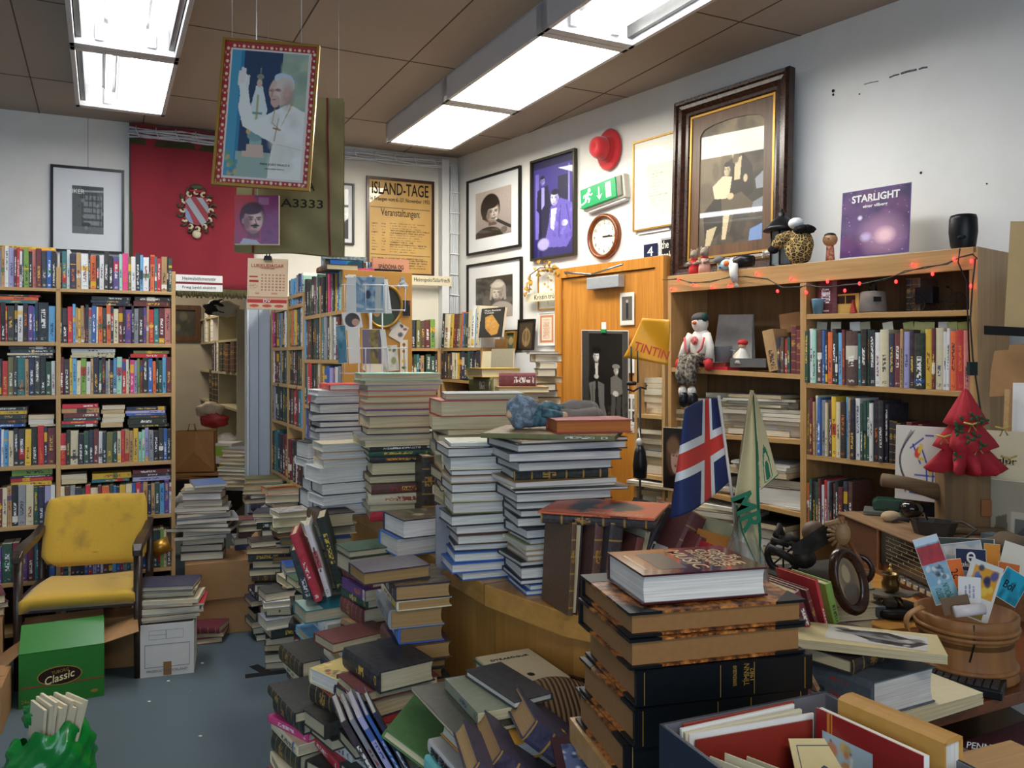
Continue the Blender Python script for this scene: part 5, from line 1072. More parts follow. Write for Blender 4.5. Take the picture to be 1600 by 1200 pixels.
# small clippings pinned around
def clip_(u0,u1,v0,v1,cols_,lab,rz=0,nb=6,bg='cfc8bc',k=.002):
 a = Art(24,30,bg); a.blot(nb,cols_,.06,.22,al=.9); return card('clipping',lab,'clipping',LPo,u0,u1,v0,v1,a,k,0,rz)
clip_(629,641,469,494,['1a1c2a','1a1c2a','8a2a2a'],'small dark portrait clipping pinned by the oval painting',0,5,'14151c')
a = Art(20,60,'ddd3b8'); a.ell(.5,.15,.2,.05,'a8442c'); a.ell(.5,.35,.2,.05,'a8442c'); a.line(.5,.1,.5,.9,.08,'3a4a2c'); a.ell(.5,.65,.25,.05,'d8a030'); a.ell(.5,.85,.3,.04,'3a5a3c')
card('bookmark','long white card with stitched red and gold flowers pinned on the ochre panel','card',LPo,625,637,531,582,a,.002)
clip_(605,624,492,512,['2c4a8a','4a7a3c','e8e4d8'],'blue and green clipping pinned under the oval painting',28)
clip_(612,634,505,532,['7a2c2a','d8d0c4','3a3c44','b8aca0'],'torn red and white clipping pinned right under the oval painting',-30,10)
clip_(598,622,540,580,['3c4a3a','b0b8b0','7a8a4c','c89a50'],'flowered clipping low on the ochre pinboard',6,10)
clip_(572,600,560,592,['e8dcc0','c8b48c','8a7a5c'],'tilted cream clipping low behind the wire rack',44,4,'e2d6b8')
clip_(539,556,429,434,['d8d4c4','3a3a3a'],'narrow printed strip clipping at the pinboard top',2,4,'d8d4c4')
mb = MB(); mb.prism([(-.018,-.03),(-.03,-.01),(-.014,.01),(-.008,.035),(.008,.035),(.014,.01),(.032,-.008),(.022,-.03),(.008,-.012),(-.006,-.012)],0,.003,plain('silver_card','aeb2b4',.3,metal=.3,noisy=.4,ns=90)); o = mb.obj('cutout',None,LPo.M(LPo.P(629,443))); tag(o,'small silvery paper figure cut-out pinned at the panel corner','cut-out')
# things standing on top of the middle bookcase
zt2 = zpt + .002
def upright_face(name,label,cat,ln,u0,u1,vt,vb,col,art=None,th=.02,s=None,sc_=None,lean=-4,group=None,k=0,smat=None):
 M,w,h = ln.rect(u0,u1,vt,vb,k); M = M @ RX(R(lean)); mb = MB(); mb.box((-w / 2,-h / 2,-th),(w / 2,h / 2,-.0015),m_paper); mb.box((-w / 2 - .001,-h / 2 - .001,-.0015),(w / 2 + .001,h / 2 + .001,0),plain('cover_' + col,PAL[col][1] if len(col) == 1 else col,.4)); mb.box((-w / 2 - .001,-h / 2 - .001,-th - .0015),(-w / 2,h / 2 + .001,0),plain('cover_' + col,PAL[col][1] if len(col) == 1 else col,.4))
 t = mb.obj(name,None,M); tag(t,uniq(label),cat,group)
 if art: art.build('cover_print',w * .98,h * .98,T(0,0,.0008),t,art_mat('gloss'))
 if s: text(s,T(0,sc_[1] * h,.0016),w * sc_[0],sc_[2],smat or m_ink,t)
 return t
a = Art(50,24,'16323f'); a.rect(0,0,.5,1,'1c5fa8'); a.rect(.5,0,1,1,'2a7f96'); a.ell(.8,.5,.3,.5,'143c4a')
LT = LP_.off(-.12)
upright_face('blue_book','wide blue book face-out on top of the middle bookcase','hardcover',LT,516,566,407,427,'n',a,.02,'QUERNIN',(.34,.0,.022))
fr,w_,h_ = framed('weathered blue-grey picture frame standing on top of the middle bookcase',LP_.off(-.2),502,572,401,428,Art(30,12,'4a4438'),.018,plain('bluegrey_frame','6c7a82',.6,noisy=.4,ns=60),0,.02,gl='paper')
a = Art(60,30,'c98a68'); upright_face('salmon_book','salmon book titled in thin black capitals, face-out above the pinboard','hardcover',LT.off(.03),583,639,405,430,'f',a,.018,'SPÁDÓMA OG',(.7,.05,.03))
shelf_row(LT,569,582,424,408,'u2 w1 b1.5 w1 n1.5','on top beside the salmon book','the blue book','thin books on the middle bookcase','p',.12,z=zt2)
mb = MB(); M,w,h = LP_.rect(586,628,422,427,-.05); mb.box((-w / 2,-h / 2,-.02),(w / 2,h / 2,0),m_black); tag(mb.obj('black_case',None,M @ T(0,.004,0)),'flat black case lying on the edge above the ochre pinboard','case')
book(mat4((LP_.P(536,420).x - .06,4.45,zpt - .002 + .003),R(25)),.17,.24,.03,'z','l','dark brown leather-bound book lying on top over the second bay','books on the middle bookcase')
# ---------------------------------------------------------------- wire card rack on the counter's far end
LK = Line((-.62 - .907 * .3,3.55 - .421 * .3),(-.62,3.55)); LK = Line((-.75,3.42),(-.45,3.52))
m_wire = plain('white_wire','dcdde0',.3,noisy=.03)
ck = (LK.xy(582)); t = thing('card_rack','white wire rack of picture postcards standing before the ochre pinboard','card rack',LK.M(Vector((*ck,1.002))))
zt_ = Zv(428,3.46) - 1.002; Wd = 96 * 3.46 / F / 2
mb = MB(); mb.tube([(0,0,-.05),(0,zt_,-.05)],.006,m_wire,8); mb.obj('post',t)
for s in (-1,1): mb = MB(); mb.tube([(s * .05,0,-.05),(s * .05,zt_ - .02,-.05)],.003,m_wire,6); mb.obj('post',t)
mb = MB(); mb.lathe([(.11,0),(.11,.006),(.02,.012)],m_wire,20,RX(R(-90))); mb.obj('base',t)
vb = [(446,484),(544,583)]
for ti,(v0,v1) in enumerate(vb):
 ya,yb = Zv(v0,3.46) - 1.002,Zv(v1 - 20,3.46) - 1.002; yb = Zv(v1,3.46) - 1.002
 for s,x0 in ((-1,-Wd),(0,-.045),(1,.05)):
  x1 = x0 + Wd * .72; yt = ya; z0 = .05 if s == 0 else .03
  mb = MB(); mb.tube([(x0,yt,-.04),(x0,yt,z0),(x1,yt,z0),(x1,yt,-.04)],.0022,m_wire,6); mb.tube([(x0,yb,-.04),(x0 + .01,yb,z0),(x1 - .01,yb,z0),(x1,yb,-.04)],.0022,m_wire,6)
  for q in (.1,.9): xx = x0 + (x1 - x0) * q; mb.tube([(xx,yt,z0),(xx,yb,z0)],.0018,m_wire,5)
  mb.obj('wire_pocket',t)
rk = t.matrix_local
def rcard(u0,u1,v0,v1,art,lab,k=.03,rz=0,ry=0):
 M,w,h = LK.off(k).rect(u0,u1,v0,v1,0); M = M @ RY(R(ry)) @ RZ(R(rz)) @ RX(R(-5)); mb = MB(); mb.box((-w / 2,-h / 2,-.002),(w / 2,h / 2,0),m_paperw); o = mb.obj('postcard',None,M); tag(o,uniq(lab),'postcard','postcards in the wire rack'); art and art.build('print',w * .98,h * .98,T(0,0,.0006),o,art_mat('gloss'))
a = Art(50,60,'6f8ea8'); a.blot(30,['4a6a8c','a8b8c4','8aa6b8','35506c','c0c4c0'],.05,.2,al=.7); a.ell(.42,.5,.1,.12,'1c2c48'); a.line(.8,0,.75,1,.2,'b4b8b0'); rcard(556,601,432,489,a,'large blue abstract picture card in the upper pocket',.035)
a = Art(50,60,'7c6a78'); a.rect(.4,0,.85,1,'8a7434'); a.blot(20,['6a5a28','a08a48','54463a'],.05,.15,(.4,0,.85,1)); a.rect(.85,0,1,1,'6a5a68'); rcard(566,596,514,569,a,'violet and olive picture card in the lower middle pocket',.035)
a = Art(30,50,'5a8a9c'); a.blot(10,['8ab0b8','3c6478'],.1,.3); rcard(526,542,508,568,a,'teal picture card leaning in the lower outer pocket',.03,6,-30)
rcard(544,562,512,568,Art(10,10,'e0d6c4'),'cream card beside the teal one in the lower pocket',.03,3,-10)
rcard(541,556,433,488,Art(10,10,'dcd8d0'),'white card in the upper outer pocket',.03,0,-20)
rcard(598,610,436,490,Art(10,10,'e6e4e0'),'white card behind the blue abstract one',.02,5,25)
rcard(596,606,515,568,Art(10,10,'d9d6cc'),'pale card at the lower pocket edge',.03,5,25)
a = Art(40,50,'e2e0de'); a.ell(.5,.5,.4,.4,'2a2226'); a.ell(.65,.65,.2,.2,'c09078'); rcard(536,565,486,514,a,'white card showing a dark-haired head between the pockets',.0,10)

# ---------------------------------------------------------------- low shelves in the corner
Lc1 = Line(WB.at(WB.t(640)) + WB.n * .26,WB.at(WB.t(690)) + WB.n * .26); Lc2 = Line(WR.at(WR.t(716)) + WR.n * .27,WR.at(WR.t(760)) + WR.n * .27)
z1 = Zv(544,Lc1.Y(665)); z2 = Zv(590,Lc1.Y(665)); z3 = z2 - .32
bookcase('low shelf unit on the back wall beside the corner pipe',Lc1,[Lc1.t(628),Lc1.t(686)],[[(z2,z2),(z3,z3),(z3 - .3,z3 - .3)]],z1,.24,m_beech,m_beechx,m_back=MATS['bookcase_back'])
bookcase('low shelf unit on the picture wall next to the corner',Lc2,[Lc2.t(690),Lc2.t(752)],[[(z2 - .01,z2 - .02),(z3,z3),(z3 - .3,z3 - .3)]],z1,.24,m_beech,m_beechx,m_back=MATS['bookcase_back'])
GC = 'books on the corner shelves'
shelf_row(Lc1,643,685,544,500,'n4 _1 j4 u5 m5 l5 _3','atop the corner unit','the pinboard',GC,'c',.15,z=z1,hvar=.04)
shelf_row(Lc1,643,684,590,556,'k3 g3 t3 k2 a4 _2 g6 g5 k3','middle board of the corner unit','the pinboard',GC,'c',.15,z=z2)
shelf_row(Lc1,645,686,640,600,'c3 w2 c3 n3 t3 w2 u3 k3','low board of the corner unit','the pinboard',GC,'c',.15,z=z3)
shelf_row(Lc2,689,730,544,492,'k4 c7 y4 m4 u3 j2 o2 b2 g2 z2','atop the picture-wall unit','the corner',GC,'c',.16,z=z1,lean=5,hvar=.06)
shelf_row(Lc2,731,751,544,482,'c3 w3 s1 c3 w2','pale group atop the picture-wall unit','the corner',GC,'c',.16,z=z1,lean=4)
shelf_row(Lc2,690,750,591,548,'k3 z3 u3 d2 c3 c3 y2 d3 n3 k3 g3 k4 n3 k4','middle board of the picture-wall unit','the corner',GC,'c',.16,z=z2 - .01)
shelf_row(Lc2,690,742,640,600,'c2 d3 w2 r4 n3 c2 g2 t3 k3','low board of the picture-wall unit','the corner',GC,'c',.16,z=z3)
a = Art(60,70,'18181a'); a.poly([(.2,.3),(.5,.22),(.85,.6),(.8,.9),(.55,.95),(.25,.7)],'c08a3c'); a.blot(12,['a8742c','d4a458'],.03,.08,(.3,.35,.75,.85)); 
upright_face('maya_book','black book with a tan carved relief on its cover, atop the corner shelves','hardcover',Lc2.off(.02),750,786,481,527,'k',a,.02,'Maya Ancient\nYucatán',(.7,.38,.012),-8,smat=m_paperw)
a = Art(50,70,'3f3120'); a.ell(.5,.6,.28,.32,'8a7048'); a.ell(.5,.55,.2,.2,'6a5434'); a.line(.5,.25,.5,.9,.04,'a08858')
framed('dark carved relief in a black frame leaning near the light switch',WR.off(.05),811,836,499,547,a,.008,m_blackfr,0,.02,lean=4,gl='paper')
a = Art(40,60,'4a5a48'); a.ell(.5,.5,.3,.25,'a8946a')
framed('small icon picture in a golden wood frame atop the shelf end',WR.off(.12),792,807,518,548,a,.012,m_goldfr,0,.02,lean=6,gl='paper')
mb = MB(); M,w,h = WR.rect(760,792,530,546,.14); mb.box((-w / 2,-h / 2,-.12),(w / 2,h / 2,0),m_card); tag(mb.obj('wooden_box',None,M),'small tan box atop the shelf end beside the icon picture','box')
upright_face('grey_folder','plain grey-tan folder standing before the corner shelf end','folder',WR.off(.4),767,801,545,588,'a8a088',None,.012,lean=-3)
M,w,h = WR.rect(766,838,551,600,.11); mb = MB(); mb.box((-w / 2,-1.0,-.09),(w / 2,h / 2,0),m_offw); tag(mb.obj('white_cabinet',None,M),'low white cabinet against the picture wall under the light switch','cabinet')
upright_face('cream_folder','cream folder leaning at the end of the picture-wall shelf unit','folder',WR.off(.34),752,767,549,600,'c',None,.02,lean=-5)
# stacks on the floor along the picture wall between corner and door
def pz(u,Y): return P(u,558,Y)
def pile(u,Y,z0,vt,yaw,spec,where,group,**k):
 p = P(u,558,Y); return stack(p.x,p.y,z0,yaw,spec,where,group,ztop=Zv(vt,Y - .06),kind='o',**k)
GK = 'piles of books along the picture wall'
pile(851,5.15,1.0,549,12,'eF1a kF3a wR2.4a kR3a aF2.5a kR2.6a kF2.6a zF3a aR2.4a nR2.6a cF2.4a wR2.6a kF2.6a mR3.2a kR2.6a','the tall pile beside the door',GK,jr=12,j=.02,parts=False)
pile(812,4.85,.9,583,10,'mS3.6b aF1.6f cF2.4c aF2.4c kF2.6c wF2.4c cF2.8c uF2.6c cF2.4c kF3c aF3c','the pile under the light switch',GK,jr=14,j=.02,parts=False)
pile(775,5.0,.9,575,20,'yF1.6e jL3e kF2.6c aF3c kF3c cF3c gF3c','the pile before the corner shelves',GK,jr=16,j=.02,parts=False)
for u,Y,w,zt3,lab in ((851,5.15,.26,1.0,'small plain wooden box holding up the tall pile beside the door'),(785,4.95,.34,.9,'low plain wooden bench under the piles by the corner shelves')):
 p = pz(u,Y); mb = MB(); mb.box((-w / 2,-.16,zt3 - .03),(w / 2,.16,zt3 - .001),m_beechx)
 for sx in (-1,1): mb.box((sx * (w / 2) - .015,-.15,0),(sx * (w / 2) + .015,.15,zt3 - .03),m_beech)
 tag(mb.obj('low_bench',None,mat4((p.x,p.y,0),R(10))),uniq(lab),'bench')

# ---------------------------------------------------------------- the storeroom seen through the opening
m_sh = plain('storeroom_shelf_cream','b3a888',.55,noisy=.06)
LS_ = Line((-2.29 - .538 * 1.9,6.93 + 1.9),(-2.29,6.93)); ts = [LS_.t(u) for u in (312,341,370)]
zs = [Zv(v,LS_.Y(341)) for v in (532,580,631,690,745)]
bookcase('tall cream shelving in the storeroom beyond the doorway',LS_,ts,[[(z,z) for z in zs]] * 2,2.0,.34,m_sh,m_sh,m_back=m_sh)
GS = 'books in the storeroom shelving'
def SRow(i,zi,spec,hh,where,u=None):
 u0,u1 = u or ((313,340),(342,369))[i]; Y = LS_.Y((u0 + u1) / 2); v = HOR - (zs[zi] - CZ) * F / Y
 shelf_row(LS_,u0,u1,v,v - hh * F / Y,spec,where,'the dark picture',GS,'l',.2,z=zs[zi],inset=.01)
SRow(0,0,'j3 e3 w4 c3 j3 e2 w4',.33,'top storeroom board, far bay',(315,330)); SRow(1,1,'k5 z3 u7 u7',.26,'second storeroom board',(342,369))
SRow(0,1,'n3 w3 n3 w3',.28,'second board of the far bay',(330,340)); SRow(0,2,'k5 k5 k5',.3,'third board of the far bay',(326,340))
p = LS_.at(LS_.t(358)) - LS_.n * .17
stack(p.x,p.y,zs[3] + .002,-40,'aF3 aF3 mF3 uF3 rF2.5 cF3','the pile within the storeroom shelving',GS,parts=False,jr=12); stack(p.x,p.y,zs[2] + .002,-40,'cF2.6a uF2.6a cF2.6a mF2.6a aF2.6a kF2.6a','the high pile inside the storeroom',GS,parts=False,jr=12)
framed('dark painting in a narrow wooden frame on the storeroom wall',WC,262,313,477,533,(lambda a: (a.blot(12,['2a2a26','4a4436','6a6450'],.05,.2),a)[1])(Art(50,50,'35342c')),.05,wood('brown_frame','3a2414','6a4526',1),0,.03)
# paper carrier bag on a black box
m_kraft = plain('kraft_paper','9a6c3c',.8,noisy=.12,ns=18,bmp=.2); Yk = 6.6
p = P(308,735,Yk); t = thing('paper_bag','brown paper carrier bag with twisted handle in the storeroom doorway','bag',mat4((p.x,p.y,p.z),R(8)))
mb = MB(); w,h,d = .15,.32,.09; mb.add([(-w,-d,0),(w,-d,0),(w,d,0),(-w,d,0),(-w * .96,-d * .8,h),(w * .92,-d * .7,h * .97),(w * .92,d * .8,h),(-w * .96,d * .7,h * .98),(0,-d * 1.15,h * .5),(0,-d * .6,h * .98)],[(0,1,8),(1,5,9,8),(0,8,9,4),(1,2,6,5),(2,3,7,6),(3,0,4,7),(0,3,2,1)],m_kraft); mb.obj('bag',t)
mb = MB(); mb.tube([(-.07,0,h - .01),(-.06,0,h + .05),(-.02,0,h + .05),(-.01,0,h - .01)],.006,m_kraft,6); mb.obj('handle',t)
mb = MB(); mb.box((-.35,-.2,-.33),(.3,.3,-.05),m_black); o = mb.obj('storage_box',None,mat4((p.x,p.y + .0,p.z),R(8))); tag(o,'low black storage box under the brown paper carrier bag','box')
for i,(dx,rz_) in enumerate(((0,8),(-.06,20),(.1,-4))): mb = MB(); mb.box((-.33,-.18,0),(.33,.2,.012),m_kraft); tag(mb.obj('cardboard_sheet',None,mat4((p.x + dx,p.y + .03,p.z - .048 + .014 * i),R(rz_))),uniq(('brown','creased brown','uppermost brown')[i] + ' cardboard sheet between carrier bag and black box'),'cardboard','cardboard sheets')
GD = 'old dark volumes piled in the storeroom doorway'
p = PZ(360,830,0); stack(p.x,p.y + .1,0,0,'yS1.6c aS3c kS4cl kS4cl kS5cl kS5cl kS5cl kS5cl kS5cl kS5cl zS5cl kS5cl zS5cl kS4cl nS3cl kS4cl','the tall black pile in the storeroom doorway',GD,ztop=Zv(733,p.y),parts=False,sc=2.0,jr=4)
p = P(378,700,6.2); stack(p.x + .02,p.y,.62,-10,'eF2e aF2e aF2f cF2f wF2e cF2f kF2f aF2f cF2e aF2f eF2f','the grey pile against the door jamb','papers by the door jamb',ztop=Zv(700,6.2),parts=False,jr=16)
p = P(349,722,6.7); mb = MB(); mb.box((-.12,-.1,0),(.12,.1,.16),m_wcard); mb.box((-.1,-.101,.06),(.1,-.1,.14),plain('lime_print','8fae3a',.6)); o = mb.obj('supply_box',None,mat4((p.x,p.y,p.z),R(-8))); tag(o,'small white and lime supply box heaped in the storeroom','box')
for i,(u,v,c) in enumerate(((328,640,'b8a890'),(335,655,'a02c2c'),(350,690,'d8d0c0'),(330,690,'8a7a64'),(340,480,'2a2824'),(352,482,'c8c0b0'),(296,782,'d4cec4'))):
 q = P(u,v,7.0 if i < 6 else 5.9); mb = MB(); rgq = random.Random(i + 3); ph = rgq.random() * 6
 mb.ball((0,0,0),(.12,.08,.07),plain('crumpled_' + c,c,.5,noisy=.3,ns=30),16,10,fn=lambda s_: 1 + .22 * math.sin(5 * s_[0] + ph) * math.cos(7 * s_[2] + ph)); o = mb.obj('crumpled_bag',None,Matrix.Translation(q)); tag(o,uniq(f"crumpled {('tan', 'red', 'white', 'brown', 'black', 'pale', 'translucent')[i]} bag {('low in', 'tucked in', 'beside the lime box in', 'stuffed under', 'on top of', 'over the edge of', 'on the floor before')[i]} the storeroom shelving"),'bag','bags in the storeroom')
# ---------------------------------------------------------------- the curved counter
cpx = [(497,757),(535,778),(580,803),(620,830),(655,854),(680,871),(705,885),(727,896),(757,913),(793,926),(835,941),(881,957),(926,966),(975,982),(1040,1000)]
fe = [PZ(u,v,1.0).xy for u,v in cpx]
def offs(pts,k):
 out = []
 for i,p in enumerate(pts):
  a = pts[max(0,i - 1)]; b_ = pts[min(len(pts) - 1,i + 1)]; d = (b_ - a).normalized(); out.append(p + Vector((-d.y,d.x)) * k)
 return out
be = offs(fe,.46); pe = offs(fe,.035)
ct = thing('shop_counter','long honey-coloured wooden counter with a curved end, loaded with book piles','counter')
def ribbon(mb,A,B,z0,z1,mat,n0=0,n1=None):
 for i in range(n0,(n1 or len(A)) - 1):
  a,b_,c,d = A[i],A[i + 1],B[i + 1],B[i]
  mb.hexa([(*a,z0),(*b_,z0),(*c,z0),(*d,z0),(*a,z1),(*b_,z1),(*c,z1),(*d,z1)],mat)
m_ctop = wood('counter_beech','b5823f','d29d55',1,.22,.7); m_cfr = wood('counter_front_beech','a87536','c08c48',2,.38,.6)
mb = MB()
A,B = fe,be; n = len(A)
vs = [(*p,z) for z in (.942,1.0) for p in A + B]; L = 2 * n
fs = []
for i in range(n - 1): fs += [(i,n + i,n + i + 1,i + 1),(L + i,L + i + 1,L + n + i + 1,L + n + i),(i,i + 1,L + i + 1,L + i),(n + i,L + n + i,L + n + i + 1,n + i + 1)]
fs += [(0,L,L + n,n),(n - 1,2 * n - 1,L + 2 * n - 1,L + n - 1)]; mb.add(vs,fs,m_ctop); mb.obj('countertop',ct,None,bevel=.003)
pi_ = offs(fe,.06); vs = [(*p,z) for z in (.0,.942) for p in pe + pi_]; mb = MB(); mb.add(vs,fs,m_cfr); mb.obj('front_panel',ct)
mb = MB(); d0 = (fe[1] - fe[0]).normalized(); q = Vector((-d0.y,d0.x)); a = fe[0] - d0 * .001; mb.hexa([(*a,0),(*(a + q * .46),0),(*(a + q * .46 + d0 * .03),0),(*(a + d0 * .03),0),(*a,1.0),(*(a + q * .46),1.0),(*(a + q * .46 + d0 * .03),1.0),(*(a + d0 * .03),1.0)],m_cfr); mb.obj('end_panel',ct)
mb = MB(); jn = fe[8]; qn = (fe[9] - fe[7]).normalized(); o1 = Vector((qn.y,-qn.x)); mb.hexa([(*(jn - qn * .001 + o1 * .0006),.943),(*(jn + qn * .001 + o1 * .0006),.943),(*(jn + qn * .001 - o1 * .46),.943),(*(jn - qn * .001 - o1 * .46),.943),(*(jn - qn * .001 + o1 * .0006),1.0006),(*(jn + qn * .001 + o1 * .0006),1.0006),(*(jn + qn * .001 - o1 * .46),1.0006),(*(jn - qn * .001 - o1 * .46),1.0006)],plain('joint_line','6b4a22',.6)); mb.obj('joint',ct)
# ---------------------------------------------------------------- piles on the counter (listed from the top)
def cpile(u,Y,vt,yaw,spec,where,group='books piled on the counter',z0=1.0004,**k):
 p = P(u,558,Y); zt = Zv(vt,Y - .07) if vt else None
 return stack(p.x,p.y,z0,yaw,spec,where,group,ztop=zt,**k)
cpile(534,3.42,600,24,'rL3c wF3c eF4c kF5c kF4c nF3c kF2.6c eF4c nF3.4c nF3c kF3.6c','the slim tall pile by the end of the counter',page='w',jr=5,z0=1.19)
cpile(516,3.40,690,30,'zF4b wF2c mF3b kF3b nF4b','the short pile at the counter end',page='w',jr=8)
cpile(540,3.22,692,30,'cF2.6k aF2.6k cF2.4k wF5c nF4c wF3c bF4c','the white-paged pile by the counter end',page='w',jr=8)
tp,z = cpile(622,3.14,583,18,'hF3f cF1.8f iF2.4e oF2.6e aF2.8e fF2.8e vF2.8e aF4.8e kF3c eF2f cF2.8f kS2c gS2.4c kS2.6c kF5.6c uF3.4c uS4.2c cS4.6c eF3c rS4c','the tallest pile on the counter',jr=4,j=.010)
def spine_label(bk,s,col,h,k=.7,z=.5,w=None):
 d = bk.data; zs_ = [v.co.z for v in d.vertices]; xs_ = [v.co.x for v in d.vertices]; ys_ = [v.co.y for v in d.vertices]; T_ = max(zs_)
 M = Matrix(((0,0,-1,min(xs_) - .0008),(-1,0,0,0),(0,1,0,T_ * z),(0,0,0,1)))
 text(s,M,(w or k * (max(ys_) - min(ys_))),T_ * h,col,bk)
spine_label(tp[17],'PÓSTSAGA',m_inkr,.3,.5); spine_label(tp[16],'Fornir',m_inkr,.4,.4); spine_label(tp[11],'AGATHA CHRISTIE',m_inkw,.4,.6); spine_label(tp[13],'Overgrip',m_inky,.4,.45)
def standing(u,Y,z0,w,l,t,ang,lean,col,kind,label,group='books standing on the counter',back=False,**k):
 """upright book whose spine faces the viewer turned by ang, leaning sideways by lean degrees; w depth, l height"""
 p = P(u,558,Y); a = R(ang); X = Vector((math.sin(-a),math.cos(a),0)); Zx = Vector((math.cos(a),math.sin(a),0)); Yv = Vector((0,0,1))
 q = Matrix.Rotation(R(lean),3,X); Yv = q @ Yv; Zx = q @ Zx
 if back: X = -X; Zx = -Zx
 low = max(0,-min(0,(Zx * t).z)) ; org = Vector((p.x,p.y,z0 + .001)) + Yv * (l / 2) + Vector((0,0,low if Zx.z < 0 else 0))
 M = Matrix.Translation(org) @ Matrix((X,Yv,Zx)).transposed().to_4x4()
 return book(M,w,l,t,col,kind,label,group,**k)
standing(652,3.05,1.0,.17,.245,.045,18,0,'z','l','dark brown upright book with ribbed spine standing beside the tallest counter pile')
a = Art(40,60,'7a6a70'); a.blot(60,['5c4c58','9a8a8a','4a3c48','b0a098','6a5a68'],.03,.12,al=.6)
p = P(686,760,3.0); o = upright_face('mottled_book','violet mottled book standing face-out behind the piles','hardcover',Line((p.x - .1,p.y - .03),(p.x + .1,p.y + .04)),673,702,724,808,'i',a,.03,lean=-2)
cpile(748,2.86,614,15,'eF2e rF5f aF4fq aF1.6fq uF3f eF3.4f aF5fl kF3.4e nF3e cF3e nF2.6e kF3e nF3e cF3e','the broad pile behind the curved end',jr=7)
a = Art(60,44,'93a0b8'); a.blot(20,['b8bcc4','7a86a8','8a7a68'],.05,.2); bk = bpy.data.objects
def top_print(bk,art,f=.96,gl='gloss'):
 zs_ = max(v.co.z for v in bk.data.vertices); xs_ = [v.co.x for v in bk.data.vertices]; ys_ = [v.co.y for v in bk.data.vertices]
 art.build('cover_print',(max(ys_) - min(ys_)) * f,(max(xs_) - min(xs_)) * f,T(0,0,zs_ + .0004) @ RZ(R(90)),bk,art_mat(gl))
def mott(cols_,bg,n=40,w=60,h=44,r1=.1): a = Art(w,h,bg); a.blot(n,cols_,.02,r1,al=.8); return a
tp2,z = cpile(767,2.33,691,16,'wF1.4cp kF4e cF5.4e zF2.4c aF3c zF4c cF3.6c jF5c kF4.6c uF4c uF4c nF3c bF4c bF4c bF3.6c','the white-paged pile on the curved end',page='w',jr=5,j=.009)
top_print(tp2[0],mott(['b8c48a','d8dcc8','8a9a70'],'ccd2c0',20))
tp3,z = cpile(868,2.2,684,17,'aF1.2fc kF3.4f nF4f kF4e kS3.6cl aF2eq cF1eq kF1.2f kF4e zF3.2cl kF3c kF4c kF4c jF2.6k cF2c aF2c aF2.2k kF2c nF5c nF2c bF2.4c bF2c','the tall pile amid the curved end',page='w',jr=5,j=.010)
# book of reddish spine and the tilted flat album on top, then the rag doll
pt = P(868,558,2.2); zt3 = z
al = book(mat4((pt.x + .0,pt.y,zt3 + .0015),R(17 + 60)),.26,.34,.012,'j','c','large thin mottled album lying across the curved end pile','books piled on the counter',page='b')
top_print(al,mott(['7a5a28','a87a34','4a3a20','b8954c'],'8a6a34',90,70,54,.04))
rb = book(mat4((pt.x + .085,pt.y - .02,zt3 + .014),R(17 - 98)),.13,.20,.033,'a8382c','h','red hardcover with orange page edges lying on the mottled album','books piled on the counter',page='c')
rb.children[0].color = (*hx('c9702c'),1)
# the rag doll resting on the album
m_rag = plain('checked_rag','7f8e9c',.9,noisy=.35,ns=70); m_ragb = plain('grey_sock','8c8278',.95,noisy=.2,ns=60); m_skin = plain('doll_skin','d8b08c',.7); m_teal = plain('teal_rag','4a6a72',.9,noisy=.4,ns=50)
t = thing('rag_doll','small rag doll in grey checked cloth lying on the album atop the pile','doll',mat4((pt.x - .04,pt.y + .05,zt3 + .014),R(12)))
mb = MB(); mb.ball((-.05,0,.045),(.045,.04,.045),m_rag,18,12,fn=lambda p: 1 + .08 * math.sin(8 * p[0] + 3 * p[2]) + .06 * math.sin(11 * p[1])); mb.obj('head',t)
mb = MB(); mb.tube([(-.03,0,.03),(.03,.0,.04),(.06,0,.035)],[.028,.034,.026],m_teal,12); mb.obj('torso',t)
for s,pts in ((1,[(.05,.01,.04),(.10,.03,.055),(.15,.02,.05)]),(-1,[(.05,-.02,.035),(.1,-.01,.03),(.155,.0,.035)])): mb = MB(); mb.tube(pts,[.02,.021,.023],m_ragb,10); mb.ball(pts[-1],(.024,.02,.02),m_ragb); mb.obj('leg',t)
for s,pts in ((1,[(0,-.03,.045),(.03,-.045,.04),(.055,-.045,.035)]),(-1,[(0,.03,.05),(.03,.045,.06)])): mb = MB(); mb.tube(pts,[.013,.012,.01],m_teal,8); mb.ball(pts[-1],.012,m_skin,10,6); mb.obj('arm',t)
mb = MB(); mb.ball((-.085,-.012,.04),(.012,.012,.012),m_skin,10,6); mb.obj('nose',t)
# two picture-covered books by the counter's edge and the grey one standing open
tpx,z = cpile(668,2.62,806,28,'nF3.4c bF3.4c','the low pair at the counter edge',page='w',jr=2)
top_print(tpx[0],mott(['6a5c48','8a7c60','b8a888','3c3428'],'5a4e3c',40))
p = P(705,850,2.34)
M = mat4((p.x,p.y,1.001 + .105),R(-6)); 
X = Vector((math.cos(R(14)),math.sin(R(14)),0)); Zx = Vector((math.sin(R(14)),-math.cos(R(14)),0)); M = Matrix.Translation((p.x,p.y,1.002 + .09)) @ Matrix((-X,Vector((0,0,1)),(-X).cross(Vector((0,0,1))))).transposed().to_4x4()
book(M,.085,.182,.014,'7d7d82','h','grey blank-covered book standing upright at the edge of the counter','books standing on the counter',page='w')
standing(722,2.6,1.001,.13,.115,.006,10,0,'b','h','thin bright blue book standing between piles'); standing(729,2.6,1.001,.13,.12,.02,10,0,'k','h','thick black book standing beside the thin blue one')
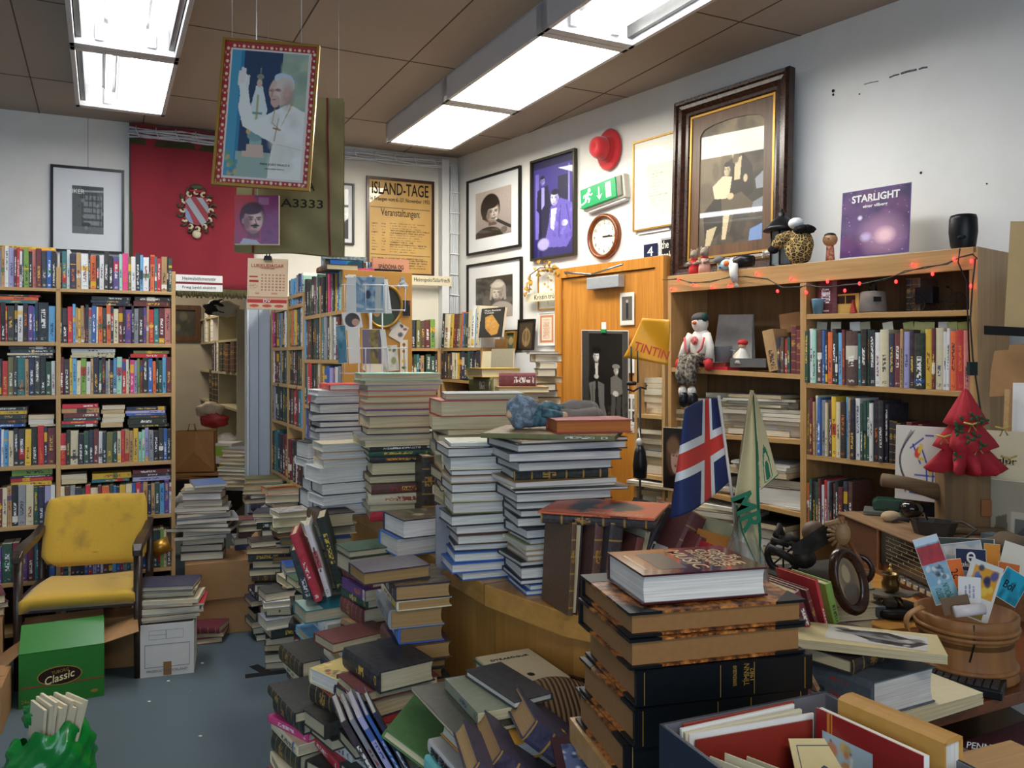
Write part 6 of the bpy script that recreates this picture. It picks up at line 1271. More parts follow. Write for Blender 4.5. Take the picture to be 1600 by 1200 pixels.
# orange magazine on a limp leather album, over the standing books
a = Art(80,60,'d9603c'); a.blot(14,['2c3a44','3a4a50'],.06,.14,(.25,.2,.75,.8),1); a.blot(6,['e87a4c'],.05,.1); a.lines(.1,.06,.8,.2,2,'d8c8a0',.5)
p = P(945,790,2.02)
lb = book(mat4((p.x,p.y,Zv(812,2.0)),R(74)),.20,.27,.022,'z','l','limp brown leather album lying over the leaning books','books piled on the counter',page='d')
mg = book(mat4((p.x,p.y - .01,Zv(812,2.0) + .0235),R(70)),.21,.275,.005,'o','q','orange and black illustrated magazine lying on the limp leather album','books piled on the counter'); top_print(mg,a)
zl_ = Zv(812,2.0) - .005; hl_ = zl_ - 1.001
for i,(u,Y,h_,t_,c,k,ln_,lab) in enumerate(((866,1.99,.215,.012,'u','l',3,'thin brown ornamented book standing first at the leaning row'),(880,2.0,.22,.022,'z','l',4,'dark brown carved leather book standing second in the leaning row'),(897,1.985,.215,.022,'u','l',5,'plain brown leather book standing third in the leaning row'),(915,1.97,.215,.035,'z','l',7,'thick dark brown leather book fourth in the leaning row'),(946,1.99,.2,.02,'m','h',14,'maroon book leaning fifth behind the brown ones'),(962,2.03,.21,.012,'c','h',16,'cream-edged book leaning sixth behind the brown ones'))):
 standing(u,Y,1.001,.15,h_ if i < 4 else h_ * .9,t_,22,ln_,c,k,lab,back=i in (1,5))
for i,(u,Y,z,h_,t_,c,k,ln_,lab) in enumerate(((962,2.2,1.0,.22,.035,'z','h',28,'dark book leaning beneath the orange magazine'),(985,2.15,1.0,.21,.025,'w','h',32,'white-spined book leaning beneath the orange magazine'),(1000,2.13,1.0,.215,.05,'m','l',30,'thick maroon leather book leaning in the slanting row'),(1022,2.08,1.0,.17,.03,'m','l',30,'small dark maroon book leaning in the slanting row'),(1040,2.05,1.0,.16,.016,'r','h',28,'slim red book leaning before the grey-green one'),(1056,2.1,1.0,.19,.05,'9a977c','c',28,'grey-green clothbound book leaning above the music dictionary'))):
 standing(u,Y,z,.15,h_,t_,24,ln_,c,k,lab)
lo_ = standing(1085,2.0,1.0,.14,.165,.045,26,24,'d08a2c','h','ochre book lettered in brown capitals leaning behind the music dictionary')
M = Matrix(((1,0,0,0),(0,1,0,0),(0,0,1,.0455),(0,0,0,1)))
m_brn = plain('brown_ink','4a2c18',.6,noisy=.02)
text('LANDNÁM\nINGÓLFS',T(.01,.025,.0462),.10,.022,m_brn,lo_); text('LANDNÁM',Matrix(((0,0,-1,-.0765),(-1,0,0,.0),(0,1,0,.0225),(0,0,0,1))),.09,.018,m_brn,lo_)
# ---------------------------------------------------------------- piles on the floor against the counter front
GFL = 'books piled on the floor along the counter'
def rs(n,pool,sides='LLLLF',sz='cccke',th=(2.4,4.4),kinds='hhcll',seed=0):
 q = random.Random(seed); return ' '.join(f"{q.choice(pool)}{q.choice(sides)}{q.uniform(*th):.1f}{q.choice(sz)}{q.choice(kinds)}{q.choice('xbbdg')}" for _ in range(n))
def fpile(x,y,vt,yaw,spec,where,seed=0,pool='kkzdnmu',sides='LLLLF',**k):
 """top books by spec, then as many more as the height needs"""
 k.setdefault('sc',.78); k.setdefault('page','g'); zt = Zv(vt,y - .08); toks = spec.split()
 tot = lambda: sum(float(''.join(c for c in t_[2:] if c.isdigit() or c == '.')) for t_ in toks) / 100
 n = 0
 while tot() < zt - .02: n += 1; toks += rs(1,pool,sides,seed=seed * 50 + n).split()
 return stack(x,y,0,yaw,' '.join(toks),where,GFL,ztop=zt,**k)
fpile(-.68,3.1,801,24,'zL5cl cF4cc bL4ch uL3cl aF2.6ch cF2.4cp eF2.4ch cF3ch gF2ch eL2.6ch','the floor pile at the far counter end',jr=8,seed=1)
fpile(-.435,2.62,858,36,'gF2.2ch zF5ch mL4.4cl vL3.4cp gL3ch mL5cl aS1.6ch zL4cl kL4cl zL4.6cl kL4.4cl zL4.6cl cS3.4ch','the second floor pile against the counter',jr=8,seed=2)
tq,z = fpile(-.27,2.27,908,20,'kL4ehb cL2.6ehb eL5ehb bL4.4ch uL4.4ehb kL2ehd kL2.8eld kL2.8eld kL2.8eld kL1.6ehd kL2.8eld kL2.8eld','the big-paged floor pile by the curve',page='d',jr=4,seed=3,sides='L')
top_print(tq[0],mott(['6a5c48','8a7c60','5a4634','9a8a68','3c3428'],'6a5840',70))
book(mat4((-.33,2.24,z + .001),R(-62)),.13,.185,.034,'n','h','dark blue hardcover lying on the marbled book by the counter curve',GFL,page='b')
tq,z = fpile(-.60,2.78,952,36,'tF4eh wL4ch sF3eh mF4ch wL4.4ch cF3ch kF3ch aF3.4ch','the outer pile under the teal book',jr=9,seed=4)
zz4 = z
top_print(tq[0],(lambda a: (a.rect(0,0,.28,1,'b8d4c4'),a.blot(12,['1c6a7c','2a8090','15586c'],.05,.2,(.3,0,1,1)),a)[2])(Art(50,40,'1c6478')))
standing(495,2.78,zz4 + .02,.16,.235,.022,10,-20,'r','h','bright red hardcover leaning on top of the outer floor pile',GFL)
standing(512,2.84,zz4 + .02,.16,.25,.016,10,-17,'w','h','white hardcover leaning behind the bright red one',GFL)
standing(527,2.9,zz4 + .02,.16,.26,.03,10,-15,'k','c','black clothbound book leaning against the white one',GFL)
standing(478,2.84,zz4 + .01,.15,.17,.03,10,-16,'d','h','charcoal hardcover leaning before the bright red one',GFL)
fpile(-.455,2.44,1000,38,'mF3ch wL3.4ch cL2.4ch nL3ch eF3ch kF3.4ch','the second row floor pile',jr=9,seed=5)
tq,z = fpile(-.43,2.2,1056,40,'cF4chw oL2chw kL5cl kS4ch zF3ch wL3ch rL2.6ch kF4ch yS3ch eL3ch','the floor pile under the yellow patterned book',jr=9,seed=6)
top_print(tq[0],mott(['c8a850','b0342c','2c3a5a','e8dca8','8a6a34'],'d8c078',50,r1=.06))
tq,z = fpile(-.32,2.1,1040,34,'kL5.4eh mF2.6ech nF5ech rL3.4ch rL3ch zF3ch wL5ch kF3ch mL3ch yF2ch','the floor pile under the great black book',jr=6,seed=7)
fpile(-.61,2.56,1028,36,'kL5cl cL2.6ch nL3.4cl zF3ch','the outermost low pile',jr=12,seed=8)
fpile(-.565,2.32,1096,40,'kL3fl kL5cl pL2.4ch cL3ch kL5cl cF3ch mF3ch','the nearest outer pile',jr=12,seed=9)
# far floor piles along the middle bookcases
GFF = 'old books piled on the floor before the middle bookcases'
for i,(u,Y,vt,first,where) in enumerate(((414,5.75,748,'jF3e eF4e cF3c','the jamb-side heap'),(398,5.2,812,'mF3c kF3c','the low aisle heap'),(446,5.3,762,'oF4c wF5c kF3c eF3c','the heap topped by an orange book'),(462,4.82,799,'wF3c cF5c gF3c','the heap topped by a patterned white book'),(424,4.8,846,'zF3c uF3c','the brown aisle heap'),(480,4.42,882,'bF3c wF3.4c cF4c','the heap topped by a blue book'),(446,4.35,925,'dF3c wF2.4c','the grey aisle heap'),(430,5.0,800,'nF2.6c wF2.6c','the heap behind the aisle'),(496,4.12,905,'gF3c kF3c','the heap at the bookcase end'))):
 p = P(u,558,Y); n = int((CZ - (vt - 558) * Y / F) / .034)
 tq,z = stack(p.x,p.y,0,20,first + ' ' + rs(max(3,n - 3),'kzudmnaegkzd','FFLS','cckb',(2.6,4.2),'oolc',seed=20 + i),where,GFF,ztop=Zv(vt,Y - .08),parts=i in (2,3,5),jr=16,j=.02)
 if i == 2: top_print(tq[0],(lambda a: (a.rect(0,.6,1,1,'6a2c1c'),a.rect(0,0,1,.3,'8ab890'),a)[2])(Art(30,20,'d88c2c')))
 if i == 3: top_print(tq[0],mott(['3a2420','5a2c24'],'d8d4cc',26,40,30,.05))
 if i == 5: top_print(tq[0],(lambda a: (a.rect(.25,.2,.85,.85,'8a7040'),a.blot(6,['c09050','5a6a8a'],.08,.15,(.3,.3,.8,.8)),a)[2])(Art(30,24,'244a94')))
# ---------------------------------------------------------------- bookcase on the picture wall
LRt = Line((.804,4.23),(1.729,3.1)); tr = [LRt.t(u) for u in (1046,1255,1521)]
def zz(u,v): return Zv(v,LRt.Y(u))
L_l = [(zz(1092,575),zz(1248,585)),(zz(1133,674) ,zz(1247,687)),(zz(1077,765),zz(1244,803)),(zz(1077,765) - .28,zz(1244,803) - .28)]
L_r = [(zz(1260,491),zz(1517,484)),(zz(1256,598),zz(1517,612)),(zz(1252,709),zz(1400,727)),(zz(1252,825),zz(1400,850)),(.25,.25)]
L_l[1] = (L_l[1][0] - .02,L_l[1][1]); L_l[2] = ((L_l[2][0] + L_l[2][1]) / 2 + .03,(L_l[2][0] + L_l[2][1]) / 2 - .01)
ztb = zz(1525,384) * .5 + zz(1047,432) * .5
bookcase('large beech bookcase along the picture wall, strung with red fairy lights',LRt,tr,[L_l,L_r],ztb,.3,m_beech,m_beechx,pw=[.022,.03,.03],fascia=.085,m_back=wood('back_panel_brown','6a4d2e','8a6840',2,.5))
GRH = 'hardcovers standing in the large beech bookcase'
def RRow(u0,u1,v,vt,spec,where,z=None,zr=None,kind='c',anchor='the centre post',**k): shelf_row(LRt,u0,u1,v,vt,spec,where,anchor,GRH,kind,.17,z=z,zr=zr,**k)
# interpolate board heights
def bz(pair,u,a=1255,b_=1521): f = (LRt.t(u) - LRt.t(a)) / (LRt.t(b_) - LRt.t(a)); return pair[0] + (pair[1] - pair[0]) * f
RRow(1257,1516,606,518,'g3 w3 h3 u4 b2 z2 o3.5 k3 k2 s3 m2.5 u9 t2 k4 g1.5 k4 w3.5 c6 n3.5 m4.5 a2 i4 z3 k7 y4 m2 c5 w2 w2 o4 r4.5 f4','the second board',L_r[1][0],L_r[1][1],hvar=.05)
RRow(1257,1386,718,628,'j4 m3 a2 c2 b3 e4 c2 u3 y4 c3.5 k4.5 s2 a2 k4 w4 g2.5 g2.5 g2.5 w3 k4 k4 k3','the third board',L_r[2][0],bz(L_r[2],1386))
RRow(1388,1440,716,650,'k3 k3 k3 m4 m4 m4 m3','the dark end of the third board',bz(L_r[2],1388),bz(L_r[2],1440),kind='l')
RRow(1257,1330,815,738,'o3 g2 k2.4 g2 m2 w2 r2 e2 k2 u2 k2 m3 n3 u3','the fourth board',L_r[3][0],bz(L_r[3],1330),anchor='the centre post')
# top shelf of the right bay
SB = L_r[0]
def onshelf(u,v,dep,ln=LRt): p = ln.off(-dep).P(u,v); return p
shelf_row(LRt,1268,1300,492,436,'m8','the top board','the centre post',GRH,'h',.19,z=bz(SB,1280),inset=.04)
shelf_row(LRt,1395,1418,488,434,'k3 u5','the top board','the stone weight',GRH,'l',.16,z=bz(SB,1405),inset=.1)
def boxt(name,lab,cat,ln,u0,u1,vt,vb,dep,dth,mat,parts=None):
 M,w,h = ln.rect(u0,u1,vt,vb,-dep); t = thing(name,uniq(lab),cat,M @ T(0,-h / 2,0)); mb = MB(); mb.box((-w / 2,0,-dth),(w / 2,h,0),mat); mb.obj('body',t,bevel=.002); return t,w,h
zs1 = bz(SB,1320)
t,w,h = boxt('wooden_money_box','small yellow painted wooden box with two glass compartments on the top board','box',LRt,1300,1342,459,490,.05,.07,plain('painted_yellow','c2a04c',.5))
mb = MB(); mb.box((-w * .36,h * .5,-.001),(-.002,h * .9,.001),m_dark); mb.box((.002,h * .5,-.001),(w * .36,h * .9,.001),m_dark); mb.obj('compartment',t)
mb = MB(); mb.prism([(-.012,0),(.014,0),(.006,.03),(.002,.055),(-.004,.03)],0,.02,plain('red_hood','b03a2c',.7)); tag(mb.obj('garden_gnome',None,LRt.M(Vector((*LRt.off(-.02).xy(1335),zs1 + .001)))),uniq('tiny red-hooded gnome before the yellow painted box'),'figurine')
mb = MB(); p = onshelf(1278,488,.02); mb.lathe([(.02,0),(.027,.06),(.028,.065)],plain('blue_glass','6a9ab0',.2,coat=.6),16); tag(mb.obj('glass_tumbler',None,Matrix.Translation((p.x,p.y,bz(SB,1278) + .001))),uniq('pale blue painted glass before the maroon book on the top board'),'glass')
m_stone = plain('grey_stone','7a756c',.85,noisy=.25,ns=50,bmp=.4); p = onshelf(1364,488,.07)
t = thing('stone_weight','grey stone weight with an iron loop handle on the top board','weight',Matrix.Translation((p.x,p.y,bz(SB,1364) + .001)))
mb = MB(); mb.lathe([(.052,0),(.055,.01),(.05,.085),(.045,.09)],m_stone,24); mb.obj('stone',t); mb = MB(); mb.tube([(-.014,0,.085),(-.012,0,.12),(0,0,.13),(.012,0,.12),(.014,0,.085)],.005,m_black,8); mb.obj('handle',t)
mb = MB(); mb.box((-.02,-.0565,.045),(.01,-.05,.065),m_black); mb.obj('label_plate',t)
# model tricycle carriage
p = onshelf(1470,484,.10); t = thing('model_carriage','black wire model of a cargo tricycle with a box on the top board','model',LRt.M(Vector((p.x,p.y,bz(SB,1470) + .001)))); m_ir = plain('blackened_iron','2a2622',.5)
def wheel(mb,c,r,mat,n=20,sp=8,tr=.0022):
 mb.tube([(c[0] + r * math.cos(i * 2 * math.pi / n),c[1] + r * math.sin(i * 2 * math.pi / n),c[2]) for i in range(n)],tr,mat,5,True)
 for i in range(sp): a_ = i * 2 * math.pi / sp; mb.tube([c,(c[0] + r * math.cos(a_),c[1] + r * math.sin(a_),c[2])],tr * .45,mat,4)
for (x,r,z_) in ((-.08,.032,.03),(-.035,.03,-.02),(.06,.036,0)): mb = MB(); wheel(mb,(x,r,z_),r,m_ir); mb.obj('wheel',t)
mb = MB(); mb.box((-.09,.035,-.03),(-.02,.10,.025),m_black); mb.obj('cargo_box',t)
mb = MB(); mb.tube([(-.02,.04,0),(.02,.04,0),(.06,.036,0),(.045,.075,0),(.02,.04,0)],.002,m_ir,5); mb.tube([(.045,.075,0),(.03,.10,0),(.02,.1,0)],.002,m_ir,5); mb.tube([(.025,.095,-.02),(.025,.095,.02)],.003,m_ir,5); mb.obj('cycle_frame',t)
# loose slips sticking out over the second board's books
slip = [(1262,'d8d4cc'),(1284,'b8b8a8'),(1306,'c8c8b0'),(1336,'d8dcd8'),(1352,'a8a890'),(1420,'b8b878'),(1436,'c0bc80'),(1452,'b4b47c'),(1474,'d8d4cc'),(1488,'b8b870'),(1505,'b8b868'),(1388,'e0dcc8')]
for i,(u,c) in enumerate(slip):
 M,w,h = LRt.rect(u - 8,u + 8,503,524,-.06); mb = MB(); mb.box((-w / 2,-h / 2,0),(w / 2,h / 2,.0008),plain('slip_' + c,c,.8)); tag(mb.obj('paper_slip',None,M @ RZ(R((i * 37) % 17 - 8))),uniq(f'paper slip {ordw(i + 1)} along the row, sticking above books on the second board'),'paper','paper slips above the second board')
# left bay: sitting snowman doll, mug, elf, small books
zL = L_l[0]
def blz(u,pr): f = (LRt.t(u) - tr[0]) / (tr[1] - tr[0]); return pr[0] + (pr[1] - pr[0]) * f
p = LRt.off(-.02).P(1092,575); dm = LRt.M(Vector((p.x,p.y,blz(1092,zL) + .001)))
t = thing('snowman_doll','sitting cloth snowman doll in red mittens with its legs over the shelf edge','doll',dm)
m_cot = plain('white_cotton','d6d2c8',.95,noisy=.08,ns=90,bmp=.3); m_pat = plain('patterned_trousers','6f685c',.9,noisy=.75,ns=60); m_mit = plain('red_mitten','b8282c',.9,noisy=.25,ns=60); m_hat = plain('grey_wool','4c4a4a',.95,noisy=.2,ns=80)
mb = MB(); mb.ball((0,.115,-.02),(.062,.09,.05),m_cot,16,10); mb.obj('torso',t)
mb = MB(); mb.ball((0,.225,-.01),(.042,.046,.04),m_cot,16,10); hd = mb.obj('head',t)
mb = MB(); mb.ball((0,.252,-.012),(.045,.028,.043),m_hat,16,8); mb.ball((.035,.255,0),(.018,.024,.02),plain('dark_green_felt','1c3a34',.9),10,6); mb.obj('hat',hd)
mb = MB(); mb.ball((0,.226,.034),(.010,.009,.014),plain('orange_nose','c85a1c',.8),10,6); mb.obj('nose',hd)
mb = MB(); [mb.ball((q * .016,.24,.028),.0035,m_black,6,5) for q in (-1,1)]; mb.obj('eyes',hd)
for s in (-1,1):
 mb = MB(); mb.tube([(s * .045,.17,.0),(s * .075,.11,.01),(s * .085,.05,.03)],[.022,.021,.02],m_cot,10); mb.obj('arm',t)
 mb = MB(); mb.ball((s * .09,.02,.04),(.022,.032,.02),m_mit,12,8); mb.ball((s * .072,.032,.045),(.01,.014,.01),m_mit,8,6); mb.obj('mitten',t)
 mb = MB(); mb.tube([(s * .06,.155,.035),(s * .05,.1,.045),(s * .03,.08,.048)],.006,plain('pink_brace','c85a5c',.9),6); mb.obj('brace',t)
 x = s * .02 - .01; mb = MB(); mb.tube([(s * .02,.05,.0),(x * 1.2,.045,.06),(x * 1.4 - .0,-.03,.085),(x * 1.4 + .01,-.075,.085)],[.036,.036,.03,.024],m_pat,12); mb.obj('leg',t)
 mb = MB(); mb.ball((x * 1.4 + .01,-.11,.085),(.022,.03,.022),m_cot,10,6); mb.ball((x * 1.4 + .02,-.15,.09),(.025,.04,.028),m_black,12,8); mb.obj('boot',t)
mb = MB(); mb.ball((0,.14,.035),(.022,.022,.012),plain('red_white_rosette','c86a64',.8,noisy=.5,ns=120),12,6); mb.obj('rosette',t)
zc = blz(1140,zL); p = onshelf(1130,570,.07)
t = thing('enamel_mug','grey enamel mug holding brushes beside the snowman doll','mug',LRt.M(Vector((p.x,p.y,zc + .04)))); mb = MB(); m_en = plain('grey_enamel','8a8f94',.3,coat=.4)
mb.lathe([(.04,0),(.044,.075),(.046,.077),(.041,.077),(.037,.006)],m_en,22,RX(R(-90)),True); mb.obj('cup',t); mb = MB(); mb.tube([(.042,.06,0),(.066,.055,0),(.066,.025,0),(.042,.015,0)],.004,m_en,8); mb.obj('handle',t)
for q,hh_ in ((-.015,.13),(.01,.10),(.025,.115)): mb = MB(); mb.tube([(q,.02,0),(q * 1.4,hh_,.0)],.003,m_pine,6); o = mb.obj('paintbrush',None,t.matrix_local); tag(o,uniq(f"wooden paintbrush {('tallest', 'shortest', 'outermost')[(-.015, .01, .025).index(q)]} among those in the grey mug"),'paintbrush','brushes in the mug')
mb = MB(); mb.box((-.06,0,-.05),(.06,.018,.05),m_mit); mb.box((-.07,.018,-.055),(.05,.036,.05),plain('cover_red2','7a2a22',.5)); tag(mb.obj('cloth_books',None,LRt.M(Vector((p.x,p.y,zc + .001)))),uniq('two small red boxes stacked under the grey enamel mug'),'box')
mb = MB(); M,w,h = LRt.rect(1112,1174,490,572,-.14); mb.add([(-w / 2,-h / 2,0),(w / 2,-h / 2,0),(w / 2 * .8,h / 2 * .95,-.04),(-w / 2 * .9,h / 2,-.04)],[(0,1,2,3)],plain('linen_sack','a09c94',.9,noisy=.15)); mb.add([(-w / 2,-h / 2,-.03),(w / 2,-h / 2,-.03),(w / 2 * .8,h / 2 * .95,-.05),(-w / 2 * .9,h / 2,-.05)],[(3,2,1,0)],MATS['linen_sack']); tag(mb.obj('linen_cloth',None,M),uniq('pale grey linen bag standing folded behind the grey mug'),'bag')
p = onshelf(1160,572,.06); t = thing('elf_doll','little seated elf doll with a red cap behind the flat grey box','doll',LRt.M(Vector((p.x,p.y,blz(1160,zL) + .035))))
mb = MB(); mb.lathe([(.045,0),(.04,.02),(.02,.06),(.012,.075)],m_cot,14,RX(R(-90))); mb.obj('torso',t); mb = MB(); mb.ball((0,.088,0),.018,m_skin,12,8); hd = mb.obj('head',t); mb = MB(); mb.ball((0,.1,-.003),(.026,.017,.024),m_mit,12,8); mb.obj('cap',hd); mb = MB(); mb.tube([(-.01,.06,.01),(-.03,.035,.02),(-.02,.02,.03)],.008,plain('cream_cotton','d8c8a4',.9),8); mb.obj('arm',t)
M,w,h = LRt.rect(1140,1196,560,574,-.02); mb = MB(); mb.box((-w / 2,-h / 2,-.12),(w / 2,h / 2,0),plain('pewter_tin','6c6c6a',.4,metal=.4)); tag(mb.obj('flat_box',None,M),uniq('flat dull grey box lying on the shelf before the elf doll'),'box')
shelf_row(LRt,1194,1212,578,516,'a6','the doll shelf','the doll',GRH,'h',.16,z=blz(1200,zL),lean=-12)
shelf_row(LRt,1213,1233,582,527,'n1 k1 u1.2 r1.2 g1.5','beside the leaning tan book','the doll',GRH,'h',.12,z=blz(1222,zL))
shelf_row(LRt,1234,1250,584,512,'m5 m5','at the doll shelf end','the doll',GRH,'l',.16,z=blz(1240,zL))
mb = MB(); M,w,h = LRt.rect(1218,1250,489,509,-.12); mb.box((-w / 2,-h,-.003),(w / 2,h / 2,0),m_card); o = mb.obj('card_sign',None,M @ RZ(R(6))); tag(o,uniq('brown card standing behind the maroon leather books'),'card')
# yellow carrier bag with red lettering, hung on the bookcase's near corner
LY = Line((.735,4.02),(.91,3.9)); 
yc = [(974,558),(1004,497),(1046,500),(1044,571)]; q4 = [P(u,v,4.0 - (u - 974) * .0012) for u,v in yc]
m_yb = plain('orange_yellow_plastic','e5a21e',.35,noisy=.08,ns=10)
t = thing('carrier_bag','flat orange-yellow plastic carrier bag with red print hung on the bookcase corner','bag'); mb = MB()
def yf(a_,b_): 
 top = q4[0].lerp(q4[1],a_) ; bot = q4[3].lerp(q4[2],a_); p = top.lerp(bot,b_) ; return p + Vector((0,-.012 * math.sin(a_ * 5 + b_ * 4) - .01,0))
mb.sheet(14,14,yf,m_yb,.004); mb.obj('plastic',t)
yM = Matrix.Translation(P(1018,548,3.9)) @ RZ(R(-10)) @ RX(R(90)) @ RZ(R(-17)); text('TINTIN',yM,.165,.042,plain('orange_red_ink','d2451c',.5),t,bold=.012)
# fairy lights
fl = [(1035,437),(1060,436),(1082,442),(1110,440),(1140,433),(1165,432),(1200,436),(1222,449),(1250,449),(1262,445),(1290,450),(1320,445),(1350,443),(1385,436),(1415,424),(1445,418),(1480,412),(1500,402),(1520,397),(1527,404)]
Lf = LRt.off(.02); mb = MB(); m_gw = plain('green_wire','2c332a',.5); pts = [Lf.P(u,v) for u,v in fl]; 
for k in (0,1): mb.tube([p + Vector((0,.002 * k,.003 * math.sin(i * 2.6 + 3 * k))) for i,p in enumerate(pts)],.0022,m_gw,5)
mb.tube([Lf.P(u,v) for u,v in ((1524,404),(1520,440),(1516,500),(1520,560),(1526,600),(1532,640),(1536,655))],.003,m_black,6); mb.tube([Lf.P(u,v) for u,v in ((1500,388),(1497,410),(1510,440),(1512,500),(1515,570))],.0025,m_black,6)
t = mb.obj('fairy_light_cable'); tag(t,uniq('string of small red fairy lights draped across the beech bookcase front'),'fairy lights')
m_red = plain('lit_red_bulb','ff2020',.3,emit=5,noisy=.0)
for u,v in ((1060,437),(1083,445),(1112,449),(1139,447),(1049,452),(1182,428),(1215,455),(1236,436),(1260,457),(1293,440),(1320,454),(1343,443),(1400,440),(1426,414),(1457,428),(1491,405),(1518,408),(1517,447)):
 mb = MB(); p = Lf.P(u,v); mb.ball(p,(.006,.006,.008),m_red,8,6); b_ = mb.obj('bulb',t)
mb = MB(); p = Lf.P(1519,576); mb.cbox(p,(.03,.02,.05),plain('plug_green','1c2c28',.5)); mb.obj('plug',t)
# ---------------------------------------------------------------- on top of the beech bookcase
def ont(u,dep=.1): p = LRt.off(-dep).xy(u); return Vector((p.x,p.y,ztb + .001))
a = Art(110,120,'4a3a66'); a.vgrad('2c2a4c','5c4474'); a.blot(60,['6a4a7c','8a5a84','3a2c54','54305c'],.08,.22,al=.4); a.ell(.62,.7,.26,.24,'b88aa8',soft=1.2,al=.9); a.ell(.66,.72,.12,.1,'f0c8d0',soft=1.0); a.ell(.38,.72,.07,.06,'c8b4dc',soft=1.0); a.ell(.28,.42,.03,.03,'e8e0f4',soft=1.0); a.blot(40,['d8d0ec','a898c8'],.003,.008,al=1)
t = upright_face('record_sleeve','violet nebula record sleeve standing on the beech bookcase','record',LRt.off(-.22),1313,1420,293,399,'v',a,.004,lean=-5)
M_,w_,h_ = LRt.off(-.22).rect(1313,1420,293,399)
text('STARLIGHT',T(0,h_ * .37,.002),w_ * .7,.034,m_inkw,t,bold=.03); text('einar vilberg',T(0,h_ * .24,.002),w_ * .36,.018,m_inkw,t,bold=.02)
p = ont(1505,.12); t = thing('speaker','rounded black computer loudspeaker at the near end of the bookcase top','loudspeaker',Matrix.Translation(p) @ RZ(R(-35))); mb = MB(); h = .155; mb.lathe([(.035,0),(.045,.02),(.052,.08),(.05,.135),(.046,.15),(.03,.155)],m_black,24); mb.obj('body',t,Matrix.Diagonal((1,.85,.93,1))); mb = MB(); mb.ball((0,-.043,.05),(.016,.004,.008),plain('port_black','050505',.6),12,6); mb.obj('bass_port',t)
p = ont(1297,.10); t = thing('kokeshi_doll','wooden kokeshi doll with round head beside the record sleeve','doll',Matrix.Translation(p)); m_kok = plain('pale_turned_wood','b98a5c',.35,noisy=.1)
mb = MB(); mb.lathe([(.020,0),(.018,.03),(.016,.07),(.014,.078)],plain('red_flowered_wood','c07a5c',.4,noisy=.5,ns=80),18); mb.obj('body',t); mb = MB(); mb.ball((0,0,.103),(.031,.031,.03),m_kok,18,12); hd = mb.obj('head',t); mb = MB(); mb.ball((0,0,.121),(.026,.026,.013),m_black,16,6); mb.obj('hair',hd)
for q in (-1,1): mb = MB(); mb.ball((q * .010 - .008,-.029,.103),(.004,.002,.002),m_black,8,4); mb.obj('eye',hd)
# lantern and leopard-coated figure leaning beside it
p = ont(1222,.16); t = thing('lantern','black lantern with pointed roof behind the leopard-coated puppet','lantern',Matrix.Translation(p)); mb = MB(); mb.lathe([(.07,0),(.07,.012),(.055,.02)],m_black,6,None,True,False); mb.obj('base',t)
mb = MB(); [mb.tube([(.055 * math.cos(i * 1.047),.055 * math.sin(i * 1.047),.015),(.05 * math.cos(i * 1.047),.05 * math.sin(i * 1.047),.18)],.005,m_black,5) for i in range(6)]; mb.obj('cage',t)
mb = MB(); mb.lathe([(.05,.02),(.045,.175)],plain('lantern_glass','6a7478',.1,coat=.5),6,None,True,False); mb.obj('glass',t)
mb = MB(); mb.lathe([(.09,.18),(.075,.2),(.05,.225),(.03,.24),(.018,.25),(.02,.262),(.008,.27),(.003,.285)],m_black,12,None,True); mb.obj('roof',t)
m_leo,nt,b = nodes('leopard_plush'); tc = nd(nt,'ShaderNodeTexCoord'); v_ = nd(nt,'ShaderNodeTexVoronoi',i_Scale=62.0); v_.feature = 'DISTANCE_TO_EDGE'; nt.links.new(tc.outputs['Object'],v_.inputs['Vector']); c = ramp(nt,v_.outputs['Distance'],[(.0,hx('c9ac6c')),(.07,hx('b8985a')),(.09,hx('2a1f16')),(.26,hx('33261a')),(.3,hx('8a6a3c'))]); nt.links.new(c,b.inputs['Base Color']); b.inputs['Roughness'].default_value = 1; MATS['leopard_plush'] = m_leo
m_fur = plain('black_fur','1d1a1a',1,noisy=.5,ns=120,bmp=1); p = ont(1248,.03)
t = thing('leopard_puppet','puppet in a leopard coat with black fur collar and white cap slumped on the bookcase','puppet',Matrix.Translation(p) @ RZ(R(-48)))
mb = MB(); mb.ball((0,0,.075),(.065,.05,.082),m_leo,22,14,fn=lambda q: 1 + .05 * math.sin(7 * q[0] + 4 * q[2])); mb.tube([(-.03,-.01,.12),(-.08,-.02,.11),(-.10,-.03,.08)],[.035,.032,.022],m_leo,12); mb.obj('coat',t)
mb = MB(); mb.ball((.03,-.005,.15),(.046,.045,.022),m_fur,18,10,fn=lambda q: 1 + .14 * math.sin(19 * q[0]) * math.sin(17 * q[2] + 3 * q[1])); mb.obj('fur_collar',t); mb = MB(); mb.ball((-.105,-.035,.07),(.026,.022,.018),m_fur,14,8,fn=lambda q: 1 + .14 * math.sin(19 * q[0]) * math.sin(17 * q[2])); mb.obj('fur_cuff',t)
mb = MB(); mb.ball((-.01,-.005,.182),(.034,.034,.026),plain('white_satin','dcdcdc',.3),18,10); mb.obj('cap',t); mb = MB(); mb.ball((-.13,-.045,.06),(.014,.01,.010),m_cot,10,6)
for i in range(5): mb.tube([(-.13,-.045,.06),(-.148 - .002 * i,-.05 + .004 * (i - 2),.066 - .007 * i)],.0028,m_cot,5)
mb.obj('hand',t)
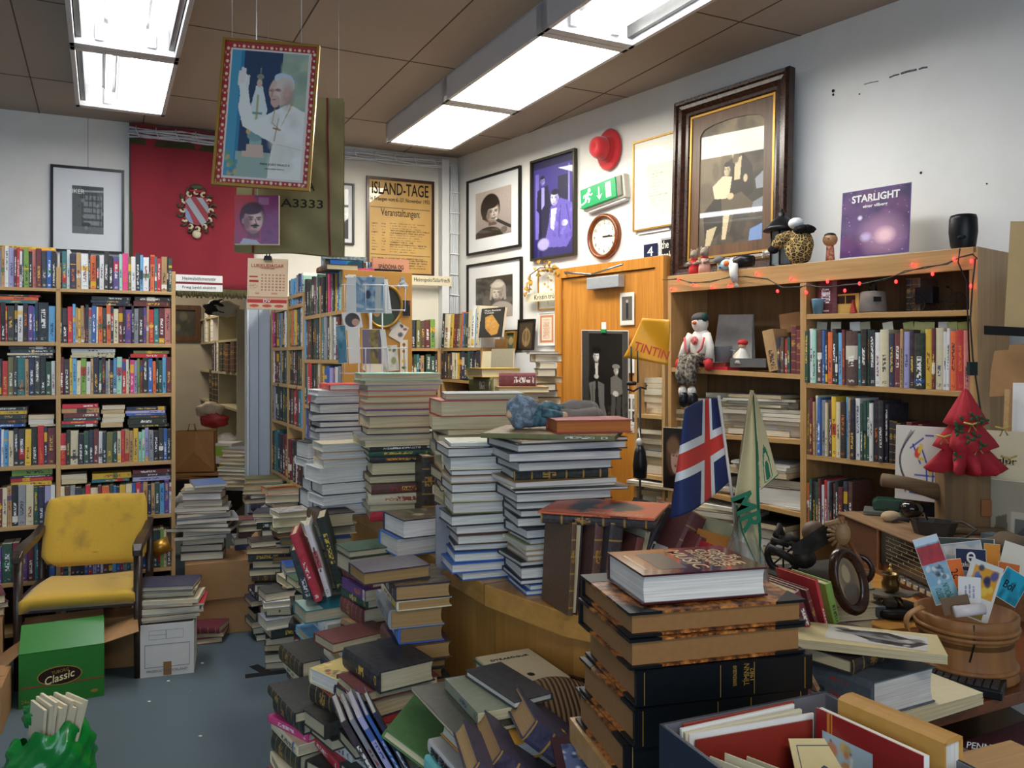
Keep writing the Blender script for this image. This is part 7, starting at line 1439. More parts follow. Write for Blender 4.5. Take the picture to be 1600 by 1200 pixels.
# the row of small toys
def bear(u,dep,s,col,lab,dress):
 p = ont(u,dep); t = thing('toy_animal',uniq(lab),'toy',Matrix.Translation(p) @ RZ(R(-40))); mb = MB(); mb.lathe([(.026 * s,0),(.024 * s,.03 * s),(.016 * s,.06 * s),(.01,.07 * s)],dress,14); mb.obj('dress',t); mb = MB(); mb.ball((0,0,.088 * s),(.018 * s,.02 * s,.022 * s),col,12,8); mb.ball((0,-.018 * s,.084 * s),(.009 * s,.012 * s,.008 * s),col,10,6); hd = mb.obj('head',t)
 for q in (-1,1): mb = MB(); mb.ball((q * .014 * s,0,.106 * s),(.005 * s,.004 * s,.009 * s),col,8,6); mb.obj('ear',hd); mb = MB(); mb.tube([(q * .014 * s,0,.06 * s),(q * .024 * s,-.016 * s,.05 * s),(q * .005 * s,-.024 * s,.045 * s)],.006 * s,col,6); mb.obj('arm',t)
 mb = MB(); mb.lathe([(.014 * s,.064 * s),(.016 * s,.068 * s),(.014 * s,.072 * s)],m_mit,12,None,False); mb.obj('scarf',t)
m_tbear = plain('taupe_felt','8f8272',.9); bear(1085,.06,1.15,m_tbear,'grey felt toy mouse in a red spotted skirt, leading the toy row',m_mit); bear(1101,.05,1.2,m_tbear,'grey felt toy mouse in a pink striped dress, second of the toy row',plain('pink_stripe','c89484',.9,noisy=.3,ns=60))
p = ont(1124,.05); t = thing('toy_mushroom','grey-capped cream toy mushroom figure beside the felt mice','toy',Matrix.Translation(p)); mb = MB(); mb.lathe([(.012,0),(.010,.03),(.014,.045)],plain('cream_felt','c8bc84',.9),12); mb.obj('stem',t); mb = MB(); mb.ball((0,0,.06),(.028,.028,.02),plain('grey_felt','6c6a6c',.9),16,8); mb.obj('cap',t)
p = ont(1150,.01); t = thing('clown_doll','small clown doll lying over the bookcase edge, white sleeve hanging down','doll',Matrix.Translation(p) @ RZ(R(-48)))
mb = MB(); mb.ball((-.05,-.005,.028),(.03,.024,.026),plain('pale_blue_face','a8bcc8',.5),16,10); hd = mb.obj('head',t); mb = MB(); mb.ball((-.08,-.01,.018),.009,plain('blue_nose','1f6fc0',.4),10,6); mb.obj('nose',hd); mb = MB(); mb.ball((-.04,-.02,.03),(.016,.012,.014),plain('orange_hair','d86a24',.9),10,6); mb.obj('hair',hd)
mb = MB(); mb.tube([(-.02,0,.03),(.03,.01,.04),(.08,.02,.035)],[.022,.032,.026],m_black,12); mb.obj('torso',t); mb = MB(); mb.tube([(-.018,0,.05),(-.012,-.01,.03),(-.016,-.02,.01)],[.014,.016,.012],m_cot,8); mb.obj('ruff',t)
mb = MB(); mb.tube([(.0,-.02,.02),(.01,-.035,-.02),(.02,-.035,-.06)],[.022,.02,.016],m_cot,12); slv = mb.obj('sleeve',t); mb = MB(); [mb.tube([(.022,-.036,-.06),(.026 + .006 * (i - 2),-.038,-.085)],.003,m_cot,5) for i in range(5)]; mb.obj('hand',t)
# ---------------------------------------------------------------- heaps of old paper and books on the lower boards of the left bay
GH = 'old papers and books heaped in the beech bookcase'
def heap(u,pr,dep,vt,spec,where,yaw=-45,**k):
 p = LRt.off(-dep).xy(u); z = blz(u,pr) + .002; Y = p.y; return stack(p.x,p.y,z,yaw,spec,where,GH,ztop=z + (vt),parts=False,kind='q',**k)  # old papers and books, named magazines unless a kind letter is given
heap(1086,L_l[1],.16,.12,'zF1c aF1.5f cF1.2fq uF1fq aF2e cF1fq','the heap under the snowman boots',jr=14)
heap(1150,L_l[1],.16,.19,'cF2cp kF1fq eF1.2fq eF1fq aF1gq eF1.2fq zF3.6f aF1fq cF1.4fq kF1fq cF1fq','the newspaper heap',jr=12)
heap(1200,L_l[1],.15,.19,'eF1.2fq dF1gq eF1fq aF1fq dF1fq eF1.4gq aF2.6f cF2.4e aF2f','the grey paper heap by the post',jr=10)
heap(1228,L_l[1],.15,.16,'cF2b dF1f eF1fq kF1f eF1fq cF3e','the short heap at the centre post',jr=8)
heap(1085,L_l[2],.14,.16,'uF4c mF3c aF3c zF3c','the shaded books low in the left bay',jr=8)
heap(1128,L_l[2],.14,.07,'nL4b wF1.6fq kF1.4f','the heap with the blue book',jr=14)
heap(1206,L_l[2],.12,.19,'eF1fq wF1.2fq eF1fq aF2f uF3.4c mF4c aF3c','the plastic-wrapped heap',jr=10)
heap(1235,L_l[2],.12,.12,'zF3c uF6c wF.8fq','the brown parcel heap',jr=6)
heap(1082,L_l[3],.10,.22,'cF1f rF1.4fq oF1fq aF2f cF3e kF2f eF3c cF2fq eF1fq','the lowest heap with orange covers',jr=14)
heap(1140,L_l[3],.10,.24,'wF1.2fq cF1fq kF2f wF3e eF3c cF1fq rF1fq wF2f eF3e','the lowest heap of white papers',jr=12)
heap(1205,L_l[3],.14,.2,'kF1fq eF2f zF3f kF2e','the dark lowest heap',jr=12)
heap(1240,L_l[3],.12,.1,'kF3c kF3c','the dark end heap',jr=12)
# side stacks standing between the door and the bookcase
t = thing('wall_shelf','narrow wooden shelf stand crammed with books between door and beech bookcase','shelf',lm(LRt,tr[0] - .23)); 
for zq in (.40,.70,.985,1.30): mb = MB(); mb.box((0,.0,zq - .02),(.19,.25,zq),m_pinex); mb.obj('shelf',t)
for xq in (0,.19): mb = MB(); mb.box((xq - .009,0,0),(xq + .009,.25,1.72),m_pine); mb.obj('upright',t)
q_ = LRt.at(tr[0] - .135) - LRt.n * .12
GN = 'books crammed on the narrow shelf stand'
stack(q_.x,q_.y,1.302,-45,'cF2a aF2a cF2.6a aF3a cF2.2a wF2a','the top of the narrow stand',GN,parts=False,kind='p',ztop=1.49,jr=10)
stack(q_.x,q_.y,.987,-45,'aF1.6fq cF1.6c aF2c bF2.4c sF2b cF3b aF3c','the middle of the narrow stand',GN,parts=False,kind='p',ztop=1.22,jr=8,sc=.9)
stack(q_.x - .02,q_.y - .03,.702,-45,'wF1fq cF1fq mF2a cF2a wF2.4a kF2a wF2.4a cF2a wF2.4a kF2.4a','the lower middle of the narrow stand',GN,parts=False,kind='p',ztop=.95,jr=8)
stack(q_.x - .04,q_.y - .04,.402,-45,'wF3b nF2b wF2.4b rF1.6c wF3c','the low board of the narrow stand',GN,parts=False,kind='p',ztop=.66,jr=8)
a = Art(50,90,'1d1a1a'); a.ell(.55,.45,.38,.32,'5a4030',soft=.3); a.ell(.6,.5,.2,.24,'c09a84',soft=.15); a.ell(.5,.3,.3,.14,'7a5a40',soft=.4); a.line(.5,.46,.57,.45,.03,'2a1a18'); a.line(.66,.46,.72,.46,.03,'2a1a18'); a.ell(.63,.62,.06,.02,'8a4a44'); a.poly([(.2,.8),(.9,.75),(1,1),(0,1)],'14100f')
card('portrait_print','dark portrait print of a curly-haired woman propped on the beech bookcase edge','picture',Line((.79,4.0),(.95,3.85)),1037,1068,668,764,a,0,0,0,'gloss',.006,None,m_paper)
M = LRt.M(LRt.off(.05).P(1003,600)); t = thing('candle_hook','black wrought iron candle hook standing against the door edge','candle holder',Matrix.Translation(P(1000,598,3.9)))
mb = MB(); mb.tube([(-.04,0,0),(-.042,0,.17)],.005,m_ir,6); mb.tube([(-.01,0,0),(-.012,0,.15)],.004,m_ir,6); mb.tube([(-.06,0,-.03),(-.03,0,-.04),(.0,0,-.02),(.03,0,-.03),(.03,0,-.01)],.005,m_ir,6); mb.tube([(0,0,-.02),(0,0,-.75),(0,0,-1.56)],.006,m_ir,6); mb.obj('bracket',t)
mb = MB(); mb.lathe([(.022,-.012),(.026,.0),(.02,.006)],m_ir,14,T(-.04,0,0)); mb.obj('cup',t)
p = P(1000,720,3.75); t = thing('umbrella_puppet','little hanging black umbrella with a white animal-head handle beside the door','umbrella',Matrix.Translation(p)); mb = MB(); mb.lathe([(.012,-.08),(.03,-.075),(.033,-.02),(.026,.04),(.012,.07)],m_black,16,None,True); mb.obj('folded_cloth',t); mb = MB(); mb.ball((-.004,0,.085),(.014,.014,.018),m_cot,12,8); mb.obj('handle',t); mb = MB(); mb.tube([(0,0,.1),(.01,.1,.14)],.0015,m_cab,5); mb.obj('loop',t)
# ---------------------------------------------------------------- the desk behind the counter
ZD = .82
m_desk = wood('reddish_desk','5c2f18','7e4726',0,.3); m_deskl = wood('desk_ochre_top','9c6a2c','bf8a42',0,.35)
t = thing('desk','reddish brown desk under the wooden pail and the old radio','desk')
dp = [(.62,1.66),(.757,1.73),(1.196,1.943),(1.75,2.2),(1.72,2.95),(1.50,3.08),(.87,3.15),(.50,2.5),(.45,1.9)]
mb = MB(); mb.prism(dp,ZD - .028,ZD,m_desk); mb.obj('desktop',t,None,bevel=.002)
mb = MB(); mb.prism([(.97,2.35),(1.27,2.42),(1.33,3.0),(.9,3.1)],ZD + .0003,ZD + .003,m_deskl); tag(mb.obj('inlay',t),'lighter ochre board on the desk')
for x,y in ((.66,1.8),(1.66,2.25),(1.6,2.9),(.85,3.0)): mb = MB(); mb.box((x - .02,y - .02,0),(x + .02,y + .02,ZD - .028),m_desk); mb.obj('leg',t)
mb = MB(); mb.prism([(.75,1.85),(1.7,2.25),(1.65,2.8),(.75,2.8)],.42,.44,m_dark); mb.obj('lower_shelf',t)
GU = 'books on the shelf beneath the desk'
stack(1.12,2.08,.441,22,'mF3fl kF3f zF4f','the shaded pile under the desk edge',GU,jr=10); stack(1.42,2.22,.441,22,'mS4gl kF3f zF4f','the maroon pile deep under the desk',GU,jr=6)
o = bpy.data.objects.get('leather_bound_book'); 
text('PENNASLÓÐIR',Matrix.Translation(P(1560,1168,1.93)) @ RZ(R(20)) @ RX(R(90)) @ RZ(R(-14)),.2,.018,m_paperw,t)
# ---- old radio
rA = Vector((1.285,3.27)); rB = Vector((1.352,2.44)); rL = (rB - rA).length; rd = (rB - rA).normalized(); rn = Vector((rd.y,-rd.x));  # rn points to -x
if rn.x > 0: rn = -rn
RM = Matrix(((rd.x,-rn.x,0,rA.x),(rd.y,-rn.y,0,rA.y),(0,0,1,ZD),(0,0,0,1)))   # x along the front to the near end, y into the body, z up
m_rad = wood('radio_walnut','5e3a20','8a5c36',0,.35); m_radtop = wood('radio_top_dusty','7a5a3e','9a7a58',0,.6); m_rib = plain('ribbed_front','6a432a',.6)
t = thing('radio','long old wooden table radio with a ribbed grille, black dial and chrome keys','radio',RM); H = .172
mb = MB(); mb.box((0,.015,.0),(rL,.30,H - .008),m_rad); mb.box((-.004,-.004,H - .008),(rL + .004,.305,H),m_radtop); mb.box((0,-.0,.0),(rL,.015,.02),m_rad); mb.box((0,0,.02),(.012,.016,H - .008),m_rad); mb.box((.285,0,.02),(.297,.016,H - .008),m_rad); mb.box((rL - .012,0,.02),(rL,.016,H - .008),m_rad); mb.obj('cabinet',t,bevel=.002)
mb = MB()
for i in range(26): z = .022 + i * .0054; mb.box((.012,.004,z),(.285,.016,z + .003),m_rib)
mb.obj('speaker_grille',t)
mb = MB(); mb.box((.297,.006,.045),(rL - .012,.016,H - .012),plain('dial_glass','14100e',.12,coat=.7)); dl_ = mb.obj('dial',t)
mb = MB(); m_dl = plain('dial_line','8a7a54',.5)
for i in range(7): mb.box((.34,.0048,.062 + i * .014),(rL - .06,.006,.0632 + i * .014),m_dl)
for i in range(40): mb.box((.345 + i * .0105,.0046,.064 + (i * 5 % 7) * .014),(.349 + i * .0105,.006,.07 + (i * 5 % 7) * .014),m_dl)
mb.obj('scale',dl_)
for i in range(9): mb = MB(); x = .40 + i * .038; mb.box((x,-.022,.022),(x + .026,.006,.04),plain('chrome_key','c8c8c4',.15,metal=.9)); mb.obj('key',t,bevel=.004)
def onrad(x,y): v = RM @ Vector((x,y,H)); return v
# things on the radio, far end first
def at_px(u,v,z): p = PZ(u,v,z); return p
ZR = ZD + H
def rp(u,v): return PZ(u,v,ZR + .0006)
p = rp(1362,806); t = thing('hole_punch','dark green hole punch on a grey base at the far end of the radio','hole punch',mat4((p.x + .08,p.y + .03,p.z),R(-25))); mb = MB(); mb.box((-.09,-.055,0),(.09,.055,.018),plain('punch_base','5c6058',.5)); mb.obj('base',t,bevel=.004); mb = MB(); mb.prism([(-.055,.018),(-.06,.05),(-.04,.062),(.05,.062),(.07,.045),(.065,.018)],-.04,.04,plain('dark_green_metal','24483a',.3,coat=.3)); mb.obj('lever',t,RX(R(90)),bevel=.006)
m_blk = plain('glossy_black_stone','17110e',.08,coat=.8)
for i,(u,v,r,lab) in enumerate(((1395,806,.042,'shiny black rounded stone behind the cream one on the radio'),(1418,812,.045,'shiny black rounded stone beside the toy iron on the radio'))):
 p = rp(u,v); mb = MB(); mb.ball((p.x + .03,p.y + .03,p.z + r * .8),(r,r * .95,r * .8),m_blk,20,12); tag(mb.obj('polished_stone'),uniq(lab),'stone','stones on the radio')
p = rp(1392,815); mb = MB(); mb.ball((p.x,p.y,p.z + .019),(.036,.028,.021),plain('cream_stone','b39a78',.7,noisy=.2,ns=30),18,10); tag(mb.obj('pebble'),uniq('cream rounded stone on the edge of the radio top'),'stone','stones on the radio')
p = rp(1452,838); m_irn = plain('dusty_iron','3a3632',.55,noisy=.25,metal=.3)
t = thing('iron_trivet','small dusty cast iron toy pot with a loop handle on the radio top','pot',mat4((p.x + .03,p.y + .03,p.z),R(-30)))
mb = MB(); mb.lathe([(.05,0),(.062,.045),(.064,.048),(.058,.048),(.047,.006)],m_irn,8,Matrix.Diagonal((1.2,.75,1,1)),True,False); mb.obj('pan',t); mb = MB(); mb.tube([(-.075,0,.04),(-.11,-.01,.045),(-.13,-.02,.035)],[.008,.007,.005],m_irn,8); mb.obj('spout',t); mb = MB(); mb.tube([(.05,.03,.045),(.09,.0,.05),(.13,-.03,.035),(.10,-.04,.01),(.06,-.05,.0)],.004,m_irn,6); mb.tube([(-.02,.03,.045),(-.03,.0,.07),(-.02,-.03,.045)],.003,m_irn,6); mb.obj('handle',t)
p = rp(1448,812); t = thing('black_box','small black box with a thin upright rod on the radio top','box',mat4((p.x + .06,p.y + .08,p.z),R(-20))); mb = MB(); mb.box((-.04,-.03,0),(.05,.03,.05),m_black); mb.box((-.045,-.034,.05),(.055,.034,.056),m_dark); mb.obj('body',t); mb = MB(); mb.tube([(-.01,0,.056),(-.012,0,.26)],.0022,m_irn,6); mb.obj('rod',t)
# wooden stump with carved handles and the red padded tree
p = rp(1512,838); m_old = wood('weathered_block','3a2a18','8a6a42',2,.7,.25); t = thing('wooden_mould','weathered upright wooden block with round handles bearing the red cloth tree','wooden block',mat4((p.x + .03,p.y + .09,p.z),R(-8)))
mb = MB(); mb.box((-.075,-.05,0),(.075,.05,.215),m_old); mb.box((.04,-.058,.06),(.075,-.05,.12),plain('orange_wood_patch','8a5428',.7)); mb.obj('block',t,bevel=.008)
mb = MB(); mb.tube([(-.26,.02,.17),(-.18,.02,.16),(-.07,.02,.13)],[.024,.023,.03],wood('old_handle','54402a','7c6344',0,.7),12); mb.obj('handle',t); mb = MB(); mb.tube([(-.07,-.055,.014),(.02,-.06,.012),(.11,-.06,.0135)],[.013,.014,.013],wood('old_handle','54402a','7c6344',0,.7),10); mb.obj('handle',t)
m_xm = plain('red_holly_cotton','a8202c',.85,noisy=.12,ns=40,bmp=.2); m_holly = plain('holly_print','2c5434',.9); m_gr = plain('gold_ribbon','c8a850',.4)
TM = mat4((p.x + .02,p.y + .05,p.z + .216),R(-8)); t = thing('padded_tree','red padded cloth Christmas tree with holly print and gold bows on the block','ornament',TM)
prof = [(0,.285),(.012,.275),(.055,.20),(.075,.165),(.052,.155),(.095,.11),(.112,.085),(.078,.072),(.12,.03),(.142,.008),(.12,-.006),(.06,-.012),(.0,-.014)]
def lobe(ang,sc=1.0):
 n = len(prof); K = 10; vs = []; 
 for x,z in prof:
  for k in range(K): a_ = 2 * math.pi * k / K; th_ = .042 * math.sin(math.pi * min(1,(.29 - z) / .31)) ; xx = x * sc * (.5 + .5 * math.cos(a_)); vs.append((xx,th_ * math.sin(a_) * (.4 + .6 * min(1,x / .05)),z))
 fs = [(i * K + k,i * K + (k + 1) % K,(i + 1) * K + (k + 1) % K,(i + 1) * K + k) for i in range(n - 1) for k in range(K)]; mb = MB(); mb.M = RZ(ang); mb.add(vs,fs,m_xm,True); return mb.obj('lobe',t)
for a_ in (0,55,180,125,270,235,305): lobe(R(a_),.98 if a_ in (0,180) else .9)
rg = random.Random(9)
for i in range(11):
 a_ = R(rg.choice((198,215,250,270,285,320,340))); z = rg.uniform(.01,.2); r = .115 * (1 - z / .29) * rg.uniform(.6,.9) + .006; mb = MB(); c = Vector((r * math.cos(a_),r * math.sin(a_) - .03,z))
 for k in range(3): mb.ball(c + Vector((.01 * math.cos(k * 2.1),-.002,.01 * math.sin(k * 2.1))),(.009,.004,.005),m_holly,8,5,RY(R(k * 60)))
 mb.obj('holly_sprig',t)
for x,z in ((-.01,.165),(.01,.09),(-.09,.12),(.1,.15),(.12,.05)):
 mb = MB(); mb.tube([(x - .024,-.078 + abs(x) * .3,z + .006),(x,-.084 + abs(x) * .3,z),(x + .026,-.078 + abs(x) * .3,z + .008)],.0035,m_gr,5); mb.tube([(x - .01,-.08 + abs(x) * .3,z - .026),(x,-.084 + abs(x) * .3,z),(x + .015,-.08 + abs(x) * .3,z - .022)],.003,m_gr,5); mb.obj('bow',t)
# drawing of a wreath, papers and old print standing behind
a = Art(80,110,'d9d3c6')
for i in range(46):
 f_ = i / 45; x = .12 + .32 * (1 - f_) ** 2 * 0 + .12 * math.sin(f_ * 3.1 + 2.4) + .06; y = .1 + f_ * .8; x = .34 - .25 * math.sin(min(1,f_ * 1.2) * 2.6); ang = 60 + 40 * math.sin(f_ * 3)
 for q in (-1,1): a.line(x,y,x + q * .07 * math.cos(R(ang)),y - .05 * abs(math.sin(R(ang))),.012,'262c3c')
for q in ((.55,.16,.3,.3),(.35,.25,.5,.5),(.5,.25,.62,.48),(.6,.12,.75,.12),(.4,.66,.95,.66),(.6,.55,.92,.55),(.62,.55,.64,.75),(.9,.55,.9,.75),(.75,.5,.75,.75),(.25,.86,.5,.86),(.3,.9,.6,.92)): a.line(*q,.03,'2438a0')
a.ell(.45,.35,.06,.08,'d8442c',20); a.ell(.5,.3,.04,.07,'e0c23c',20); a.ell(.52,.44,.07,.02,'e0c23c'); a.ell(.7,.62,.04,.04,'c8b85c')
LW_ = Line((1.43,3.1),(1.554,2.98))
card('wreath_drawing','pale card with a blue and black ink drawing of a wreath behind the radio goods','drawing',LW_,1399,1478,666,782,a,0,-3,0,'paper',.004)
a = Art(60,40,'d8cfb8'); a.rect(0,.55,1,.6,'2a2622')
LQ = Line((1.66,3.0),(1.95,2.66))
t,w,h = card('printed_card','large cream card lettered in black behind the red cloth tree','card',LQ,1535,1620,674,780,None,.02,-3,0,'paper',.004,None,plain('cream_card','c9bd9d',.8,noisy=.06)); text('eglur  f',T(-.0,h * .05,.0045),w * .7,.03,m_ink,t)
a = Art(50,60,'a89f88'); a.rect(.45,.45,1,1,'c4bca8'); a.rect(.52,.55,1,1,'6a6a66'); a.poly([(.52,.8),(.7,.66),(1,.82),(1,1),(.52,1)],'4c4c4a'); a.poly([(.15,.55),(.35,.5),(.4,.8),(.25,.9),(.12,.75)],'6e6454')
card('old_print','grey-cream old print with a framed landscape leaning behind the pail','print',LQ,1546,1625,752,858,a,.08,-6,0,'paper',.006)
mb = MB(); p = rp(1575,870); mb.ball((p.x + .04,p.y + .05,ZR + .03),(.09,.06,.03),plain('driftwood','5c4c3a',.9,noisy=.3,ns=20),18,10,fn=lambda q: 1 + .2 * math.sin(6 * q[0] + 2)); tag(mb.obj('driftwood'),uniq('curved piece of dark driftwood at the near end of the radio'),'driftwood')
mb = MB(); p = rp(1548,848); mb.box((-.02,-.02,0),(.03,.02,.03),plain('slate_blue','4a5660',.6)); tag(mb.obj('slate_piece',None,mat4((p.x,p.y,ZR + .001),R(20))),uniq('small slate blue lump beside the driftwood'),'stone')
# cardboard flats hanging on the bookcase's near side
LH = Line(LRt.at(tr[2] + .035) - LRt.n * .02,LRt.at(tr[2] + .035) - LRt.n * .02 + Vector((.35,.26)))
LH = Line((1.80,2.98),(2.02,2.7))
def flat(name,lab,cat,pts,ln,mat,k=0,th=.006):
 u0 = pts[0]; c = ln.off(k).P(*u0); M = ln.M(c); inv = M.inverted(); q = [inv @ ln.off(k).P(*x) for x in pts]; mb = MB(); mb.prism([(x.x,x.y) for x in q][::-1],0,th,mat); o = mb.obj(name,None,M); tag(o,uniq(lab),cat); return o
o = flat('card_poster','tall buff card poster with faint drawings at the picture edge above the cardboard','poster',[(1580,346),(1625,346),(1625,512),(1570,512)],LH,plain('buff_card','b49a6c',.8,noisy=.08,ns=12),.02)
flat('book_slab','dark closed notebook sticking out sideways under the buff card poster','notebook',[(1543,509),(1625,513),(1625,527),(1543,523)],LH,m_black,.05,.03)
flat('cardboard_flat','large torn cardboard flat standing beside the beech bookcase','cardboard',[(1578,538),(1625,536),(1625,680),(1571,680),(1577,618),(1547,620),(1549,580),(1555,548),(1577,547)],LH,m_card,.0)
t = flat('white_notice','white printed paper pinned on the cardboard flat at the picture edge','paper',[(1583,598),(1625,598),(1625,680),(1581,680)],LH,m_paperw,.012,.002)
flat('wood_strip','thin pale wooden strip below the cardboard flat','wood strip',[(1571,608),(1579,608),(1575,682),(1568,682)],LH,m_pine,.03)
for i in range(3):
 mb = MB(); mb.tube([LH.off(.03).P(1590,380 + i * 45),LH.off(.03).P(1600,372 + i * 45),LH.off(.03).P(1612,384 + i * 45)],.0015,m_brn,5); 
# wooden pail of postcards
p = P(1509,1014,2.06); m_pail = wood('pail_wood','7c4f2a','a8743f',2,.55,.35); t = thing('wooden_pail','round brown wooden pail with bark hoops crammed with postcards on the desk','pail',mat4((p.x,p.y,ZD + .001),0))
mb = MB(); mb.lathe([(.112,0),(.116,.006),(.111,.02),(.106,.05),(.104,.09),(.108,.118),(.115,.13),(.116,.152),(.107,.154),(.102,.02),(.0,.016)],m_pail,44,None,True); mb.obj('body',t)
for z,r in ((.108,.11),(.122,.115),(.030,.112)): mb = MB(); mb.lathe([(r - .004,z - .006),(r + .003,z - .004),(r + .004,z),(r + .003,z + .004),(r - .004,z + .006)],m_pail,44,None,False); mb.obj('hoop',t)
mb = MB(); mb.sheet(14,2,lambda a_,b_: (-.115 - .045 * math.sin(math.pi * a_),-.03 + .02 * b_ - .02 * a_,.165 - .11 * a_ + .02 * math.sin(math.pi * a_)),plain('leather_strap','9a6c3c',.6),.004); mb.obj('strap',t)
mb = MB(); mb.tube([(-.04,-.1085,.15),(-.036,-.103,.1),(-.045,-.1,.06)],.0018,m_black,5); mb.obj('crack',t)
pc = Vector((p.x,p.y))
def pcard(u0,v0,u1,v1,Y,rz,art,lab,bg='dcd8d0',tilt=-8,name='postcard',texts=()):
 um_,vm_ = (u0 + u1) / 2,(v0 + v1) / 2; c = P(um_,vm_,Y); w = (u1 - u0) * Y / F; h = (v1 - v0) * Y / F; M = Matrix.Translation(c) @ RZ(R(-6)) @ RX(R(90)) @ RZ(R(rz)) @ RX(R(tilt)); mb = MB(); mb.box((-w / 2,-h / 2,-.0012),(w / 2,h / 2,0),plain('card_' + bg,bg,.5,noisy=.03)); o = mb.obj(name,None,M); tag(o,uniq(lab),'postcard','cards in the wooden pail')
 if art: art.build('print',w * .97,h * .97,T(0,0,.0005),o,art_mat('gloss'))
 for s_,x_,y_,ww,hh_,m_,r_ in texts: text(s_,T(x_ * w,y_ * h,.001) @ RZ(R(r_)),ww * w if ww else None,hh_,m_,o)
 return o
m_wi = plain('white_print','e8e4dc',.5,noisy=.02); m_dkg = plain('dark_green_ink','1f5a44',.6); m_vi = plain('violet_ink','6a5a98',.6)
a = Art(40,90,'7aa8c0'); a.rect(0,0,1,.1,'c4d4e0'); a.rect(.0,.12,1,.4,'b01820'); a.blot(10,['8c1018','d02a30'],.08,.2,(0,.15,1,.38)); a.blot(26,['2a3038','d8dce0','4a5058','9ab0bc'],.04,.12,(0,.42,1,.72),.8); a.rect(0,.72,1,1,'86b4c4')
pcard(1444,838,1482,942,2.04,17,a,'tall blue card with a red cloak picture leaning at the pail rim',texts=[('VEISTU\nMJÖKUN',0,-.33,.62,.016,m_dkg,90)])
a = Art(50,40,'9aa4ac'); a.blot(14,['c8ccd0','7c8890','d8d0c8'],.08,.2); pcard(1470,848,1536,900,2.16,8,a,'wide grey landscape card at the back of the pail')
pcard(1460,841,1552,872,2.22,-1,Art(40,16,'3c4844'),'long white-edged dark card along the pail back','dcd6c8')
pcard(1538,850,1562,890,2.19,-4,mott(['e09a30','c87a20'],'d88a28',8,20,30),'amber card behind the white bordered one')
pcard(1562,850,1604,920,2.2,-18,None,'large blank ivory card at the pail edge','e2d8c4')
pcard(1494,858,1540,892,2.11,-2,Art(40,24,'1a2248'),'navy card with a white emblem in the pail middle',texts=[('e',.0,.1,.3,.03,m_wi,0),('Bœkur',-.2,-.2,.4,.012,m_wi,0)])
pcard(1480,874,1505,918,2.08,8,Art(20,30,'d8681c'),'plain orange card with a black scroll between pail cards',texts=[('2c',0,0,.5,.02,m_ink,-70)])
a = Art(50,70,'d8d4cc'); a.rect(.14,.08,.92,.62,'d89a28'); a.blot(12,['2c4a88','4a68a8','e8c048','1c2c54'],.06,.14,(.2,.1,.9,.6),.9); a.rect(.3,.72,.8,.98,'8a7430'); a.ell(.5,.85,.18,.06,'d8a83c')
pcard(1506,878,1556,968,2.03,-20,a,'white bordered card with blue and yellow painting in the pail front')
a = Art(40,30,'1c9cb8'); a.blot(10,['0f5c70','18788c'],.06,.2); pcard(1560,892,1600,942,2.03,-32,a,'turquoise card lettered on its side at the pail front',texts=[('Ból',-.1,0,.4,.02,m_ink,0)])
pcard(1560,880,1592,905,2.1,-10,Art(30,20,'c86a28'),'dark and orange striped card behind the turquoise one')
pcard(1498,902,1532,945,2.0,-3,None,'small white card with violet writing at the pail rim','e4e0da',texts=[('x xxx xx\nxx xx xxx\nxxx xx x'.replace('x','n'),0,0,.6,.006,m_vi,90)])
pcard(1473,932,1515,958,1.97,12,None,'brown card lying across the pail mouth','6c4f30')
mb = MB(); c0,c1 = P(1491,956,1.955),P(1537,951,1.955); mb.tube([c0,c1],.0135,plain('rolled_paper','d8cfd0',.35),18); tag(mb.obj('paper_roll'),uniq('small white paper roll resting across the front rim of the pail'),'paper roll')
# keyboard and papers on the desk
p = PZ(1530,1080,ZD); t = thing('keyboard','black computer keyboard half hidden by papers in front of the pail','keyboard',mat4((p.x - .02,p.y + .03,ZD + .001),R(-36))); mb = MB(); mb.box((-.13,-.055,0),(.085,.055,.022),m_black); mb.obj('case',t,bevel=.004)
mb = MB()
for i in range(12):
 for j in range(5): mb.box((-.12 + i * .0165,-.046 + j * .0185,.022),(-.107 + i * .0165,-.031 + j * .0185,.027),plain('key_grey','3a3a3c',.5))
tag(mb.obj('keys',t),None,None,None,'stuff')
# pile in the middle: cream book with torn photograph, brown book, film book, folders
GP_ = 'pile of large books before the wooden pail'
c = PZ(1440,1098,ZD + .02); 
def place(u,v,z,Y=None): p = P(u,558,Y); return (p.x,p.y,z)
f1 = book(mat4((.86,1.84,ZD + .022),R(-62)),.2,.28,.012,'c','q','cream paper folder under the film book, jutting over the desk',GP_,page='c'); f2 = book(mat4((.87,1.85,ZD + .0345),R(-64)),.19,.27,.01,'c','q','upper cream paper folder under the film book',GP_,page='c')
book(mat4((.8,1.86,ZD + .001),R(-60)),.2,.3,.02,'k','h','black book beneath the cream folders on the desk',GP_)
fb = book(mat4((.76,1.84,ZD + .046),R(27)),.19,.25,.075,'4c5c68','h','thick film guide with grey-blue jacket and red lettering, white pages forward',GP_,page='w',title='x')
fb2 = book(mat4((.745,1.85,ZD + .122),R(128)),.15,.22,.03,'z','l','brown leather book sandwiched between film guide and cream album',GP_)
text('FILM',Matrix(((0,0,-1,-.1022),(-1,0,0,-.045),(0,1,0,.034),(0,0,0,1))),.045,.04,m_inkr,fb); text('A Movie\nin Full',Matrix(((0,0,-1,-.1022),(-1,0,0,.0),(0,1,0,.034),(0,0,0,1))),.035,.014,m_ink,fb)
cr = book(mat4((.755,1.80,ZD + .158),R(-110)) @ RY(R(-3)),.16,.315,.018,'d9c68e','q','wide cream album with a torn black and white photograph on its cover',GP_,page='c')
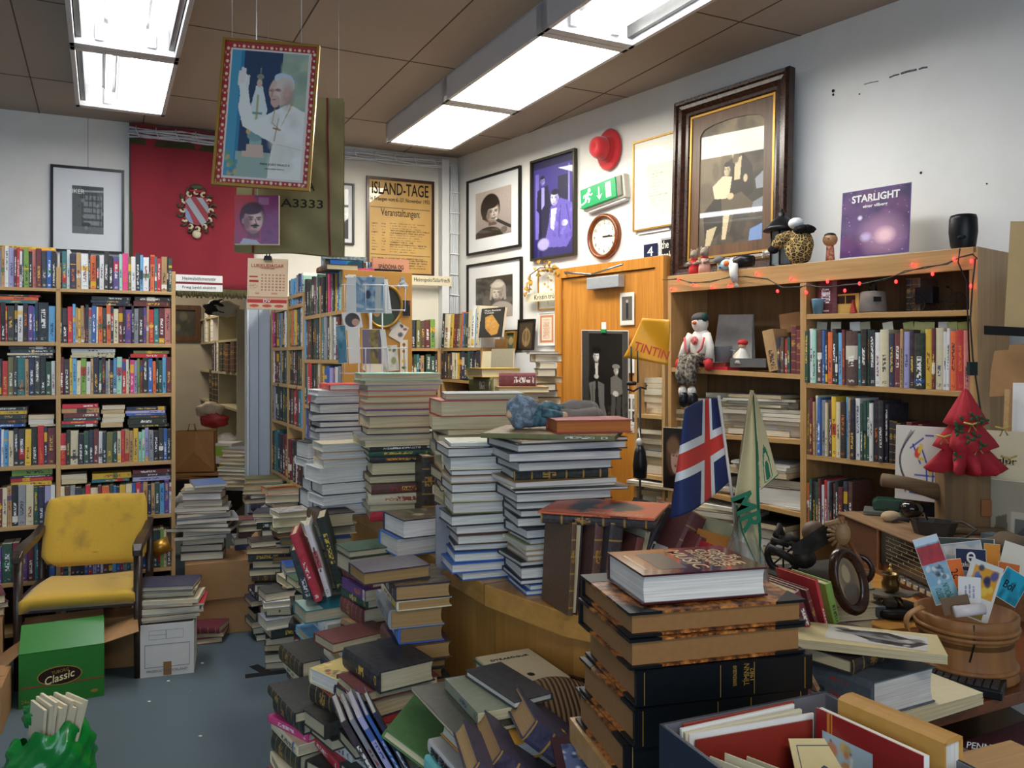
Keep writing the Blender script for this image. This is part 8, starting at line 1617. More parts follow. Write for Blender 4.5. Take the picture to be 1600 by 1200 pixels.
a = Art(90,60,'d8d4cc'); a.poly([(.1,.2),(.6,.05),(1,.5),(.85,.9),(.5,.85)],'232528'); a.poly([(.25,.3),(.6,.25),(.8,.55),(.5,.6)],'7c7e80'); a.blot(14,['2a2c30','c8c6c2','585a5e'],.03,.09,(.1,.15,.9,.85),.8); a.line(.2,.4,.75,.6,.08,'8c8e90')
a.build('torn_photograph',.20,.115,T(-.0,.03,.0186) @ RZ(R(84)),cr,art_mat('gloss')); text('RIMA',T(-.04,-.11,.0186) @ RZ(R(0)),.03,.012,m_inkr,cr)
# ---------------------------------------------------------------- great folio pile with the music dictionary
m_marb,nt,b = nodes('marbled_paper'); tc = nd(nt,'ShaderNodeTexCoord'); f = noise(nt,tc.outputs['Object'],46,5,.7); nt.links.new(ramp(nt,f,[(.36,hx('20130c')),(.47,hx('6a3a18')),(.56,hx('b06a2c')),(.68,hx('c88a48'))]),b.inputs['Base Color']); b.inputs['Roughness'].default_value = .4; MATS['marbled_paper'] = m_marb
m_bleath = plain('black_blue_leather','0b0f13',.4,noisy=.15,ns=90,bmp=.15)
def folio(x,y,z,ang,t_,fore,lab,page='8c6236'):
 """half-leather folio: marbled boards with leather corners and spine"""
 w,l = .215,.285; M = mat4((x,y,z),R(ang)); t = thing('half_leather_folio',uniq(lab),'folio',M,'half-leather newspaper folios'); mb = MB(); bt_ = .0035
 for z0 in (0,t_ - bt_): mb.box((-w / 2,-l / 2,z0),(w / 2,l / 2,z0 + bt_),m_marb)
 mb.obj('board',t)
 mb = MB(); mb.box((-w / 2 - .004,-l / 2 - .001,-.0004),(-w / 2 + .045,l / 2 + .001,bt_ + .0002),m_bleath); mb.box((-w / 2 - .004,-l / 2 - .001,t_ - bt_ - .0002),(-w / 2 + .045,l / 2 + .001,t_ + .0005),m_bleath); mb.box((-w / 2 - .006,-l / 2,0),(-w / 2 + .002,l / 2,t_),m_bleath)
 for s in (-1,1):
  for z0,z1 in ((-.0006,bt_ + .0002),(t_ - bt_ - .0002,t_ + .0006)): mb.prism([(w / 2 + .001,s * (l / 2 + .001)),(w / 2 - .05,s * (l / 2 + .001)),(w / 2 + .001,s * (l / 2 - .05))][::s],z0,z1,m_bleath)
 mb.obj('leather_binding',t)
 mb = MB(); mb.box((-w / 2 + .002,-l / 2 + .006,bt_),(w / 2 - .006,l / 2 - .006,t_ - bt_),plain('aged_pages_' + page,page,.9,noisy=.15,ns=120)); mb.obj('page_block',t)
 if not fore:
  mb = MB()
  for q in (-.13,-.045,.01,.13): mb.box((-w / 2 - .0066,q,.002),(-w / 2 - .006,q + .001,t_ - .002),m_gold)
  mb.obj('gilt_rule',t)
 return t
fx,fy = .285,1.335; zf = .985
ts_ = [.056,.055,.052,.043,.036]; zc = [zf + sum(ts_[:i]) + .0012 * i for i in range(6)]
labs = ['lowest black-spined half-leather folio of the great pile','second lowest black-spined folio of the great pile','black-spined folio gilt lettered TÍMINN, middle of the great pile','brown-paged marbled folio second from the top of the great pile','topmost marbled folio under the music dictionary']
fts = [folio(fx + dx,fy + dy,zc[i],14 + (90 if i < 3 else -90) + da,ts_[i] - .001,i >= 3,labs[i]) for i,(dx,dy,da) in enumerate(((-.012,.006,0),(-.004,-.002,2),(.004,.0,0),(-.006,-.002,1),(-.003,.002,0)))]
SM = lambda y_,z_,r_=0: Matrix(((0,0,-1,-.1145),(-1,0,0,y_),(0,1,0,z_),(0,0,0,1))) @ RZ(R(r_))
text('TÍMINN',SM(.0 - .03,.032,90),.032,.011,m_gold,fts[2]); text('SUNNUDAGSBLAÐ',SM(-.012,.032,90),.03,.006,m_gold,fts[2]); text('1982',SM(-.0405,.032,90),.018,.007,m_gold,fts[2])
zg = zc[5]
gb = book(mat4((fx - .01,fy - .01,zg + .001),R(14 - 90)),.15,.205,.044,'471722','h','thick maroon concise dictionary of music with gold lettering, topping the great pile','music dictionary',page='w',exact=True,title='x')
for i in range(len(gb.data.materials)): gb.data.materials[i] = plain('glossy_maroon_jacket','421520',.16,noisy=.08,coat=.6)
m_gold2 = plain('pale_gold_print','d8b484',.35,noisy=.02)
# lettering runs head towards the far long edge; reads from the right side
for s_,x_,hgt,ww in (('THE',.0,.010,.022),('GROVE',.0,.02,.1),('CONCISE',.0,.018,.11),('DICTIONARY',.0,.012,.11),('of',0,.007,.012),('MUSIC',.0,.024,.115)):
 pos = {'THE': .088,'GROVE': .071,'CONCISE': .05,'DICTIONARY': .032,'of': .021,'MUSIC': .004}[s_]
 text(s_,T(.0,pos,.0442),ww,hgt,m_gold2,gb,depth=.0002,bold=.006)
a = Art(40,30,'3a1a1c'); a.blot(24,['28302c','34403a','1c2420','4a2a24'],.05,.16); a.build('cover_print',.10,.045,T(0,-.042,.0442),gb,art_mat('gloss'))
mb = MB(); mb.box((-.045,-.088,.044),(.045,-.083,.0443),m_gold2); mb.obj('author_line',gb)
# support beneath the folios, below the picture
mb = MB(); mb.box((-.16,-.13,.944),(.16,.13,.984),m_beechx)
for sx in (-1,1):
 for sy in (-1,1): mb.box((sx * .14 - .015,sy * .11 - .015,0),(sx * .14 + .015,sy * .11 + .015,.944),m_beech)
tag(mb.obj('stool',None,mat4((fx,fy,0),R(14))),uniq('plain wooden stool carrying the great folio pile'),'stool')
# ---------------------------------------------------------------- open box of cards in front
zB = 1.13; A_,B_ = PZ(1030,1131,zB),PZ(1290,1080,zB); bd = (B_ - A_).xy; bl_ = bd.length; ba = math.atan2(bd.y,bd.x)
BM = Matrix.Translation((A_.x,A_.y,zB - .12)) @ RZ(ba); m_navyb = plain('navy_card_box','1c2a3a',.45,noisy=.1); m_greyin = plain('grey_lining','6c6c74',.8,noisy=.06)
t = thing('card_box','open navy box with grey lining full of folders and cards','box',BM); e = .003; Dp = .24
mb = MB(); mb.box((0,-e,0),(bl_,0,.12),m_navyb); mb.box((0,-Dp,0),(e,-e,.12),m_navyb); mb.box((bl_ - e,-Dp,0),(bl_,-e,.12),m_navyb); mb.box((e,-Dp,0),(bl_ - e,-Dp + e,.12),m_navyb); mb.box((e,-Dp + e,0),(bl_ - e,-e,e),m_navyb); mb.obj('box_wall',t)
mb = MB(); mb.box((e,-2 * e,e),(bl_ - e,-e,.1195),m_greyin); mb.box((bl_ - 2 * e,-Dp + e,e),(bl_ - e,-2 * e,.1195),m_greyin); mb.box((e,-Dp + e,e),(2 * e,-2 * e,.1195),m_greyin); mb.obj('lining',t)
GB_ = 'folders and cards in the open navy box'
def inbox(x,y,w,h,th,ang,mat,lab,name='card_folder',tilt=0,z=.004,parts=None):
 M = BM @ mat4((x,y,z),R(ang)) @ RX(R(90 + tilt)); mb = MB(); mb.box((-w / 2,0,-th),(w / 2,h,0),mat); o = mb.obj(name,None,M,bevel=0); tag(o,uniq(lab),'folder',GB_); return o
m_rf = plain('red_folder','8e2c20',.5,noisy=.06)
inbox(.115,-.016,.18,.118,.003,1,m_rf,'dark red folder edge along the back of the navy box'); inbox(.11,-.021,.185,.116,.004,2,m_paperw,'white folder behind the big red one in the box'); inbox(.112,-.030,.185,.113,.005,0,m_paper,'cream folder pressed against the big red one'); inbox(.118,-.038,.19,.112,.003,-3,m_paperw,'white sheet backing the big red folder'); inbox(.118,-.043,.178,.106,.002,-3,m_rf,'big red-brown folder facing forward in the navy box')
for i,(c,h_) in enumerate((('c9bd94',.095),('b0a070',.09),('d8d0bc',.10),('c8c09c',.092),('d4ccb0',.10),('a89868',.085),('5a2430',.088),('cfc7a4',.09))):
 M = BM @ mat4((.028 + .011 * i,-.125,.004),R(-68)) @ RX(R(90)); mb = MB(); mb.box((-.06,0,-.002),(.06,h_,0),plain('index_' + c,c,.8)); tag(mb.obj('index_card',None,M),uniq(f'index card {ordw(i + 1)} from the navy wall of the box'),'card','index cards in the navy box')
for i,(x,y,ang,c,w,h) in enumerate(((.165,-.135,-22,'d2c08c',.075,.095),(.185,-.10,-18,'6a7a9a',.05,.07),(.205,-.115,-10,'c8a888',.06,.06))):
 M = BM @ mat4((x,y,.03 + .004 * i),R(ang)) @ RX(R(48)); mb = MB(); mb.box((-w / 2,0,-.002),(w / 2,h,0),plain('vignette_' + c,c,.7)); 
 if i == 0: frame2(mb,-w / 2 + .008,.008,w / 2 - .008,h - .008,.0012,m_blue,.0004); mb.ball((0,.055,.0),(.006,.008,.0008),m_blue,8,5)
 tag(mb.obj('playing_card',None,M),uniq(('cream bordered card with a blue emblem lying in the box','blue card tucked behind the bordered one','pink-buff card beside the bordered one')[i]),'card')
# ochre binder and the red atlas beside the box
p0,p1 = PZ(1300,1082,1.17),PZ(1462,1176,1.15)
d = (p1 - p0); L_ = .30; dn = d.normalized(); X = Vector((0,0,-1)); Yv = Vector((dn.x,dn.y,0)).normalized(); Zx = X.cross(Yv)
ob = book(Matrix.Translation((p0 + p1) / 2 - Vector((0,0,.12))) @ Matrix((X,Yv,Zx)).transposed().to_4x4() @ T(0,0,-.05),.235,min(L_,d.length * 1.02),.036,'c08a30','h','ochre hardcover standing spine up beside the open box','books beside the open box',page='w',exact=True,title='x')
p2,p3 = PZ(1276,1100,1.15),PZ(1440,1215,1.12); d = p3 - p2; w_ = d.length; dn = Vector((d.x,d.y,0)).normalized(); nn = Vector((dn.y,-dn.x,0)); 
if nn.y > 0: nn = -nn
AM = Matrix(((dn.x,0,nn.x,(p2.x + p3.x) / 2),(dn.y,0,nn.y,(p2.y + p3.y) / 2),(0,1,0,1.145 - .12),(0,0,0,1)))
mb = MB(); mb.box((-w_ / 2,-.12,-.012),(w_ / 2,.118,-.002),m_paperw); mb.box((-w_ / 2,-.12,-.002),(w_ / 2,.12,0),plain('atlas_red','8c1c20',.35,coat=.3)); t = mb.obj('atlas',None,AM); tag(t,uniq('red atlas with a pale blue and orange map on its cover, before the ochre book'),'atlas')
a = Art(50,60,'a9bcc8'); a.blot(26,['c88a48','d8a860','b0a068','c87a50'],.05,.13,(.15,.1,.7,.9),.9); a.line(.6,.2,.5,.8,.05,'d8d4cc'); a.blot(5,['2a2a2a'],.01,.02,al=1); a.build('cover_print',.075,.10,T(-w_ * .18,.045,.0006),t,art_mat('gloss'))
mb = MB(); mb.box((-w_ / 2 + .018,-.12,0),(-w_ / 2 + .022,.12,.0005),plain('orange_stripe','c8782c',.5)); mb.box((-w_ / 2 + .024,-.12,0),(-w_ / 2 + .026,.12,.0005),MATS['orange_stripe']); mb.obj('stripe',t)
mb = MB(); mb.box((-.1,-.28,-.03),(.62,.12,0),m_beechx); 
for x,y in ((-.08,-.26),(.6,-.26),(-.08,.1),(.6,.1)): mb.box((x - .015,y - .015,-.98),(x + .015,y + .015,-.03),m_beech)
tag(mb.obj('side_table',None,Matrix.Translation((A_.x,A_.y,zB - .121)) @ RZ(ba) @ T(0,-.14,0)),uniq('plain wooden side table beneath the open navy box'),'table')
# ---------------------------------------------------------------- piles in the lower middle, in front of the counter's curve
GZ = 'books heaped below the curved counter end'
def ground(x,y,z,n,seed,yaw,where,pool='kzudmn'): return stack(x,y,0,yaw,rs(n,pool,'LLF',seed=seed),where,GZ,ztop=z,parts=False,jr=10)
# left: green slanting book and thin ones
_,z = ground(-.20,1.83,.60,14,41,20,'the shaded floor pile under the green book')
p = P(668,1130,1.85); gbk = book(Matrix.Translation((p.x,p.y + .03,p.z - .045)) @ RZ(R(-12)) @ RY(R(32)) @ RX(R(0)),.165,.225,.02,'4c7d3c','c','grass green clothbound book slanting against the yellow book pile',GZ,exact=True)
for i,(du,c,t_) in enumerate(((0,'d',.014),(13,'e',.01),(24,'i',.012),(36,'b',.008),(46,'n',.01))):
 standing(588 + du,1.93 + .012 * i,.62,.16,.2,t_,20,-28,c,'h',('charcoal','grey','lilac white','blue','dark blue')[i] + ' thin book leaning in the row beside the green one',GZ,page='w')
# middle pile: turquoise spine, grey, orange-yellow, black magazine
_,z = ground(.0,1.64,.74,16,42,26,'the hidden pile under the turquoise spine')
yw = -38
def lay(x,y,z,w,l,t_,col,kind,lab,ang,**k): return book(mat4((x,y,z),R(ang)),w,l,t_,col,kind,lab,GZ,**k)
zc_ = z + .002
b1 = lay(-.06,1.66,zc_,.15,.225,.034,'6fc4c0','h','turquoise-jacketed hardcover lettered in black, low in the yellow pile',28,page='w',exact=True,title='x'); spine_label(b1,'TVÆR ÞJÓÐLÍF',m_ink,.42,.7)
b2 = lay(-.055,1.665,zc_ + .036,.15,.225,.028,'c8c4c0','h','grey-white hardcover with condensed black spine lettering under the yellow one',27,page='w',exact=True,title='x'); spine_label(b2,'EÐVARÐ FERÐAMAÐUR I HOLSPOR',m_ink,.55,.8)
b3 = lay(-.03,1.68,zc_ + .066,.15,.23,.032,'d8942c','h','orange-bordered hardcover whose page block faces the aisle',28 + 180,page='w'); b4 = lay(-.025,1.67,zc_ + .10,.165,.235,.036,'e0a020','h','bright yellow-orange hardcover with an oval photograph, under the black magazine',208,page='w',exact=True)
a = Art(30,20,'8a8474'); a.blot(8,['3a3a38','c8c0b0'],.08,.2)
a.build('cover_print',.07,.045,T(-.02,-.07,.0366) @ RZ(R(90)),b4,art_mat('gloss'),oval)
b5 = lay(-.075,1.72,zc_ + .138,.19,.26,.008,'k','q','black glossy magazine lying on the yellow-orange book',206); b6 = lay(-.055,1.72,zc_ + .147,.11,.19,.022,'8a947c','p','grey-green pocket book with a ribbon on the black magazine',24,page='c')
b7 = lay(-.01,1.73,zc_ + .171,.09,.2,.014,'z','h','dark maroon hardcover with pale edge beneath the blue volumes',212,page='w')
zb_ = .722
b8 = lay(-.045,1.90,zb_,.15,.225,.022,'n','h','navy-edged book with white page block under the ribbed navy volume',206,page='w'); b9 = lay(-.04,1.91,zb_ + .023,.15,.225,.032,'n','l','ribbed navy leather volume below the olive-black one',26,page='b')
b10 = lay(-.01,1.95,zb_ + .056,.16,.22,.01,'u','q','brown worn folder between the dark leather volumes',32); b11 = lay(.0,1.95,zb_ + .067,.145,.215,.036,'k','l','olive-black leather volume with ribbed spine under the animal tales book',28,page='b')
b12 = lay(.018,1.965,zb_ + .104,.15,.225,.01,'j','c','limp olive-brown booklet beneath the animal tales book',26); b13 = lay(.022,1.96,zb_ + .115,.15,.22,.026,'g','h','dark green hardcover with white pages carrying the cream booklet',206,page='w')
b14 = lay(.022,1.965,zb_ + .1415,.145,.21,.005,'d8c8a4','q','cream booklet of animal tales with a small crest, topping the middle pile',26 + 180,exact=True)
_,z = ground(-.01,1.95,.72,15,44,26,'the hidden pile beneath the navy volumes')
text('DÝRASÖGUR',T(0,-.065,.0054) @ RZ(math.pi),.1,.012,m_ink,b14); mb = MB(); mb.ball((0,.05,.005),(.009,.011,.0008),m_ink,10,4); mb.obj('crest',b14)
# slanting navy volumes with gilt bands
for i,(u,v,Y,ln_,t_,l_,lab) in enumerate(((872,1180,1.62,50,.044,.24,'great navy gilt-banded volume slanting over the wicker basket'),(822,1215,1.55,50,.034,.22,'navy gilt-banded volume slanting second beneath the great one'),(790,1232,1.5,50,.032,.22,'navy gilt-banded volume slanting third beneath the great one'))):
 p = P(u,v,Y); book(Matrix.Translation(p) @ RZ(R(12)) @ Matrix(((0,-math.sin(R(ln_)),math.cos(R(ln_)),0),(1,0,0,0),(0,math.cos(R(ln_)),math.sin(R(ln_)),0),(0,0,0,1))),.17,l_,t_,'n','l',lab,GZ,page='b')
_,z = ground(.12,1.52,.56,14,43,20,'the hidden pile under the slanting volumes')
# wicker basket lid behind
m_wick,nt,b = nodes('brown_wicker'); tc = nd(nt,'ShaderNodeTexCoord'); wv = nd(nt,'ShaderNodeTexWave',i_Scale=30.0,i_Distortion=1.0); nt.links.new(tc.outputs['Object'],wv.inputs['Vector']); nt.links.new(ramp(nt,wv.outputs['Color'],[(.3,hx('4a2c1a')),(.55,hx('a8845a'))]),b.inputs['Base Color']); b.inputs['Roughness'].default_value = .7; bump(nt,b,wv.outputs['Color'],.7,.004); MATS['brown_wicker'] = m_wick
p = P(868,1120,1.82); t = thing('wicker_basket','rounded brown wicker basket wedged between slanting volumes and folios','basket',Matrix.Translation((p.x,p.y,p.z - .12)) @ RZ(R(12))); mb = MB(); mb.ball((0,0,.08),(.135,.12,.12),m_wick,30,16); mb.obj('lid',t); mb = MB(); mb.lathe([(.10,-.22),(.13,-.1),(.135,.08)],m_wick,30,None,True); mb.obj('body',t)
mb = MB(); mb.box((-.13,-.13,0),(.13,.13,p.z - .342),m_card); tag(mb.obj('cardboard_box',None,mat4((p.x,p.y,0),R(12))),uniq('brown cardboard box holding up the wicker basket'),'box')
p = P(905,1065,2.0); mb = MB(); mb.ball((p.x + .0,p.y - .08,p.z - .05),(.12,.06,.09),plain('black_bin_bag','0e0e10',.25,coat=.3,noisy=.3),24,14,fn=lambda q: 1 + .1 * math.sin(9 * q[0] + 4 * q[2])); o = mb.obj('bin_bag'); tag(o,uniq('crumpled black plastic bag under the counter edge beside the folios'),'bag')
p = P(912,1185,1.4); mb = MB(); mb.box((-.05,-.04,0),(.05,.04,.006),plain('dark_photo_cover','3c2024',.3)); o = mb.obj('photo_booklet',None,mat4((p.x,p.y,p.z),R(10),R(30))); tag(o,uniq('dark booklet with a blue-white photograph at the foot of the folios'),'booklet'); mott(['9aa4c0','d0d4e0','2c3048'],'5a6484',20,30,24).build('print',.07,.05,T(0,0,.0066),o,art_mat('gloss'))
# ---------------------------------------------------------------- bottle with two flags
pb_ = P(1163,900,1.9); zbt = 1.6 - (905 - 558) * 1.9 / F
t = thing('glass_bottle','clear dusty glass bottle holding two flag sticks behind the music dictionary','bottle',Matrix.Translation((pb_.x,pb_.y,1.0)))
m_glass,nt,b = nodes('clear_glass'); b.inputs['Transmission Weight'].default_value = .92; b.inputs['Roughness'].default_value = .12; b.inputs['Base Color'].default_value = (.86,.9,.86,1); b.inputs['IOR'].default_value = 1.3; MATS['clear_glass'] = m_glass
zt_b = Zv(778,1.9) - 1.0; mb = MB(); mb.lathe([(.052,0.002),(.056,.02),(.055,.10),(.044,.15),(.026,.20),(.018,zt_b - .02),(.02,zt_b - .012),(.018,zt_b),(.013,zt_b),(.015,.2),(.04,.148),(.05,.1),(.05,.008),(.0,.006)],m_glass,28,None,True); mb.obj('glass',t)
m_pole = plain('white_flag_pole','cfcac0',.4)
m_fn = plain('flag_navy','1d2c5c',.7,noisy=.05); m_fr = plain('flag_red','cc3a30',.7,noisy=.04); m_fw = plain('flag_white','dcdcd8',.7,noisy=.03)
def flagpoint(a_,b_):
 """a_: 0 at the pole, 1 at the fly; b_: 0 top, 1 bottom of the Icelandic flag"""
 T0,B0 = (1124,622),(1140,752); T1,B1 = (1070,640),(1046,800)
 u = (T0[0] * (1 - b_) + B0[0] * b_) * (1 - a_) + (T1[0] * (1 - b_) + B1[0] * b_) * a_; v = (T0[1] * (1 - b_) + B0[1] * b_) * (1 - a_) + (T1[1] * (1 - b_) + B1[1] * b_) * a_ + 22 * math.sin(a_ * 2.6) * (b_) - 6 * math.sin(a_ * 3)
 return P(u,v,1.93 + .05 * math.sin(a_ * 5 + b_) - .06 * a_)
fl_t = thing('national_flag','small blue flag with white-edged red cross on a white stick in the bottle','flag'); mb = MB()
def fcol(a_,b_):
 x = a_; y = b_; cx = .36; dx,dy = abs(x - cx),abs(y - .5); 
 if dx < .06 or dy < .085: return m_fr
 if dx < .115 or dy < .165: return m_fw
 return m_fn
NU,NV = 50,36; g = [flagpoint(i / NU,j / NV) for j in range(NV + 1) for i in range(NU + 1)]
for m_ in (m_fn,m_fr,m_fw): mb.mi(m_)
off = 0; mb.v = [tuple(x) for x in g]
for j in range(NV):
 for i in range(NU):
  mb.f.append((j * (NU + 1) + i,j * (NU + 1) + i + 1,(j + 1) * (NU + 1) + i + 1,(j + 1) * (NU + 1) + i)); mb.m.append(mb.mi(fcol((i + .5) / NU,(j + .5) / NV))); mb.sm.append(True)
fo = mb.obj('cloth',fl_t); so = fo.modifiers.new('thick','SOLIDIFY'); so.thickness = .0008
mb = MB(); mb.tube([P(1123,618,1.93),P(1146,790,1.905),P(1152,860,1.90)],.0035,m_pole,8); mb.obj('pole',fl_t)
# pennant
m_cr_ = plain('pennant_cream','c8b88c',.8,noisy=.06); m_pg = plain('pennant_green','1d6a4c',.8,noisy=.05)
pt_ = thing('pennant','cream club pennant edged in green, lettered MR, hanging from a wooden stick','pennant')
def ff(pts,Ys,mat,name,par,th=.001,lab=None):
 mb = MB(); n = len(pts); q = [P(u,v,Y) for (u,v),Y in zip(pts,Ys)]; mb.add(q + [x + Vector((0,.003,0)) for x in q],[tuple(range(n)),tuple(range(n,2 * n))[::-1]] + [(i,n + i,n + (i + 1) % n,(i + 1) % n) for i in range(n)],mat); o = mb.obj(name,par); 
 if lab: tag(o,lab)
 return o
def pen(a_,b_,L0,L1,R0,R1,bow,Y0,dy): 
 u = (L0[0] + (L1[0] - L0[0]) * b_) * (1 - a_) + (R0[0] + (R1[0] - R0[0]) * b_) * a_; v = (L0[1] + (L1[1] - L0[1]) * b_) * (1 - a_) + (R0[1] + (R1[1] - R0[1]) * b_) * a_; return P(u,v,Y0 + bow * math.sin(a_ * 3.1) + dy * a_)
# front face, from the stick down to the point at the foot
def front(a_,b_):
 Lx = [(1172,612),(1160,700),(1147,780),(1158,830),(1184,888)]; Rx = [(1178,612),(1184,700),(1187,780),(1190,840),(1187,890)]
 k = b_ * 4; i = min(3,int(k)); f_ = k - i; l = [Lx[i][j] + (Lx[i + 1][j] - Lx[i][j]) * f_ for j in (0,1)]; r = [Rx[i][j] + (Rx[i + 1][j] - Rx[i][j]) * f_ for j in (0,1)]
 return P(l[0] + (r[0] - l[0]) * a_,l[1] + (r[1] - l[1]) * a_,1.86 + .02 * math.sin(a_ * 3.1) + .01 * a_)
def rightf(a_,b_):
 Lx = [(1178,614),(1184,690),(1188,760),(1189,765)]; Rx = [(1181,618),(1198,680),(1213,735),(1216,742)]
 k = b_ * 3; i = min(2,int(k)); f_ = k - i; l = [Lx[i][j] + (Lx[i + 1][j] - Lx[i][j]) * f_ for j in (0,1)]; r = [Rx[i][j] + (Rx[i + 1][j] - Rx[i][j]) * f_ for j in (0,1)]
 return P(l[0] + (r[0] - l[0]) * a_,l[1] + (r[1] - l[1]) * a_,1.87 + .03 * a_)
def sheet_cols(name,fn,cf,nu=24,nv=44):
 mb = MB(); mb.v = [tuple(fn(i / nu,j / nv)) for j in range(nv + 1) for i in range(nu + 1)]
 for j in range(nv):
  for i in range(nu): mb.f.append((j * (nu + 1) + i,j * (nu + 1) + i + 1,(j + 1) * (nu + 1) + i + 1,(j + 1) * (nu + 1) + i)); mb.m.append(mb.mi(cf((i + .5) / nu,(j + .5) / nv))); mb.sm.append(True)
 o = mb.obj(name,pt_); s_ = o.modifiers.new('thick','SOLIDIFY'); s_.thickness = .0008; return o
sheet_cols('cloth',front,lambda x,y: m_pg if x > .86 or (y > .55 and x < .10) or y > .965 else m_cr_); fo2 = sheet_cols('fold',rightf,lambda x,y: m_pg if y > .93 or ((abs(math.hypot((x - .5) * 1.0,(y - .62) * 1.2) - .24) < .03) or math.hypot((x - .5),(y - .62) * 1.2) < .13) and x > .1 else m_cr_)
q0 = P(1168,800,1.845); text('MR',Matrix.Translation(q0) @ RX(R(90)) @ RZ(R(-68)),.085,.048,m_pg,pt_,bold=.03)
mb = MB(); mb.tube([P(1175,610,1.87),P(1160,700,1.885),P(1150,800,1.9),P(1150,850,1.905)],.0045,plain('bare_stick','b09a74',.6),8); mb.obj('stick',pt_)
# ---------------------------------------------------------------- trinkets and leaning books between the folios and the radio
GT = 'books leaning behind the folio pile'
for i,(u,Y,z0,w,l,t_,ang,ln_,c,k,lab) in enumerate((
 (1190,1.75,.88,.17,.23,.016,30,-38,'c','q','cream pamphlet leaning widest beside the folio pile'),(1203,1.8,.88,.17,.23,.016,30,-36,'m','h','maroon hardcover slanting beside the folio pile'),
 (1215,1.86,.88,.17,.23,.01,30,-34,'a','q','grey-brown picture book slanting behind the maroon one'),
 (1226,1.95,.915,.13,.165,.02,24,-22,'m','h','dark red book leaning with open cream pages'),(1240,2.0,.915,.13,.155,.01,24,-20,'m','l','deep maroon slim book in the leaning red group'),
 (1252,2.0,.915,.13,.175,.009,24,-16,'r','h','bright red slim book in the leaning red group'),(1264,2.05,.915,.13,.15,.02,24,-16,'l','h','green and yellow book leaning next to the oval frame'))):
 standing(u + 14,Y,z0,w,l,t_,ang,ln_,c,k,lab,GT,page='c')
pm = P(1240,900,2.02); stack(pm.x,pm.y,ZD + .001,24,'kL3.6eh aF3eh kF3.4eh','the low pile beneath the leaning red group',GT,jr=6,ztop=.914)
pm = P(1200,900,1.8); stack(pm.x,pm.y,ZD + .001,30,'eF2e kF3.4eh','the low pile beside the folio pile',GT,jr=6,ztop=.877)
# oval portrait in a dark frame
p = P(1322,908,2.2); OM = Matrix.Translation(p) @ RZ(R(28)) @ RX(R(90)) @ RZ(R(10)) @ RX(R(-12)); t = thing('framed_portrait','oval dark wood picture frame with a faded portrait leaning on the desk','picture',OM)
mb = MB(); mb.lathe([(1,0),(1.02,.01),(.97,.022),(.86,.024),(.80,.016),(.74,.018),(.70,.006)],m_dark,40,Matrix.Diagonal((.056,.088,1,1)),False); mb.lathe([(1,0),(.001,.0)],m_dark,40,Matrix.Diagonal((.056,.088,1,1)),False); mb.obj('frame',t)
a = Art(40,60,'8f7c5a'); a.ell(.55,.45,.3,.4,'6a5c46',soft=.5); a.ell(.5,.35,.16,.18,'a8946c',soft=.2); a.ell(.5,.85,.4,.3,'54483a',soft=.2); a.line(.15,.05,.2,.95,.02,'c8b060')
a.build('portrait',.084,.132,T(0,0,.006),t,art_mat('glazed'),oval)
# wooden wheeled toy: a carved motorbike front
m_mah = wood('carved_reddish_wood','5c3018','8f5a30',0,.4); m_tan = wood('carved_tan_wood','7c5c38','a8865a',0,.5)
Bp = lambda u,v,Y=2.3: P(u,v,Y)
t = thing('wooden_motorbike','dusty hand-carved wooden model motorbike with a fork, headlamp and spoked wheels','model')
mb = MB(); c = Bp(1341,889); R_ = .036; mb.M = Matrix.Translation(c) @ RZ(R(-30)) @ RX(R(90)); mb.tube([(R_ * math.cos(i * .314),R_ * math.sin(i * .314),0) for i in range(20)],.008,m_dark,8,True); [mb.tube([(0,0,0),(R_ * math.cos(i * .785),R_ * math.sin(i * .785),0)],.0028,m_tan,5) for i in range(8)]; mb.ball((0,0,0),(.01,.01,.01),m_mah,10,6); mb.obj('front_wheel',t)
mb = MB(); c = Bp(1224,868,2.45); R_ = .045; mb.M = Matrix.Translation(c) @ RZ(R(-20)) @ RX(R(90)); mb.tube([(R_ * math.cos(i * .314),R_ * math.sin(i * .314),0) for i in range(20)],.01,m_ir,8,True); [mb.tube([(0,0,0),(R_ * math.cos(i * .785),R_ * math.sin(i * .785),0)],.003,m_ir,5) for i in range(8)]; mb.obj('rear_wheel',t)
mb = MB(); mb.tube([Bp(1350,886,2.27),Bp(1326,845,2.3)],.006,m_mah,8); mb.tube([Bp(1336,888,2.33),Bp(1318,846,2.34)],.006,m_mah,8); mb.obj('fork',t)
mb = MB(); mb.M = Matrix.Translation(Bp(1316,834,2.3)) @ RZ(R(-20)); 
mb.ball((0,0,0),(.022,.016,.034),m_tan,16,10)
for i in range(8): a_ = -1.2 + i * .35; mb.tube([(0,0,0),(-.04 * math.cos(a_),-.005,.045 * math.sin(a_))],[.006,.004],m_tan,6)
mb.obj('carved_fairing',t)
mb = MB(); mb.tube([Bp(1318,830),Bp(1314,806)],.009,m_mah,8); mb.tube([Bp(1288,820),Bp(1305,815),Bp(1322,818)],.007,m_tan,8); mb.obj('handlebar',t)
mb = MB(); mb.sheet(14,2,lambda a_,b_: Bp(1306 + 48 * a_,803 - 7 * math.sin(a_ * 2.6) + 4 * a_,2.3 + .03 * b_),m_tan,.002); mb.obj('windshield',t)
m_dw = plain('dark_dusty_wood','26231f',.55,noisy=.35,ns=30); mb = MB()
pr = [(1236,853),(1290,818),(1304,840),(1300,846),(1262,868),(1240,866)]
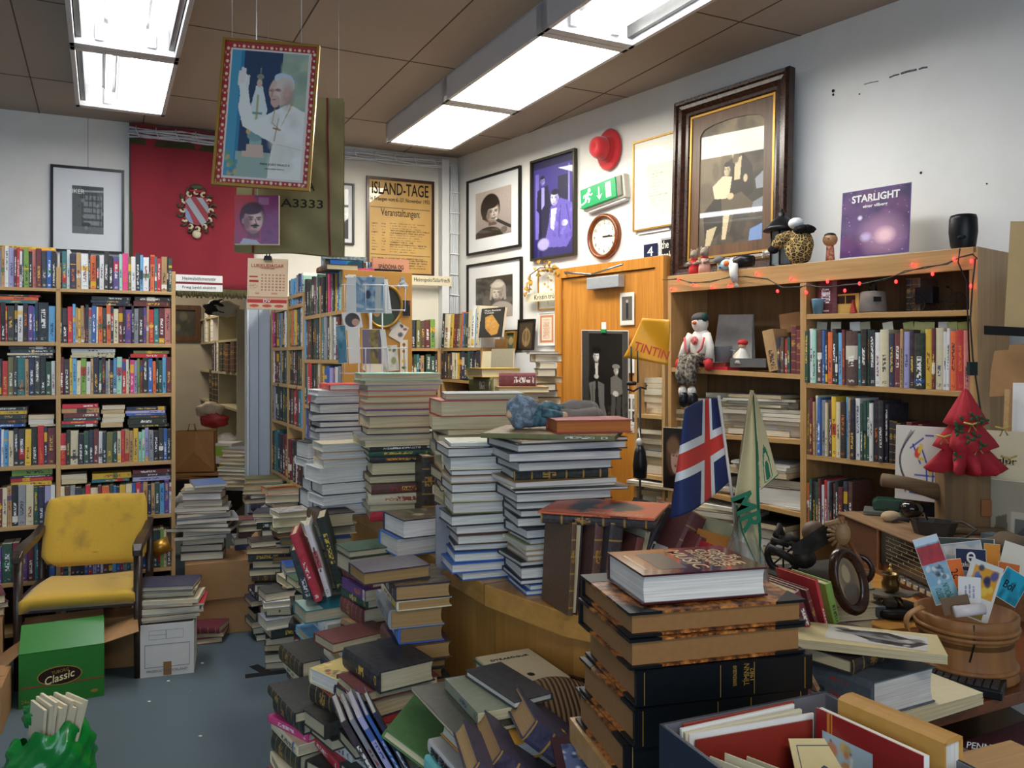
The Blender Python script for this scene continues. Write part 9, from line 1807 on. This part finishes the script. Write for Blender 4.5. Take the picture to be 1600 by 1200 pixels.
q = [Bp(u,v,2.36) for u,v in pr] + [Bp(u,v,2.46) for u,v in pr]; n = 6; mb.add(q,[tuple(range(n)),tuple(range(n,2 * n))[::-1]] + [(i,n + i,n + (i + 1) % n,(i + 1) % n) for i in range(n)],m_dw); mb.ball(Bp(1256,872,2.38),(.035,.03,.03),m_dw,14,8); mb.obj('engine_body',t)
mb = MB(); mb.ball(Bp(1272,832,2.46),(.036,.03,.035),plain('dusty_brown_tank','6a5240',.55,noisy=.2),18,10); mb.obj('tank',t); mb = MB(); mb.ball(Bp(1228,842,2.46),(.04,.025,.014),m_dw,16,8); mb.obj('saddle',t)
mb = MB(); mb.tube([Bp(1200,855,2.4),Bp(1245,877,2.38)],.012,m_dw,8); mb.tube([Bp(1205,843,2.42),Bp(1232,852,2.42)],.008,m_dw,8); mb.tube([Bp(1212,838,2.44),Bp(1218,822,2.46),Bp(1222,836,2.46)],.01,m_dw,8); mb.obj('exhaust',t)
# support for the motorbike: a pile of books
pm = P(1275,900,2.42); stack(pm.x,pm.y,ZD + .004,20,'kF3.4e aF3e cF3e zF2.4e','the pile under the wooden motorbike',GT,jr=8,ztop=Zv(892,2.42) )
# brass candle stand on its black round tray
p = PZ(1396,962,ZD); t = thing('brass_candlestick','dark brass inkstand with scrolled tray and candle cup on a round black base','candlestick',Matrix.Translation((p.x,p.y + .02,ZD + .004))); m_brs = plain('tarnished_brass','6c5a36',.3,metal=.85,noisy=.3); 
mb = MB(); mb.lathe([(.078,0),(.084,.006),(.084,.02),(.078,.026),(.03,.026)],m_black,36); mb.obj('base',t); mb = MB()
for k in range(4): a_ = k * 1.57 + .4; mb.tube([(.045 * math.cos(a_),.045 * math.sin(a_),.027),(.03 * math.cos(a_),.03 * math.sin(a_),.045),(.012 * math.cos(a_),.012 * math.sin(a_),.055)],.006,m_brs,8)
mb.obj('foot',t)
mb = MB(); n = 40; vs = [((.045 + .032 * abs(math.sin(i * 2 * math.pi / n)) ** .0 * (1 + .35 * math.cos(2 * i * 2 * math.pi / n))) * math.cos(i * 2 * math.pi / n),(.04 + .012 * math.cos(6 * i * 2 * math.pi / n)) * math.sin(i * 2 * math.pi / n)) for i in range(n)]; mb.prism(vs,.056,.062,plain('pewter_scroll','8a857a',.35,metal=.6,noisy=.2)); mb.obj('scroll_tray',t)
mb = MB(); mb.lathe([(.012,.062),(.024,.07),(.026,.09),(.021,.1),(.024,.115),(.026,.118),(.02,.118),(.018,.1)],m_brs,24); mb.obj('candle_cup',t); mb = MB(); mb.ball((0,0,.128),(.007,.007,.009),MATS['gold_foil'],10,8); mb.ball((0,0,.142),(.004,.004,.006),MATS['gold_foil'],8,6); mb.tube([(0,0,.1),(0,0,.13)],.004,m_brs,6); mb.obj('finial',t)
mb = MB(); p = P(1380,935,2.5); mb.cbox((p.x - .03,p.y,ZD + .02),(.05,.06,.035),plain('grey_blue_box','4a5258',.6)); tag(mb.obj('small_box'),uniq('small grey-blue box between the oval frame and the candlestick'),'box')
